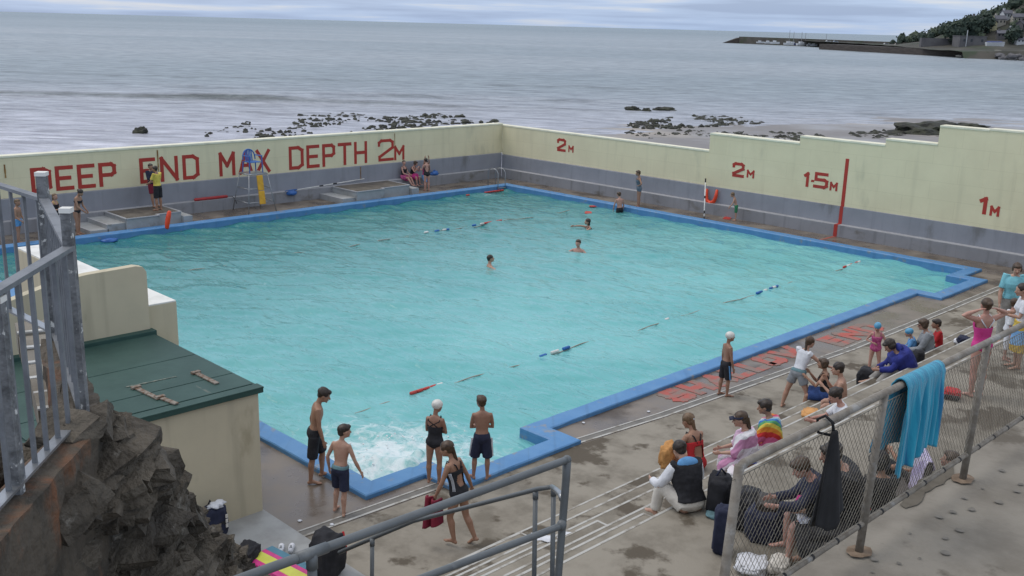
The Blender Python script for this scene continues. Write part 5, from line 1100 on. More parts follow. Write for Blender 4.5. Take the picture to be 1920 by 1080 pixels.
def person(pos, face, h, label, pose=None, sk='skin_fair', hair=('short','hair_dark'), wear=(), seat=None, child=0.3, female=False, wide=1.0, vox=0.011, sink=None, group=None, grip=0.35, ground=None):
    """pos: world point under the pelvis; face: world direction in degrees the body looks; wear: list of (kind, material, options)"""
    p = dict(STAND); p.update(pose or {})
    U = lambda v: Vector(v).normalized()
    hs = 1+0.22*child                            # child: larger head, slightly shorter legs
    head_h = 0.130*hs*h
    hip_z = (0.515-0.025*child)*h
    def frame(fl, fs, tw):                     # lean forward, lean sideways, twist
        return Matrix.Rotation(tw, 3, 'Z') @ Matrix.Rotation(fs, 3, 'Y') @ Matrix.Rotation(-fl, 3, 'X')
    piv = Vector((0,0,0)); L0 = p['lean']; B = p['bend']; S = p['side']; T = p['twist']
    # spine: pelvis frame at L0, chest frame at L0+B
    base = 0.515
    tscale = (1.0+0.04*child)*h
    secs = []; pos_ = frame(L0, S*0.3, 0) @ Vector((0,0,(SECT[0][0]-base)*tscale)); prev = SECT[0][0]
    for (z, hw, hd, fo) in SECT:
        k = min(max((z-0.53)/0.22,0),1); F = frame(L0+B*k, S*(0.3+0.7*k), T*k)
        pos_ = pos_ + F @ Vector((0,0,(z-prev)*tscale)); prev = z
        w_ = wide*h
        if female: hw = hw*(1.05 if z < 0.56 else 0.95 if z < 0.65 else 0.93); hd = hd*(1.06 if 0.68 < z < 0.78 else 1.0); fo = fo+(0.006 if 0.69 < z < 0.77 else 0)
        secs.append((z, pos_ + F @ Vector((0,fo*h,0)), F, hw*w_, hd*w_*(0.97 if child > .6 else 1)))
    CH = secs[8][2]; neck = secs[-1][1]
    def loft(mb, z0, z1, infl=0.0, n=20, fl=1.0, zs=None):
        rows = [s for s in secs if z0-1e-6 <= s[0] <= z1+1e-6]
        vs = []; fs = []
        for (z, c, F, hw, hd) in rows:
            for i in range(n):
                a = 2*math.pi*i/n; x, y = math.cos(a), math.sin(a)
                e_ = 0.8
                x = math.copysign(abs(x)**e_, x); y = math.copysign(abs(y)**e_, y)
                vs.append(c + F @ Vector((x*(hw+infl)*fl, y*(hd+infl)*fl, 0)))
        m_ = len(rows)
        fs = [(i*n+k, i*n+(k+1)%n, (i+1)*n+(k+1)%n, (i+1)*n+k) for i in range(m_-1) for k in range(n)]
        fs += [tuple(range(n))[::-1], tuple((m_-1)*n+k for k in range(n))]
        mb.add(vs, fs)
    # head
    hp, hy = p['head']; HF = Matrix.Rotation(hy, 3, 'Z') @ Matrix.Rotation(-(L0+B)*0.55-hp, 3, 'X') @ Matrix.Rotation(S*0.4, 3, 'Y')
    hc = neck + CH @ Vector((0,0.004*h,0.012*h)) + HF @ Vector((0,0.022*h,head_h*0.62))
    hr = head_h*0.5
    body = MB(); loft(body, 0.46, 0.85)
    caps(body, neck - CH @ Vector((0,-0.002*h,0.03*h)), hc + HF @ Vector((0,-hr*0.30,-hr*0.35)), 0.030*h*(1 if female or child > .5 else 1.12), 0.027*h)
    body.ell(hc + HF @ Vector((0,-hr*0.10,hr*0.22)), hr*0.74, hr*0.92, hr*0.80, HF)
    body.ell(hc + HF @ Vector((0,hr*0.20,-hr*0.28)), hr*0.60, hr*0.66, hr*0.72, HF)
    caps(body, hc + HF @ Vector((0,hr*0.80,hr*0.12)), hc + HF @ Vector((0,hr*1.02,-hr*0.16)), hr*0.09, hr*0.15, 8)
    for s in (-1,1):
        body.ell(hc + HF @ Vector((s*hr*0.74,-hr*0.08,-hr*0.02)), hr*0.10, hr*0.19, hr*0.27, HF, 8, 6)
        body.ell(hc + HF @ Vector((s*hr*0.32,hr*0.62,-hr*0.18)), hr*0.2, hr*0.2, hr*0.2, HF, 8, 6)
    body.ell(hc + HF @ Vector((0,hr*0.72,-hr*0.72)), hr*0.26, hr*0.2, hr*0.2, HF, 8, 6)
    # arms
    J = {}
    sw = 0.098*wide*h*(0.93 if female else 1.0); sz = secs[9]
    fat = (1.0-0.10*child)*wide*h
    for key, s in (('ar',1),('al',-1)):
        d1, d2 = U(p[key][0]), U(p[key][1])
        sh = sz[1] + sz[2] @ Vector((s*sw,-0.004*h,0.010*h)); el = sh + d1*0.172*h; wr = el + d2*0.150*h
        d3 = U(p[key][2]) if len(p[key]) > 2 else d2
        J[key] = (sh, el, wr, d3)
        mtube(body, [sh - (sh-sz[1])*0.25, sh, sh+d1*0.06*h, sh+d1*0.12*h, el, el+d2*0.045*h, el+d2*0.10*h, wr], [x*fat for x in (0.031,0.032,0.0275,0.0245,0.0215,0.0235,0.0195,0.0145)])
        # hand: palm, four bent fingers of different lengths, thumb on the side
        side = d3.cross(Vector((0,0,1)));
        pal = p.get('palm_'+key)
        nrm = U(pal) if pal else U(Vector((-s,0,0)) - d3*Vector((-s,0,0)).dot(d3)) if abs(d3.x) < 0.9 else U(Vector((0,0,-1)) - d3*Vector((0,0,-1)).dot(d3))
        nrm = U(nrm - d3*nrm.dot(d3)); lat = d3.cross(nrm)          # nrm = palm side, lat = across the knuckles
        if lat.dot(Vector((0,1,0))) < 0 and abs(lat.y) > 0.2: lat = -lat
        pl = 0.052*h; Rm = Matrix((lat, nrm, d3)).transposed()
        body.ell(wr + d3*pl*0.55, 0.0205*h, 0.0105*h, pl*0.66, Rm, 10, 8)
        fr_ = max(0.0045*h, 0.62*vox)
        for i, (o, ln) in enumerate(((1.05,0.040),(0.36,0.045),(-0.33,0.042),(-1.0,0.033))):
            b0 = wr + d3*pl*(1.02-0.06*abs(i-1.4)) + lat*o*0.0155*h
            c1 = U(d3 + nrm*grip*0.7 + lat*o*0.06); c2 = U(d3 + nrm*grip*1.9 + lat*o*0.03); ln *= h
            mtube(body, [b0 - d3*0.012*h, b0, b0+c1*ln*0.5, b0+c1*ln*0.5+c2*ln*0.5], [fr_*1.1,fr_*1.05,fr_,fr_*0.85], 7)
        t0 = wr + d3*pl*0.28 + lat*0.017*h; c1 = U(lat*0.8 + d3*0.75 + nrm*0.25); c2 = U(d3 + lat*0.25 + nrm*0.35)
        mtube(body, [t0 - c1*0.008*h, t0 + c1*0.017*h, t0 + c1*0.017*h + c2*0.020*h], [fr_*1.35,fr_*1.2,fr_*0.95], 7)
    # legs
    for key, s in (('lr',1),('ll',-1)):
        d1, d2 = U(p[key][0]), U(p[key][1])
        hp_ = secs[2][1] + secs[2][2] @ Vector((s*0.050*wide*h,0.0,-0.012*h)); lt = (0.240-0.012*child)*h; ls = (0.236-0.012*child)*h
        kn = hp_ + d1*lt; an = kn + d2*ls
        J[key] = (hp_, kn, an)
        back = U(d2.cross(Vector((1,0,0)))) ; back = back if back.y < 0 else -back
        mtube(body, [hp_, hp_+d1*lt*0.25, hp_+d1*lt*0.6, kn-d1*0.02*h, kn+d2*0.02*h, kn+d2*ls*0.30+back*0.006*h, kn+d2*ls*0.62, an], [x*fat*(1.05 if female else 1) for x in (0.054,0.051,0.042,0.0335,0.0315,0.0345,0.027,0.0195)], 14)
        yaw = p['fr'] if s > 0 else p['fl']; fp = p.get('foot', {}).get(key, 0.0)
        fd = Vector((math.sin(yaw)*math.cos(fp), math.cos(yaw)*math.cos(fp), math.sin(fp))); fu = Vector((0,0,1)); fu = U(fu - fd*fu.dot(fd)); fl_ = fd.cross(fu)
        hl = an - fd*0.018*h - fu*0.020*h; tb = an + fd*0.085*h - fu*0.027*h; te = an + fd*0.112*h - fu*0.030*h
        mtube(body, [hl, an + fd*0.022*h - fu*0.010*h, tb, te], [0.0185*h,0.0205*h,0.0135*h,0.0095*h], 10)
        body.ell(an + fd*0.082*h - fu*0.028*h, 0.0245*h, 0.034*h, 0.0115*h, Matrix((fl_, fd, fu)).transposed(), 10, 8)
        J['f'+key] = (an.z - 0.0395*h*math.cos(fp) + min(0, 0.10*h*math.sin(fp)), hl, te)
    # vertical placement
    if seat is not None: dz = -(secs[0][1].z + (0.0 if L0 > -0.3 else 0)) + 0.004*h
    elif sink is not None: dz = 0.0
    else: dz = -min(J['flr'][0], J['fll'][0])
    if p.get('lift') is not None: dz += p['lift']
    root_z = pos[2] + dz
    RZ = face-90
    o = remesh(body, 'person', MATS[sk], None, vox, 3)
    o.location = (pos[0], pos[1], root_z); o.rotation_euler = (0,0,R(RZ))
    tag(o, label, 'person', group)
    # face
    for s in (-1,1):
        mb = MB(); mb.ell(hc + HF @ Vector((s*hr*0.30,hr*0.80,hr*0.06)), hr*0.075, hr*0.05, hr*0.042, HF, 8, 6); mb.build('eye', MATS['eye_dark'], o, True)
    mb = MB(); mb.ell(hc + HF @ Vector((0,hr*0.86,-hr*0.46)), hr*0.22, hr*0.07, hr*0.055, HF, 8, 6); mb.build('mouth', MATS['lips'], o, True)
    # hair
    kind, hm = hair
    if kind:
        mb = MB(); HC = lambda x,y,z: hc + HF @ Vector((x*hr,y*hr,z*hr))
        if kind == 'cap':
            mb.ell(HC(0,-0.13,0.34), hr*0.86, hr*1.03, hr*0.84, HF, 20, 14); remesh(mb, 'swim_cap', MATS[hm], o, vox*0.8, 3)
        else:
            mb.ell(HC(0,-0.26,0.37), hr*0.85, hr*0.97, hr*0.82, HF, 20, 14); mb.ell(HC(0,-0.50,-0.12), hr*0.66, hr*0.56, hr*0.60, HF)
            if kind in ('short',): mb.ell(HC(0,0.42,0.78), hr*0.5, hr*0.42, hr*0.3, HF)
            if kind == 'crop': pass
            if kind == 'bob':
                for s in (-1,1): mb.ell(HC(s*0.62,-0.2,-0.1), hr*0.3, hr*0.55, hr*0.62, HF)
                mb.ell(HC(0,0.45,0.75), hr*0.55, hr*0.42, hr*0.32, HF)
            if kind == 'pony':
                q = HC(0,-0.98,0.25); mb.ell(q, hr*0.32, hr*0.32, hr*0.32, HF); down = Vector((0.10,-0.25,-1))
                mtube(mb, [q, q+Vector((0,-0.10,-0.3))*hr*1.3, q+down*hr*1.8, q+down*hr*2.7], [hr*0.30,hr*0.33,hr*0.27,hr*0.12], 9)
            if kind == 'bun':
                mb.ell(HC(0,-1.02,0.42), hr*0.48, hr*0.44, hr*0.46, HF)
            if kind == 'long':
                mb.ell(HC(0,-0.55,-0.6), hr*0.68, hr*0.5, hr*1.0, HF)
            remesh(mb, 'hair', MATS[hm], o, vox*0.85, 2, disp=hr*0.17)
            if kind == 'pony':
                mb = MB(); q = HC(0,-1.05,0.15); mb.ell(q, hr*0.22, hr*0.2, hr*0.3, HF, 8, 6); mb.build('hair_tie', MATS['cl_white'], o, True)
    # clothing
    def leg_tube(mb, key, f0, f1, r0, r1):
        hp_, kn, an = J[key]; pts = []; rs_ = []
        for t in np.linspace(f0, f1, 7):
            q = hp_.lerp(kn, t) if t <= 1 else kn.lerp(an, t-1)
            pts.append(q); k = (t-f0)/(f1-f0); rs_.append((r0*(1-k)+r1*k)*fat)
        d_ = (pts[-1]-pts[-2]).normalized()
        mb.tube(pts, rs_, 14)
    def arm_tube(mb, key, f1, r0, r1, f0=-0.15):
        sh, el, wr, _ = J[key]; pts = []; rs_ = []
        for t in np.linspace(f0, f1, 7):
            q = sh.lerp(el, t) if t <= 1 else el.lerp(wr, t-1); k = (t-f0)/(f1-f0); pts.append(q); rs_.append((r0*(1-k)+r1*k)*fat)
        mb.tube(pts, rs_, 12)
    def shell(z0, z1, mask, infl, m, name):    # open-backed swimwear following the torso
        mb = MB(); n = 56; rows = []
        zs = np.linspace(z0, z1, 34); zz = [s[0] for s in secs]
        for z in zs:
            i = max(0, min(len(secs)-2, int(np.searchsorted(zz, z))-1)); a, b = secs[i], secs[i+1]; k = (z-a[0])/(b[0]-a[0])
            rows.append((z, a[1].lerp(b[1], k), a[2].lerp(b[2], k), a[3]*(1-k)+b[3]*k, a[4]*(1-k)+b[4]*k))
        for (z, c, F, hw, hd) in rows:
            for i in range(n):
                t = 2*math.pi*i/n; x, y = math.cos(t), math.sin(t); x = math.copysign(abs(x)**.8, x); y = math.copysign(abs(y)**.8, y)
                mb.v.append(tuple(c + F @ Vector((x*(hw+infl), y*(hd+infl), 0))))
        for r in range(len(rows)-1):
            for k in range(n):
                t = 2*math.pi*(k+0.5)/n; z = (rows[r][0]+rows[r+1][0])/2
                if mask(z, math.cos(t), math.sin(t)): mb.f.append((r*n+k, r*n+(k+1)%n, (r+1)*n+(k+1)%n, (r+1)*n+k)); mb.mi.append(0)
        ob = mb.build(name, m, o, True); md = ob.modifiers.new('thick','SOLIDIFY'); md.thickness = 0.004*h; md.offset = 1
        return ob
    def torso_pt(z, t, infl):
        zz = [s[0] for s in secs]; i = max(0, min(len(secs)-2, int(np.searchsorted(zz, z))-1)); a, b = secs[i], secs[i+1]; k = (z-a[0])/(b[0]-a[0])
        c, F = a[1].lerp(b[1], k), a[2]; hw, hd = a[3]*(1-k)+b[3]*k, a[4]*(1-k)+b[4]*k
        x, y = math.cos(t), math.sin(t); x = math.copysign(abs(x)**.8, x); y = math.copysign(abs(y)**.8, y)
        return c + F @ Vector((x*(hw+infl), y*(hd+infl), 0))
    for wk in wear:
        kind, m = wk[0], MATS[wk[1]]; op = wk[2] if len(wk) > 2 else {}
        if kind in ('shorts','trunks','trousers','skirt'):
            mb = MB(); infl = op.get('infl', 0.010)*h; top = op.get('top', 0.585); loft(mb, 0.46, top, infl)
            f1 = op.get('len', 0.72); fl = op.get('flare', 1.0)
            if kind == 'trousers':
                for k in ('lr','ll'): leg_tube(mb, k, 0.0, 1.0, 0.062, 0.046); leg_tube(mb, k, 0.97, 1.92, 0.046, 0.036)
            else:
                for k in ('lr','ll'): leg_tube(mb, k, 0.0, f1, 0.061, (0.056 if kind == 'shorts' else 0.053)*fl)
            if kind == 'skirt':
                a, b = J['lr'], J['ll']; mb.tube([(a[0]+b[0])/2, (a[0].lerp(a[1],.5)+b[0].lerp(b[1],.5))/2, (a[0].lerp(a[1],f1)+b[0].lerp(b[1],f1))/2], [0.09*h,0.088*h,0.08*h], 12)
            remesh(mb, kind, m, o, vox*0.95, 3, op.get('disp', 0.004*h))
            if op.get('stripe'):
                for k, s in (('lr',1),('ll',-1)):
                    hp_, kn, an = J[k]; mb = MB(); q = Vector((s*0.064*fat,0,0)); mb.bar(hp_+q+Vector((0,0,0.02*h)), hp_.lerp(kn,f1*0.95)+q, 0.025*h, 0.012*h, (0,1,0)); mb.build('side_stripe', MATS[op['stripe']], o)
            if op.get('band'):
                mb = MB(); loft(mb, 0.54, 0.585, infl+0.004*h); remesh(mb, 'waistband', MATS[op['band']], o, vox*0.95, 2)
        elif kind in ('tee','jacket','vest','sweater','tank'):
            mb = MB(); infl = op.get('infl', 0.010 if kind in ('tee','tank') else 0.022)*h; z0 = op.get('z0', 0.54)
            loft(mb, z0, 0.83, infl)
            sl = {'tee':0.6,'jacket':1.9,'vest':0.02,'sweater':1.9,'tank':-0.02}[kind]; sl = op.get('sleeve', sl)
            r0 = 0.040 if kind in ('tee','tank') else 0.048
            for k in ('ar','al'): arm_tube(mb, k, max(sl, 0.05), r0, (0.036 if sl < 1 else 0.026)*(1.2 if kind == 'jacket' else 1), -0.3)
            if op.get('hood'): mb.ell(neck - CH @ Vector((0,0.035*h,-0.01*h)), 0.075*h, 0.045*h, 0.05*h, CH)
            if op.get('hoodup'): mb.ell(hc + HF @ Vector((0,-hr*0.2,hr*0.2)), hr*1.05, hr*1.1, hr*1.12, HF)
            if op.get('collar'): mb.lathe([(0.045*h,-0.012*h),(0.043*h,0.012*h),(0.036*h,0.012*h)], neck - CH @ Vector((0,0,0.006*h)), 14, CH)
            remesh(mb, {'tee':'t_shirt','tank':'vest_top'}.get(kind, kind), m, o, vox*0.95, 3, op.get('disp', 0.004*h if kind in ('tee','tank') else 0.008*h))
            if op.get('sleeves2'):
                mb = MB()
                for k in ('ar','al'): arm_tube(mb, k, 1.9, 0.044, 0.027)
                remesh(mb, 'shirt_sleeves', MATS[op['sleeves2']], o, vox, 3, 0.006*h)
            if op.get('hood2'):
                mb = MB(); mb.ell(neck - CH @ Vector((0,0.050*h,0.022*h)), 0.098*h, 0.034*h, 0.052*h, CH); remesh(mb, 'hood', MATS[op['hood2']], o, vox, 2, 0.006*h)
        elif kind == 'swimsuit':
            lowback = op.get('back', 'scoop')
            def mask(z, x, y):
                if z < 0.50 and abs(x) > 0.55 + (z-0.462)*9: return False          # leg openings
                if y > 0: return z < 0.775 - 0.02*(1-abs(x)) if abs(x) < 0.95 else z < 0.76
                if lowback == 'scoop': return z < 0.60 + 0.15*abs(x)**3 or (abs(x) > 0.86 and z < 0.745)
                if lowback == 'racer': return not (0.585 < z < 0.70 and abs(x) < 0.70 - abs(z-0.64)*5) and (z < 0.735)
                return z < 0.72
            shell(0.462, 0.80, mask, 0.009*h, m, 'swimsuit')
            mb = MB(); r = 0.0065*h; ms = MATS[op['strap']] if op.get('strap') else m
            for s in (-1,1):
                fr0 = torso_pt(0.765, R(90-s*32), 0.008*h); top = torso_pt(0.825, R(90-s*62), 0.006*h) + CH @ Vector((0,-0.002*h,0.014*h))
                bt = R(270+s*(34 if lowback == 'scoop' else -26 if lowback == 'cross' else 6)); bk = torso_pt(0.72, bt, 0.009*h); mid = torso_pt(0.79, R(270+s*(40 if lowback != 'racer' else 22)), 0.010*h)
                mb.tube([fr0, top, mid, bk], r, 6)
            mb.build('strap', ms, o, True)
        elif kind == 'bikini':
            def m1(z, x, y): return (0.705 < z < 0.765) if y > -0.2 else (0.715 < z < 0.735)
            shell(0.69, 0.78, m1, 0.009*h, m, 'bikini_top')
            mb = MB(); loft(mb, 0.46, 0.545, 0.008*h); remesh(mb, 'bikini_bottom', m, o, vox*0.95, 2)
        elif kind == 'towel':                     # towel wrapped round shoulders and back
            mb = MB(); loft(mb, op.get('z0',0.545), 0.83, op.get('infl',0.035)*h)
            for k in ('ar','al'): arm_tube(mb, k, op.get('sleeve',1.3), 0.058, 0.052)
            if op.get('legs'):
                for k in ('lr','ll'): leg_tube(mb, k, 0.1, op['legs'], 0.072, 0.06)
            if op.get('hoodup'): mb.ell(hc + HF @ Vector((0,-hr*0.15,hr*0.15)), hr*1.12, hr*1.15, hr*1.15, HF)
            remesh(mb, 'towel_wrap', m, o, vox, 4, 0.016*h)
        elif kind == 'wrap':                      # towel round the hips
            mb = MB(); loft(mb, 0.46, 0.60, 0.022*h); a, b = J['lr'], J['ll']; f1 = op.get('len', 1.2)
            q = lambda t: (a[0].lerp(a[1],t)+b[0].lerp(b[1],t))/2 if t <= 1 else (a[1].lerp(a[2],t-1)+b[1].lerp(b[2],t-1))/2
            for k in ('lr','ll'): leg_tube(mb, k, 0, f1, 0.07, 0.068)
            mb.tube([q(0),q(f1*.5),q(f1)], [0.10*h,0.105*h,0.108*h], 14); remesh(mb, 'hip_towel', m, o, vox, 4, 0.012*h)
        elif kind == 'visor':
            mb = MB(); mb.lathe([(hr*0.87,-hr*0.12),(hr*0.9,hr*0.12),(hr*0.80,hr*0.14)], hc+HF @ Vector((0,-hr*0.1,hr*0.42)), 18, HF)
            mb.obox(hc+HF @ Vector((0,hr*1.02,hr*0.40)), HF.col[0], HF.col[1], HF.col[2], hr*0.6, hr*0.35, hr*0.05); mb.build('visor', m, o, True)
        elif kind == 'glasses':
            mb = MB()
            for s in (-1,1): mb.ell(hc+HF @ Vector((s*hr*0.32,hr*0.86,hr*0.08)), hr*0.26, hr*0.08, hr*0.18, HF, 10, 6); mb.bar(hc+HF @ Vector((s*hr*0.55,hr*0.78,hr*0.12)), hc+HF @ Vector((s*hr*0.76,0,hr*0.1)), 0.005,0.01)
            mb.build('sunglasses', m, o, True)
        elif kind == 'socks':
            for k in ('lr','ll'):
                _, kn, an = J[k]; fz, hl, te = J['f'+k]; mb = MB(); mtube(mb, [an.lerp(kn,0.06), an, hl, ], [0.024*h,0.024*h,0.021*h]); mtube(mb, [hl, an.lerp(te,.4)-Vector((0,0,.008*h)), te], [0.024*h,0.026*h,0.017*h]); remesh(mb, 'shoe', m, o, vox, 2)
        elif kind == 'stripes':                   # three pale side stripes on a swimsuit
            mb = MB()
            for d in (-8,0,8):
                for a0 in (180, 0):
                    pts = [torso_pt(z, R(a0+d+(12 if a0 == 0 else -12)*-1), 0.0155*h) for z in np.linspace(0.56,0.73,8)]
                    mb.tube(pts, 0.0032*h, 5)
            mb.build('side_stripes', m, o, True)
    ALLP.append((o, J, hc)); o['_h'] = h; del o['_h']
    return o, J
# ------------------------------------------------------------------ the people
FOLD = dict(ar=((.18,.25,-1),(-.95,.25,.10),(-1,.1,.1)), al=((-.18,.25,-1),(.95,.3,.02),(1,.1,0)))
HIPS = dict(ar=((.75,-.25,-.8),(-.75,.35,-.45)), al=((-.75,-.25,-.8),(.75,.35,-.45)))
SIT = dict(lean=.10, bend=.35, lr=((.16,1,.02),(.02,.12,-1)), ll=((-.16,1,.02),(-.02,.12,-1)), ar=((.1,.45,-1),(-.25,.9,-.25)), al=((-.1,.45,-1),(.25,.9,-.25)))
def P(base, **k): d = dict(base); d.update(k); return d
# by the near left corner
person(G(592,902,0), 62, 1.63, 'teenage boy in black shorts stepping onto the blue coping, leftmost by the near corner', dict(lean=.06,bend=.12,head=(.38,-.15),ar=((.10,.02,-1),(.05,.25,-1)),al=((-.22,-.30,-1),(-.05,.15,-1)),lr=((.04,-.10,-1),(.02,-.10,-1)),ll=((-.05,.42,-1),(-.02,-.05,-1)),fr=.2,fl=-.1), 'skin_tan', ('short','hair_dark'), [('trunks','cl_black',dict(len=.95,flare=1.08))], child=.25)
person(G(640,962,0), 112, 1.42, 'boy in blue shorts with pale waistband walking on wet deck, back to camera', dict(lean=.05,bend=.08,head=(.10,-.6),ar=((.42,.05,-1),(.30,.35,-1)),al=((-.42,-.15,-1),(-.05,.25,-1)),lr=((.05,-.08,-1),(.02,-.12,-1)),ll=((-.10,.22,-1),(-.02,-.20,-1)),fr=-.5,fl=-.2), 'skin_fair', ('short','hair_dark'), [('trunks','cl_navy',dict(len=.88,flare=1.16,band='cl_teal'))], child=.6)
person(G(815,905,.085), 118, 1.40, 'girl in white swim cap and black swimsuit standing on coping with folded arms', P(FOLD,head=(.18,-.3),lr=((.05,.02,-1),(.0,-.05,-1)),ll=((-.05,-.06,-1),(.0,-.02,-1))), 'skin_wet', ('cap','cap_white'), [('swimsuit','cl_black',dict(back='cross'))], child=.55, female=True)
person(G(902,898,.085), 140, 1.43, 'boy in navy shorts standing on coping with crossed arms, right of the white capped girl', P(FOLD,head=(.12,.45),lr=((.08,.03,-1),(.0,-.06,-1)),ll=((-.12,.10,-1),(-.05,-.05,-1)),fr=.4,fl=-.5), 'skin_wet', ('short','hair_brown'), [('trunks','cl_navy',dict(len=.95,flare=1.22,stripe='cl_white'))], child=.55)
ow, Jw = person(G(858,1020,0), 196, 1.56, 'girl with ponytail in black striped swimsuit walking with a towel behind the handrail', dict(lean=.16,bend=.10,head=(.25,.25),al=((-.20,.28,-1),(.0,.45,-1)),ar=((.40,-.35,-1),(.35,-.20,-1)),ll=((-.04,.30,-1),(-.02,-.25,-1)),lr=((.05,-.15,-1),(.02,-.50,-1)),fr=.1,fl=0,foot=dict(lr=-.5)), 'skin_tan', ('pony','hair_brown'), [('swimsuit','cl_black',dict(back='racer')),('stripes','cl_white')], child=.3, female=True)
# right hand side of the promenade
person(G(1357,742,0), 62, 1.36, 'boy in white swim cap and black shorts standing alone on the red deck letters', dict(head=(.05,.05),ar=((.10,.10,-1),(.05,.25,-1)),al=((-.12,-.05,-1),(0,.15,-1)),lr=((.05,.14,-1),(.0,-.02,-1)),ll=((-.05,-.06,-1),(.0,-.12,-1))), 'skin_wet', ('cap','cap_white'), [('trunks','cl_black',dict(len=.92,flare=1.12,stripe='cl_ltblue'))], child=.65)
person(G(1490,768,0), 92, 1.55, 'girl in white sleeveless top and grey shorts bending towards a seated girl', dict(lean=.20,bend=.22,side=.10,head=(.05,-.35),ar=((.75,.55,-.75),(.55,.75,-.35)),al=((-.12,.15,-1),(-.02,.3,-1)),lr=((.42,.10,-1),(.30,-.10,-1)),ll=((-.30,-.05,-1),(-.22,-.05,-1)),fr=.2,fl=-.2), 'skin_fair', ('pony','hair_brown'), [('tank','cl_white',dict(z0=.55)),('shorts','cl_grey',dict(len=.52,flare=1.15,band='cl_teal',infl=.012))], child=.3, female=True)
person(G(1545,748,.35), 205, 1.50, 'girl in black swimsuit sitting with a blue towel on her lap', P(SIT,lean=.02,bend=.12,head=(.0,.1),ar=((.05,.6,-.8),(-.2,.6,.75)),al=((-.1,.6,-.9),(.2,.75,.55))), 'skin_tan', ('bob','hair_brown'), [('swimsuit','cl_black'),('wrap','cl_blue',dict(len=.95))], seat=True, child=.3, female=True)
person(G(1580,768,.70), 208, 1.60, 'bare chested boy eating beside the girl with the blue towel', P(SIT,lean=.05,bend=.22,head=(.05,.1),ar=((.1,.5,-.9),(-.3,.55,.9)),al=((-.1,.45,-.9),(.35,.75,.6))), 'skin_fair', ('crop','hair_dark'), [('trunks','cl_navy')], seat=True, child=.5)
person(G(1582,826,1.05), 222, 1.66, 'girl with dark hair bun in pale top and jeans sitting behind the fence rail', P(SIT,lean=-.02,bend=.38,head=(.25,.1),ar=((.05,.7,-.7),(-.3,.9,-.1)),al=((-.1,.7,-.7),(.3,.9,0)),lr=((.12,1,.42),(.0,.5,-1)),ll=((-.12,1,.50),(-.0,.5,-1))), 'skin_pink', ('bun','hair_dark'), [('tee','cl_white',dict(sleeve=.8)),('trousers','cl_denim')], seat=True, child=.3, female=True)
person(G(1447,850,1.05), 200, 1.55, 'dark haired child wrapped in a rainbow striped towel', P(SIT,lean=.0,bend=.30,head=(.10,.15)), 'skin_tan', ('short','hair_dark'), [('towel','tw_rainbow',dict(legs=.9,infl=.05))], seat=True, child=.5)
person(G(1402,876,1.40), 212, 1.50, 'girl with navy sun visor and ponytail wrapped in a pink and white towel', P(SIT,lean=.05,bend=.22,head=(.12,.1)), 'skin_fair', ('pony','hair_brown'), [('towel','tw_pastel',dict(legs=1.6,infl=.05)),('visor','cl_navy')], seat=True, child=.4, female=True)
person(G(1304,880,1.05), 168, 1.55, 'girl in red swimsuit sitting on the steps with her back to the camera', P(SIT,lean=.05,bend=.30,head=(.30,.2),ar=((.25,.35,-1),(-.2,.9,-.2)),al=((-.45,.35,-1),(-.1,.9,-.4))), 'skin_tan', ('pony','hair_light'), [('swimsuit','cl_red',dict(back='racer',strap='cl_black')),('shorts','cl_red',dict(len=.3,top=.52))], seat=True, child=.2, female=True)
person(G(1292,955,1.75), 160, 1.56, 'man in dark hooded vest and cream trousers sitting on the terrace edge', dict(lean=.10,bend=.42,head=(.30,.0),ar=((.45,.30,-.85),(-.35,.75,.1)),al=((-.55,.25,-.85),(.15,.85,-.1)),lr=((.55,.85,.35),(.10,.30,-1)),ll=((-.55,.80,.62),(-.12,.10,-1))), 'skin_fair', ('crop','hair_dark'), [('trousers','cl_cream',dict(infl=.02)),('vest','cl_black',dict(sleeves2='cl_white',hood2='cl_ltblue',infl=.03))], seat=True, child=0, wide=1.14)
person(G(1636,701,0), -62, 1.20, 'small girl in pink swimsuit and blue swim cap standing by the steps', dict(lean=.02,bend=.08,head=(.30,-.3),ar=((.55,-.25,-.9),(-.75,.5,-.2)),al=((-.55,.10,-1),(-.50,.15,-1)),lr=((.08,.0,-1),(.03,-.03,-1)),ll=((-.16,.12,-1),(-.05,-.10,-1))), 'skin_pink', ('cap','cap_blue'), [('swimsuit','cl_magenta')], child=.8, female=True)
person(G(1700,713,.70), 222, 1.82, 'person in a royal blue coat hunched over with pale trousers outstretched', dict(lean=.16,bend=.50,head=(.45,.1),ar=((.15,.45,-.9),(-.5,.75,-.2)),al=((-.15,.5,-.9),(.5,.75,-.2)),lr=((.10,1,.34),(.02,.75,-.75)),ll=((-.10,1,.42),(-.02,.65,-.85))), 'skin_fair', ('bob','hair_dark'), [('trousers','cl_khaki'),('jacket','cl_royal',dict(hood=True,infl=.075))], seat=True, child=.1)
person(G(1712,672,.35), 205, 1.22, 'child in blue swim cap and blue jacket sitting among the group on the steps', P(SIT,lean=.05,bend=.28,head=(.1,.2)), 'skin_fair', ('cap','cap_blue'), [('jacket','cl_ltblue'),('trunks','cl_navy')], seat=True, child=.8)
person(G(1738,676,.35), 212, 1.78, 'woman in grey sweater and sunglasses sitting on the steps', P(SIT,lean=.05,bend=.20,head=(.12,.1)), 'skin_fair', ('bob','hair_brown'), [('sweater','cl_grey',dict(collar=True,infl=.026)),('trousers','cl_navy'),('glasses','cl_black')], seat=True, child=0, female=True, wide=1.08)
person(G(1760,662,.35), 212, 1.40, 'boy in red shirt sitting beside the woman in grey', P(SIT,lean=.05,bend=.2,head=(.05,.2)), 'skin_tan', ('short','hair_dark'), [('tee','cl_red',dict(sleeve=.8)),('trunks','cl_black')], seat=True, child=.8)
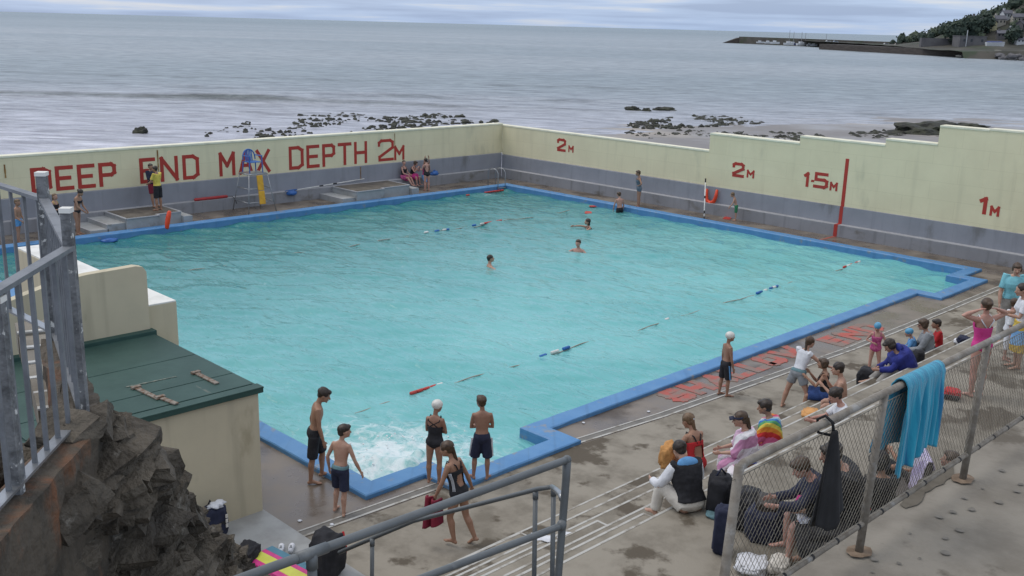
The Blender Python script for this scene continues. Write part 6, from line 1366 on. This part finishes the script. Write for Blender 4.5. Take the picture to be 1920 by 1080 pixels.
person(G(1826,742,1.75), 150, 1.62, 'woman in bright pink swimsuit tying her hair with both arms raised', dict(lean=.02,head=(-.05,-.1),ar=((.95,.05,.30),(-.92,-.18,.34)),al=((-.95,.05,.30),(.92,-.18,.34)),lr=((.05,.02,-1),(.0,-.04,-1)),ll=((-.06,-.03,-1),(-.01,-.05,-1))), 'skin_pink', ('bun','hair_brown'), [('swimsuit','cl_pink',dict(back='tube',strap='cl_white'))], child=.1, female=True)
person(G(1884,640,1.40), -55, 1.66, 'woman in pale blue polo shirt facing the camera at the right edge', dict(head=(.28,-.15),bend=.06,ar=((.22,.05,-1),(.05,.35,-1)),al=((-.22,.05,-1),(-.05,.5,-1))), 'skin_fair', ('bob','hair_brown'), [('tee','cl_cyan',dict(sleeve=.75,collar=True,infl=.018)),('trousers','cl_khaki')], child=0, female=True, wide=1.15)
person(G(1903,690,1.75), 215, 1.52, 'girl in white t-shirt with a yellow and blue towel round her hips', dict(head=(.2,.1),bend=.08,ar=((.10,.35,-1),(-.3,.85,.1)),al=((-.12,.35,-1),(.3,.85,.1)),lr=((.04,.04,-1),(0,-.04,-1)),ll=((-.04,.02,-1),(0,-.04,-1))), 'skin_fair', ('pony','hair_dark'), [('tee','cl_white',dict(sleeve=.7)),('wrap','tw_yellowblue',dict(len=1.25))], child=.3, female=True)
person(G(1884,675,1.75), 20, 1.12, 'small child in a white towel standing in front of the woman in blue', dict(head=(.1,.3)), 'skin_pink', ('short','hair_brown'), [('towel','cl_white',dict(z0=.50,sleeve=1.0,legs=1.3))], child=.9)
# behind the mesh fence
person(G(1543,985,2.20), 222, 1.58, 'person in dark coat and white patterned skirt sitting on the bench behind the mesh', dict(lean=.12,bend=.40,head=(.35,.1),ar=((.1,.55,-.8),(-.2,.9,-.1)),al=((-.1,.6,-.8),(.2,.9,-.1)),lr=((.12,1,-.02),(.02,-.02,-1)),ll=((-.14,1,-.08),(-.02,.05,-1))), 'skin_pink', ('short','hair_brown'), [('jacket','cl_navy',dict(infl=.03)),('skirt','skirt_white',dict(len=.85))], seat=True, child=.1, female=True)
person(G(1592,985,2.18), 214, 1.84, 'person in black coat sitting behind the hanging black garment', dict(lean=.10,bend=.30,head=(.2,.1),ar=((.15,.4,-.9),(-.2,.9,-.3)),al=((-.15,.4,-.9),(.2,.9,-.3)),lr=((.14,1,.02),(.02,.10,-1)),ll=((-.14,1,.02),(-.02,.10,-1))), 'skin_fair', ('short','hair_dark'), [('jacket','cl_black',dict(infl=.04)),('trousers','cl_black')], seat=True, child=0, wide=1.3)
person(G(1712,915,1.82), 25, 1.55, 'person in black and red lying back with an arm over the face', dict(lean=-1.15,bend=.12,head=(.5,.0),ar=((.35,.75,.5),(-.5,-.4,.3)),al=((-.4,.3,-.4),(.3,.8,.2)),lr=((.1,1,.1),(.05,1,-.1)),ll=((-.1,1,.35),(-.05,.75,-.6))), 'skin_tan', ('short','hair_dark'), [('tee','cl_black',dict(sleeve=.5)),('trunks','cl_red',dict(len=.9))], seat=True, child=.2)
person(G(1778,965,1.75), 200, 1.45, 'brown haired child in dark red sitting low against the wall by the third fence post', P(SIT,lean=-.05,bend=.2,head=(-.1,.1),lr=((.1,1,.5),(0,.5,-1)),ll=((-.1,1,.5),(0,.5,-1))), 'skin_fair', ('short','hair_brown'), [('tee','cl_maroon',dict(sleeve=1.2)),('trunks','cl_navy')], seat=True, child=.5)
person(G(1648,985,1.95), 150, 1.55, 'person in a dark hooded robe sitting behind the second fence post', P(SIT,lean=.05,bend=.15,head=(.1,.2)), 'skin_tan', ('short','hair_dark'), [('towel','cl_black',dict(hoodup=True,legs=1.2,infl=.03))], seat=True, child=.3)
# along the deep end
V2 = .015
person(G(38,457,0), 40, 1.46, 'boy in pale blue trunks at the far left seen through the railing', dict(head=(.1,-.2),ar=((.15,.2,-1),(-.1,.6,-.5)),al=((-.1,.1,-1),(.1,.5,-.7)),lr=((.05,.12,-1),(0,-.02,-1)),ll=((-.05,-.15,-1),(0,-.2,-1))), 'skin_tan', ('short','hair_light'), [('trunks','cl_ltblue',dict(len=.4))], child=.5, vox=V2)
person(G(107,440,0), 30, 1.40, 'girl in black and lime swimsuit half hidden behind the railing post', dict(head=(.1,0),ar=((.2,.2,-1),(-.3,.8,.1)),al=((-.2,.2,-1),(.2,.8,.2))), 'skin_fair', ('long','hair_light'), [('swimsuit','cl_black',dict(strap='cl_yellow')),('shorts','cl_black',dict(len=.6))], child=.5, female=True, vox=V2)
person(G(148,440,0), 35, 1.60, 'girl in black bikini looking down beside the left platform steps', dict(lean=.08,bend=.15,head=(.4,0),ar=((.1,.3,-1),(-.2,.7,-.6)),al=((-.1,.2,-1),(.2,.6,-.6)),lr=((.05,.14,-1),(0,-.05,-1)),ll=((-.05,-.04,-1),(0,-.05,-1))), 'skin_tan', ('bun','hair_dark'), [('bikini','cl_black')], child=.1, female=True, vox=V2)
person(Vector((-1.62,-16.95,.465)), 25, 1.62, 'lifeguard in dark jacket and red shorts leaning on the wall', dict(lean=-.10,head=(.2,-.2),ar=((.2,.3,-1),(-.7,.5,.2)),al=((-.2,.3,-1),(.7,.5,.1)),lr=((.08,.18,-1),(.0,.1,-1)),ll=((-.08,.18,-1),(.0,.1,-1))), 'skin_tan', ('short','hair_dark'), [('jacket','cl_navy'),('shorts','cl_maroon',dict(len=.8))], child=0, vox=V2)
person(Vector((-.85,-17.12,.465)), 200, 1.62, 'lifeguard in yellow shirt and black shorts standing on the left platform', dict(head=(.1,.3),lean=.03,ar=((.2,.3,-1),(-.4,.8,-.1)),al=((-.25,.4,-1),(.3,.8,-.3))), 'skin_tan', ('short','hair_dark'), [('tee','cl_yellow'),('shorts','cl_black',dict(len=.92))], child=0, vox=V2)
s_ = lambda px, py: Vector((-1.92, onX(px,py,-1.92).y, .458))
person(s_(757,338), 12, 1.52, 'girl in pink swimsuit sitting leftmost on the wall ledge with legs out', P(SIT,lean=-.05,bend=.1,head=(.0,-.6),lr=((.1,1,.05),(.05,.6,-.7)),ll=((-.1,1,.0),(.05,.45,-.8))), 'skin_pink', ('bun','hair_brown'), [('swimsuit','cl_black'),('wrap','cl_magenta',dict(len=.7))], seat=True, child=.2, female=True, vox=V2)
person(s_(772,335), 20, 1.45, 'girl wrapped in a bright pink towel sitting second on the wall ledge', P(SIT,bend=.25,head=(.1,.5),ar=((.2,.6,-.6),(-.4,.4,.8)),al=((-.2,.6,-.6),(.4,.4,.8))), 'skin_pink', ('bob','hair_brown'), [('swimsuit','cl_black'),('wrap','cl_pink',dict(len=.9))], seat=True, child=.4, female=True, vox=V2)
person(s_(787,333)+Vector((.35,0,0)), 10, 1.45, 'girl in deep pink top and pale shorts in the seated group with arms raised', P(SIT,lean=.02,bend=.1,head=(.1,.0),ar=((.2,.4,.9),(-.2,.0,1)),al=((-.2,.4,.9),(.2,.0,1)),lr=((.1,.6,-.8),(0,-.1,-1)),ll=((-.1,.6,-.8),(0,-.1,-1))), 'skin_tan', ('short','hair_dark'), [('tee','cl_magenta'),('shorts','cl_ltblue',dict(len=.9))], seat=True, child=.4, female=True, vox=V2)
person(G(800,358,0), 165, 1.46, 'girl in black open backed swimsuit standing in front of the seated girls', dict(head=(.1,.2),bend=.1,lean=.05,ar=((.3,.3,-1),(-.2,.8,.1)),al=((-.3,.3,-1),(.2,.8,.1))), 'skin_pink', ('bun','hair_dark'), [('swimsuit','cl_black')], child=.4, female=True, vox=V2)
# right hand wall
person(Vector((7.62,-.72,ZW+.10)), 150, 1.48, 'boy in black trunks rising out of the water at the right edge', dict(lean=.06,bend=.1,head=(.2,.4),ar=((.3,.25,-1),(.0,.3,-.9)),al=((-.3,.25,-1),(-.0,.3,-.9)),lr=((.05,.3,-1),(0,0,-1)),ll=((-.05,.1,-1),(0,0,-1))), 'skin_pink', ('short','hair_brown'), [('trunks','cl_black',dict(len=.8))], child=.4, sink=True, vox=V2)
person(G(1196,389,0), 228, 1.56, 'girl in grey blue swimsuit standing by the right wall with hands on hips', P(HIPS,head=(.15,.1),lean=.05), 'skin_tan', ('short','hair_brown'), [('swimsuit','cl_steel'),('shorts','cl_steel',dict(len=.25,top=.52))], child=.3, female=True, vox=V2)
person(G(1378,414,0), 210, 1.14, 'small boy in green trunks bending by the right wall', dict(lean=.15,bend=.2,head=(.3,.2),ar=((.3,.3,-1),(-.1,.5,-.8)),al=((-.3,.3,-1),(.1,.5,-.8))), 'skin_fair', ('crop','hair_light'), [('trunks','cl_green',dict(len=.85,flare=1.1))], child=.9, vox=V2)
# swimmers
person(G(918,499,ZW)-Vector((0,0,.50)), 60, 1.75, 'swimmer with dark wet hair alone in the middle of the pool', dict(head=(-.1,0),ar=((.8,.5,-.2),(.3,.9,-.1)),al=((-.8,.5,-.2),(-.3,.9,-.1)),lr=((.1,-.3,-1),(0,-.5,-1)),ll=((-.1,.2,-1),(0,-.4,-1))), 'skin_fair', ('crop','hair_dark'), [('trunks','cl_navy')], child=.1, sink=True, vox=V2)
person(G(1084,473,ZW)-Vector((0,0,.43)), -70, 1.78, 'swimmer facing the camera with bare shoulders above the water', dict(head=(0,0),ar=((.8,.4,-.5),(.3,.9,-.1)),al=((-.8,.4,-.5),(-.3,.9,-.1)),lr=((.1,-.3,-1),(0,-.5,-1)),ll=((-.1,.2,-1),(0,-.4,-1))), 'skin_pink', ('short','hair_brown'), [('trunks','cl_navy')], child=.1, sink=True, vox=V2)
person(G(1110,429,ZW)-Vector((0,0,.42)), 235, 1.68, 'swimmer with long dark hair stretching an arm to the left', dict(lean=.3,head=(-.2,0),ar=((.2,.9,.15),(.0,1,-.05)),al=((-.6,.6,-.2),(-.3,.9,-.1)),lr=((.1,-.8,-.6),(0,-.8,-.4)),ll=((-.1,-.6,-.8),(0,-.8,-.4))), 'skin_fair', ('long','hair_dark'), [('swimsuit','cl_black')], child=.2, female=True, sink=True, vox=V2)
# ------------------------------------------------------------------ bags, towels and other belongings
def soft(name, label, cat, pos, sx, sy, sz, m, rz=0.0, seed=1, rough=.3, parts=(), grp=None, sub=4, sit=.85):
    # a slumped fabric thing: boxy, creased, flat underneath
    bm = bmesh.new(); bmesh.ops.create_icosphere(bm, subdivisions=sub, radius=1); off = Vector((seed*5.1, seed*2.3, seed*1.7))
    for v in bm.verts:
        c = v.co.copy(); q = Vector([math.copysign(abs(a)**.62, a) for a in c])
        k = 1+rough*.55*noise.noise(c*1.8+off)+rough*.30*noise.noise(c*4.5+off)-rough*.16*abs(noise.noise(c*9+off))
        z = q.z*sz*k; z = max(z, -sz*sit)
        v.co = Vector((q.x*sx*k, q.y*sy*k, z+sz*sit))
    mb = MB(); mb.bm(bm); o = mb.build(name, MATS[m], None, True); o.location = pos; o.rotation_euler = (0,0,rz)
    return tag(o, label, cat, grp)
def strap(o, pts, r, m, name='strap'):
    mb = MB(); mb.tube(pts, r, 6); return mb.build(name, MATS[m], o, True)
T_ = ZT+.002
# beside the kiosk
o = soft('backpack', 'navy rucksack with a white towel on top standing against the kiosk wall', 'bag', Vector((21.98, G(455,1012,.3).y, .05)), .15, .18, .27, 'cl_navy', .1, 3)
mb = MB(); rock_mesh(mb, (.03,.02,.50), .09, .13, .045, 5, 3, 0, .6); mb.build('folded_towel', MATS['cl_white'], o, True)
mb = MB()
for k in range(3): mb.box(.148,.162,.08,.12,.15+k*.075,.21+k*.075,.006)
mb.build('emblem', MATS['cl_cream'], o); mb = MB(); mb.box(.09,.145,-.11,.12,.09,.27,.03); mb.build('front_pocket', MATS['cl_black'], o); strap(o, [(-.1,.05,.42),(-.1,.0,.53),(-.1,-.06,.42)], .014, 'cl_black')
o = soft('black_jacket', 'black jacket dropped below the navy rucksack', 'jacket', G(462,1055,.05)+Vector((0,0,.02)), .16, .24, .12, 'cl_black', .6, 8, .5)
mat('board_pink', (0.62,0.03,0.22), (0.5,0.02,0.18), 6, rough=0.4); mat('board_lime', (0.60,0.62,0.08), (0.55,0.55,0.06), 6, rough=0.4); mat('board_blue', (0.06,0.20,0.28), rough=0.4)
a, b = G(487,1032,.18), G(585,1092,.10); d = (b-a); d.z = 0; d.normalize(); s_ = Vector((-d.y,d.x,0))
t_ = empty('bodyboard', a, 'pink and lime striped bodyboard lying on the slab', 'bodyboard')
for k, (c, w0, w1) in enumerate((('pink',-.26,-.16),('lime',-.16,.02),('pink',.02,.10),('blue',.10,.22))):
    P_ = [a+s_*w0, a+d*1.05+s_*w0, a+d*1.05+s_*w1, a+s_*w1]; mb = MB(); mb.prism([(p.x,p.y) for p in P_], .10, .16+.0015*(k % 2)); child(mb, 'deck_stripe', MATS['board_'+c], t_)
def shoes(px, py, z, m, lab, rz, grp=None):
    g = G(px,py,z); t_ = empty('pair_of_shoes', g, lab, 'shoes', grp, rz)
    for s in (-1,1):
        mb = MB(); mb.tube([(s*.07,-.12,.03),(s*.07,-.10,.045),(s*.07,-.03,.055),(s*.075,.06,.04),(s*.075,.13,.028)], [.02,.04,.042,.045,.02], 10); mb.build('shoe', MATS[m], t_, True)
        mb = MB(); mb.tube([(s*.07,-.085,.075),(s*.07,-.03,.085)], [.022,.018], 8); mb.build('lining', MATS['cl_grey'], t_, True)
shoes(537,1032,.05,'cl_white','pair of white trainers on the pale slab by the bodyboard',.9)
o = soft('black_bag', 'black bag with a red edge behind the handrail post', 'bag', G(615,1078,.05)+Vector((0,0,.02)), .20, .24, .34, 'cl_black', .3, 4); mb = MB(); mb.tube([(.10,.22,.06),(.13,.245,.3),(.10,.22,.56)], .018, 6); mb.build('red_piping', MATS['cl_red'], o, True)
# papers and small litter on the steps
def sheet(px, py, z, w_, h_, rz, m, lab, name='paper'):
    g = G(px,py,z); mb = MB(); n_ = 8
    mb.v = [((i/n_-.5)*w_, (j/n_-.5)*h_, .012+.02*noise.noise(Vector((i*.5,j*.5,px)))) for j in range(n_+1) for i in range(n_+1)]
    mb.f = [(j*(n_+1)+i, j*(n_+1)+i+1, (j+1)*(n_+1)+i+1, (j+1)*(n_+1)+i) for j in range(n_) for i in range(n_)]; mb.mi = [0]*len(mb.f)
    o = mb.build(name, MATS[m], None, True); o.location = g; o.rotation_euler = (0,0,rz); md = o.modifiers.new('t','SOLIDIFY'); md.thickness = .004; return tag(o, lab, 'paper')
sheet(1068,1006,1.06,.30,.20,.6,'cl_white','white sheet of paper on the steps right of the handrail end post'); sheet(1014,1009,1.06,.30,.16,.5,'cl_white','white sheet of paper on the steps seen between the handrail posts')
o = soft('drink_bottle', 'small pale crumpled carton beside the paper on the steps', 'carton', G(1098,1001,1.06), .06,.05,.05,'cl_white',.4,7)
for k, (px, py) in enumerate(((1094,794),(1216,773),(562,978),(622,985))):
    q = G(px,py,0); mb = MB(); rock_mesh(mb,(0,0,.012),.035,.03,.012,k+.4,2); o = mb.build('litter', MATS['cl_white'], None, True); o.location = (q.x,q.y,.006)
    tag(o, ('white scrap of litter on the deck by the notch in the coping','white scrap of litter midway along the brown promenade deck','white scrap of litter on the wet deck left of the boys\' feet','white scrap of litter on the wet deck just below the boy in blue shorts')[k], 'litter')
# towel carried by the walking girl
sh, el, wr, d3 = Jw['al']; hand = ow.matrix_basis @ (wr + d3*.07)
def carried(u, v):
    return (hand.x+.03*math.sin(u*9)-.10+.20*u+.03*v, hand.y-.09+.05*math.cos(u*12)+.16*u*.5-.10*v*(1-u), hand.z+.04-.50*v*(1-.25*u)+.02*math.sin(u*7))
pattern('towel_maroon', [(0.18,.01,.03),(0.20,.012,.03),(.17,.01,.03),(.66,.65,.66)], 2.2, (1.0,.0,.25))
cloth_grid(carried, 30, 24, 'carried_towel', 'towel_maroon', 'maroon and white towel hanging from the walking girl\'s hand', 'towel', .03)
# on the steps
o = soft('paper_bag', 'tan orange bag beside the girl in the red swimsuit', 'bag', G(1250,874,1.05), .10,.17,.20,'cl_peach',.3,11,.5)
o = soft('rucksack', 'large black rucksack leaning against the man in the vest', 'bag', G(1346,958,T_), .15,.16,.27,'cl_black',.5,13,.3); strap(o,[(.10,.08,.44),(.19,.10,.28),(.13,.10,.10)],.02,'cl_navy'); strap(o,[(-.05,-.06,.48),(0,0,.56),(.05,.06,.48)],.014,'cl_navy','handle')
o = soft('sports_bag', 'tall navy sports bag standing beside the end post of the mesh fence', 'bag', G(1352,1034,T_), .11,.13,.31,'cl_navy',.5,15,.3); mb = MB(); mb.box(.105,.12,-.04,.04,.22,.40,.006); mb.build('red_badge', MATS['cl_maroon'], o)
o = soft('wash_bag', 'small pink and blue patterned bag behind the black rucksack', 'bag', G(1378,893,1.40), .10,.15,.07,'tw_pastel',.3,17)
o = soft('pale_towel', 'grey green towel under the black rucksack', 'towel', G(1350,966,T_), .17,.16,.03,'cl_teal',.5,18)
o = soft('peach_towel', 'peach and orange towel held in front of the girl with the hair bun', 'towel', G(1518,786,.72), .14,.24,.09,'cl_peach',.6,19,.6)
o = soft('black_bag', 'black bag on the step below the girl in the blue swim cap', 'bag', G(1622,724,.36), .17,.24,.22,'cl_black',.3,21)
shoes(1624,742,.36+.35,'cl_black','black sandals on the step beside the black bag',1.2)
o = soft('yellow_cloth', 'bright yellow cloth behind the person in the royal blue coat', 'cloth', G(1738,700,.72), .12,.14,.09,'cl_yellow',.3,23)
o = soft('black_holdall', 'black holdall between the royal blue coat and the woman in grey', 'bag', G(1722,676,.72), .10,.13,.13,'cl_black',.8,25)
o = soft('blue_bag', 'small bright blue bag beside the boy in the red shirt', 'bag', G(1786,660,.36), .10,.14,.07,'cl_ltblue',.3,27); o = soft('white_towel', 'white towel beside the boy in the red shirt', 'towel', G(1774,664,.36), .12,.16,.06,'cl_white',.3,28)
o = soft('dark_shoes', 'dark shoes and cloth left of the woman in the pink swimsuit', 'shoes', G(1806,645,.72), .13,.17,.10,'cl_navy',.3,29,.5); o = soft('white_shirt', 'white shirt on the step next to the dark shoes', 'shirt', G(1797,643,.72), .10,.14,.05,'cl_white',.3,30)
o = soft('red_bag', 'red and black bag on the terrace behind the turquoise towel', 'bag', G(1783,745,T_), .14,.15,.08,'cl_red',.3,31,.4); mb = MB(); mb.box(-.10,.14,-.18,-.13,.02,.09,.02); mb.build('black_side', MATS['cl_black'], o)
o = soft('water_bottle', 'blue bottle standing by the woman in the pink swimsuit', 'bottle', G(1831,680,1.42), .035,.035,.12,'cl_ltblue',.3,32,.1)
# behind the mesh
mat('bench_wood', (0.055,0.045,0.036), (0.085,0.07,0.058), 5, rough=0.75, stretch=(1,6,1), bump=.3, bscale=30)
bx, by = G(1560,985,2.2).x, G(1560,985,2.2).y
t_ = empty('bench', (bx,by,ZT), 'dark wooden bench behind the mesh fence', 'bench', rz=R(218-90))
for y in (-.12,.02,.16): mb = MB(); mb.box(-1.0,1.0,y-.06,y+.06,.40,.43,.008); mb.build('seat_slat', MATS['bench_wood'], t_)
for z in (.60,.76): mb = MB(); mb.box(-1.0,1.0,-.25,-.22,z-.05,z+.05,.008); mb.build('back_slat', MATS['bench_wood'], t_)
for x in (-.85,.85):
    mb = MB(); mb.box(x-.035,x+.035,-.24,-.17,0,.84); mb.box(x-.035,x+.035,.14,.21,0,.40); mb.box(x-.035,x+.035,-.17,.14,.34,.40); mb.build('leg', MATS['bench_wood'], t_)
    mb = MB(); mb.box(x-.045,x+.045,-.23,.24,.62,.66,.01); mb.box(x-.03,x+.03,.15,.20,.40,.62); mb.build('armrest', MATS['bench_wood'], t_)
for k, (px, py, z, sx, sy, sz, m, lab, cat) in enumerate(((1398,985,T_,.18,.20,.26,'cl_black','big dark bag behind the mesh beside the end post','bag'),(1440,965,T_+.28,.15,.18,.13,'hair_dark','dark grey round bag on top of the pile behind the mesh','bag'),(1432,1005,T_,.22,.24,.24,'cl_navy','navy holdall under the grey bag behind the mesh','bag'),
     (1408,1066,T_,.17,.22,.06,'cl_white','white towel heap on the terrace behind the mesh','towel'),(1460,1068,T_,.12,.16,.07,'cl_cream','cream cloth beside the bare feet behind the mesh','cloth'),(1600,945,T_+.35,.12,.15,.14,'cl_white','white shirt bundled on the bench right of the black garment','shirt'),(1618,962,T_+.3,.15,.16,.09,'cl_red','red cloth on the bench by the second fence post','cloth'),
     (1500,945,2.42,.05,.06,.05,'cl_pink','small pink purse held by the person on the bench','purse'))):
    soft('bundle' if cat != 'purse' else 'purse', lab, cat, G(px,py,z), sx,sy,sz,m,.4,40+k,.5 if cat in ('towel','cloth','shirt') else .3)
soft('dark_coat', 'big dark coat spread over the end of the bench under the black garment', 'coat', G(1548,1035,2.0), .34,.42,.20,'garment_black',.6,77,.5)
q = G(1664,960,ZT)
t_ = empty('deck_chair', (q.x,q.y,ZT), 'low dark chair back draped with the striped lilac towel', 'chair', rz=R(215-90))
for x in (-.26,.26): mb = MB(); mb.bar((x,-.18,0),(x,-.36,.78),.04,.03); mb.bar((x,.25,0),(x,.25,.34),.04,.03); mb.bar((x,-.22,.34),(x,.27,.34),.04,.03); mb.build('frame', MATS['bench_wood'], t_)
mb = MB(); mb.box(-.25,.25,-.2,.25,.33,.35); mb.build('seat', MATS['bench_wood'], t_); mb = MB(); mb.bar((-.25,-.33,.62),(.25,-.33,.62),.02,.26,(0,0,1)); mb.build('backrest', MATS['bench_wood'], t_)
c_ = Matrix.Rotation(R(215-90),3,'Z')
def lil(u, v):
    x = -.25+.50*u; s = (v-.45)*1.15; f = .02*math.sin(u*16)+.012*math.sin(u*31)
    p = Vector((x,-.36-.04-f-.0*s,.80-abs(s))) if s < -.05 else (Vector((x,-.36+s*.6,.815)) if s < .06 else Vector((x,-.31+f*.6+.10*s,.80-s)))
    w_ = c_ @ p; return (q.x+w_.x, q.y+w_.y, ZT+w_.z)
cloth_grid(lil, 40, 40, 'lilac_towel', 'tw_stripe', 'lilac striped towel draped over the low chair behind the mesh', 'towel', .012)
# droplets of the splash
mat('spray', (0.86,0.88,0.88), (0.84,0.86,0.86), rough=0.9)
mb = MB()
for k in range(120):
    a = rnd.gauss(0,.55); b = rnd.gauss(0,.75); h_ = abs(rnd.gauss(0,.16))*math.exp(-(a*a+b*b)); r = rnd.uniform(.006,.020)
    mb.ell((sc_.x+a, sc_.y+b, ZW+.03+h_), r, r, r, None, 6, 4)
tag(mb.build('splash_spray', MATS['spray'], None, True), 'white splash where someone has just jumped in at the near corner', 'splash', kind='stuff')
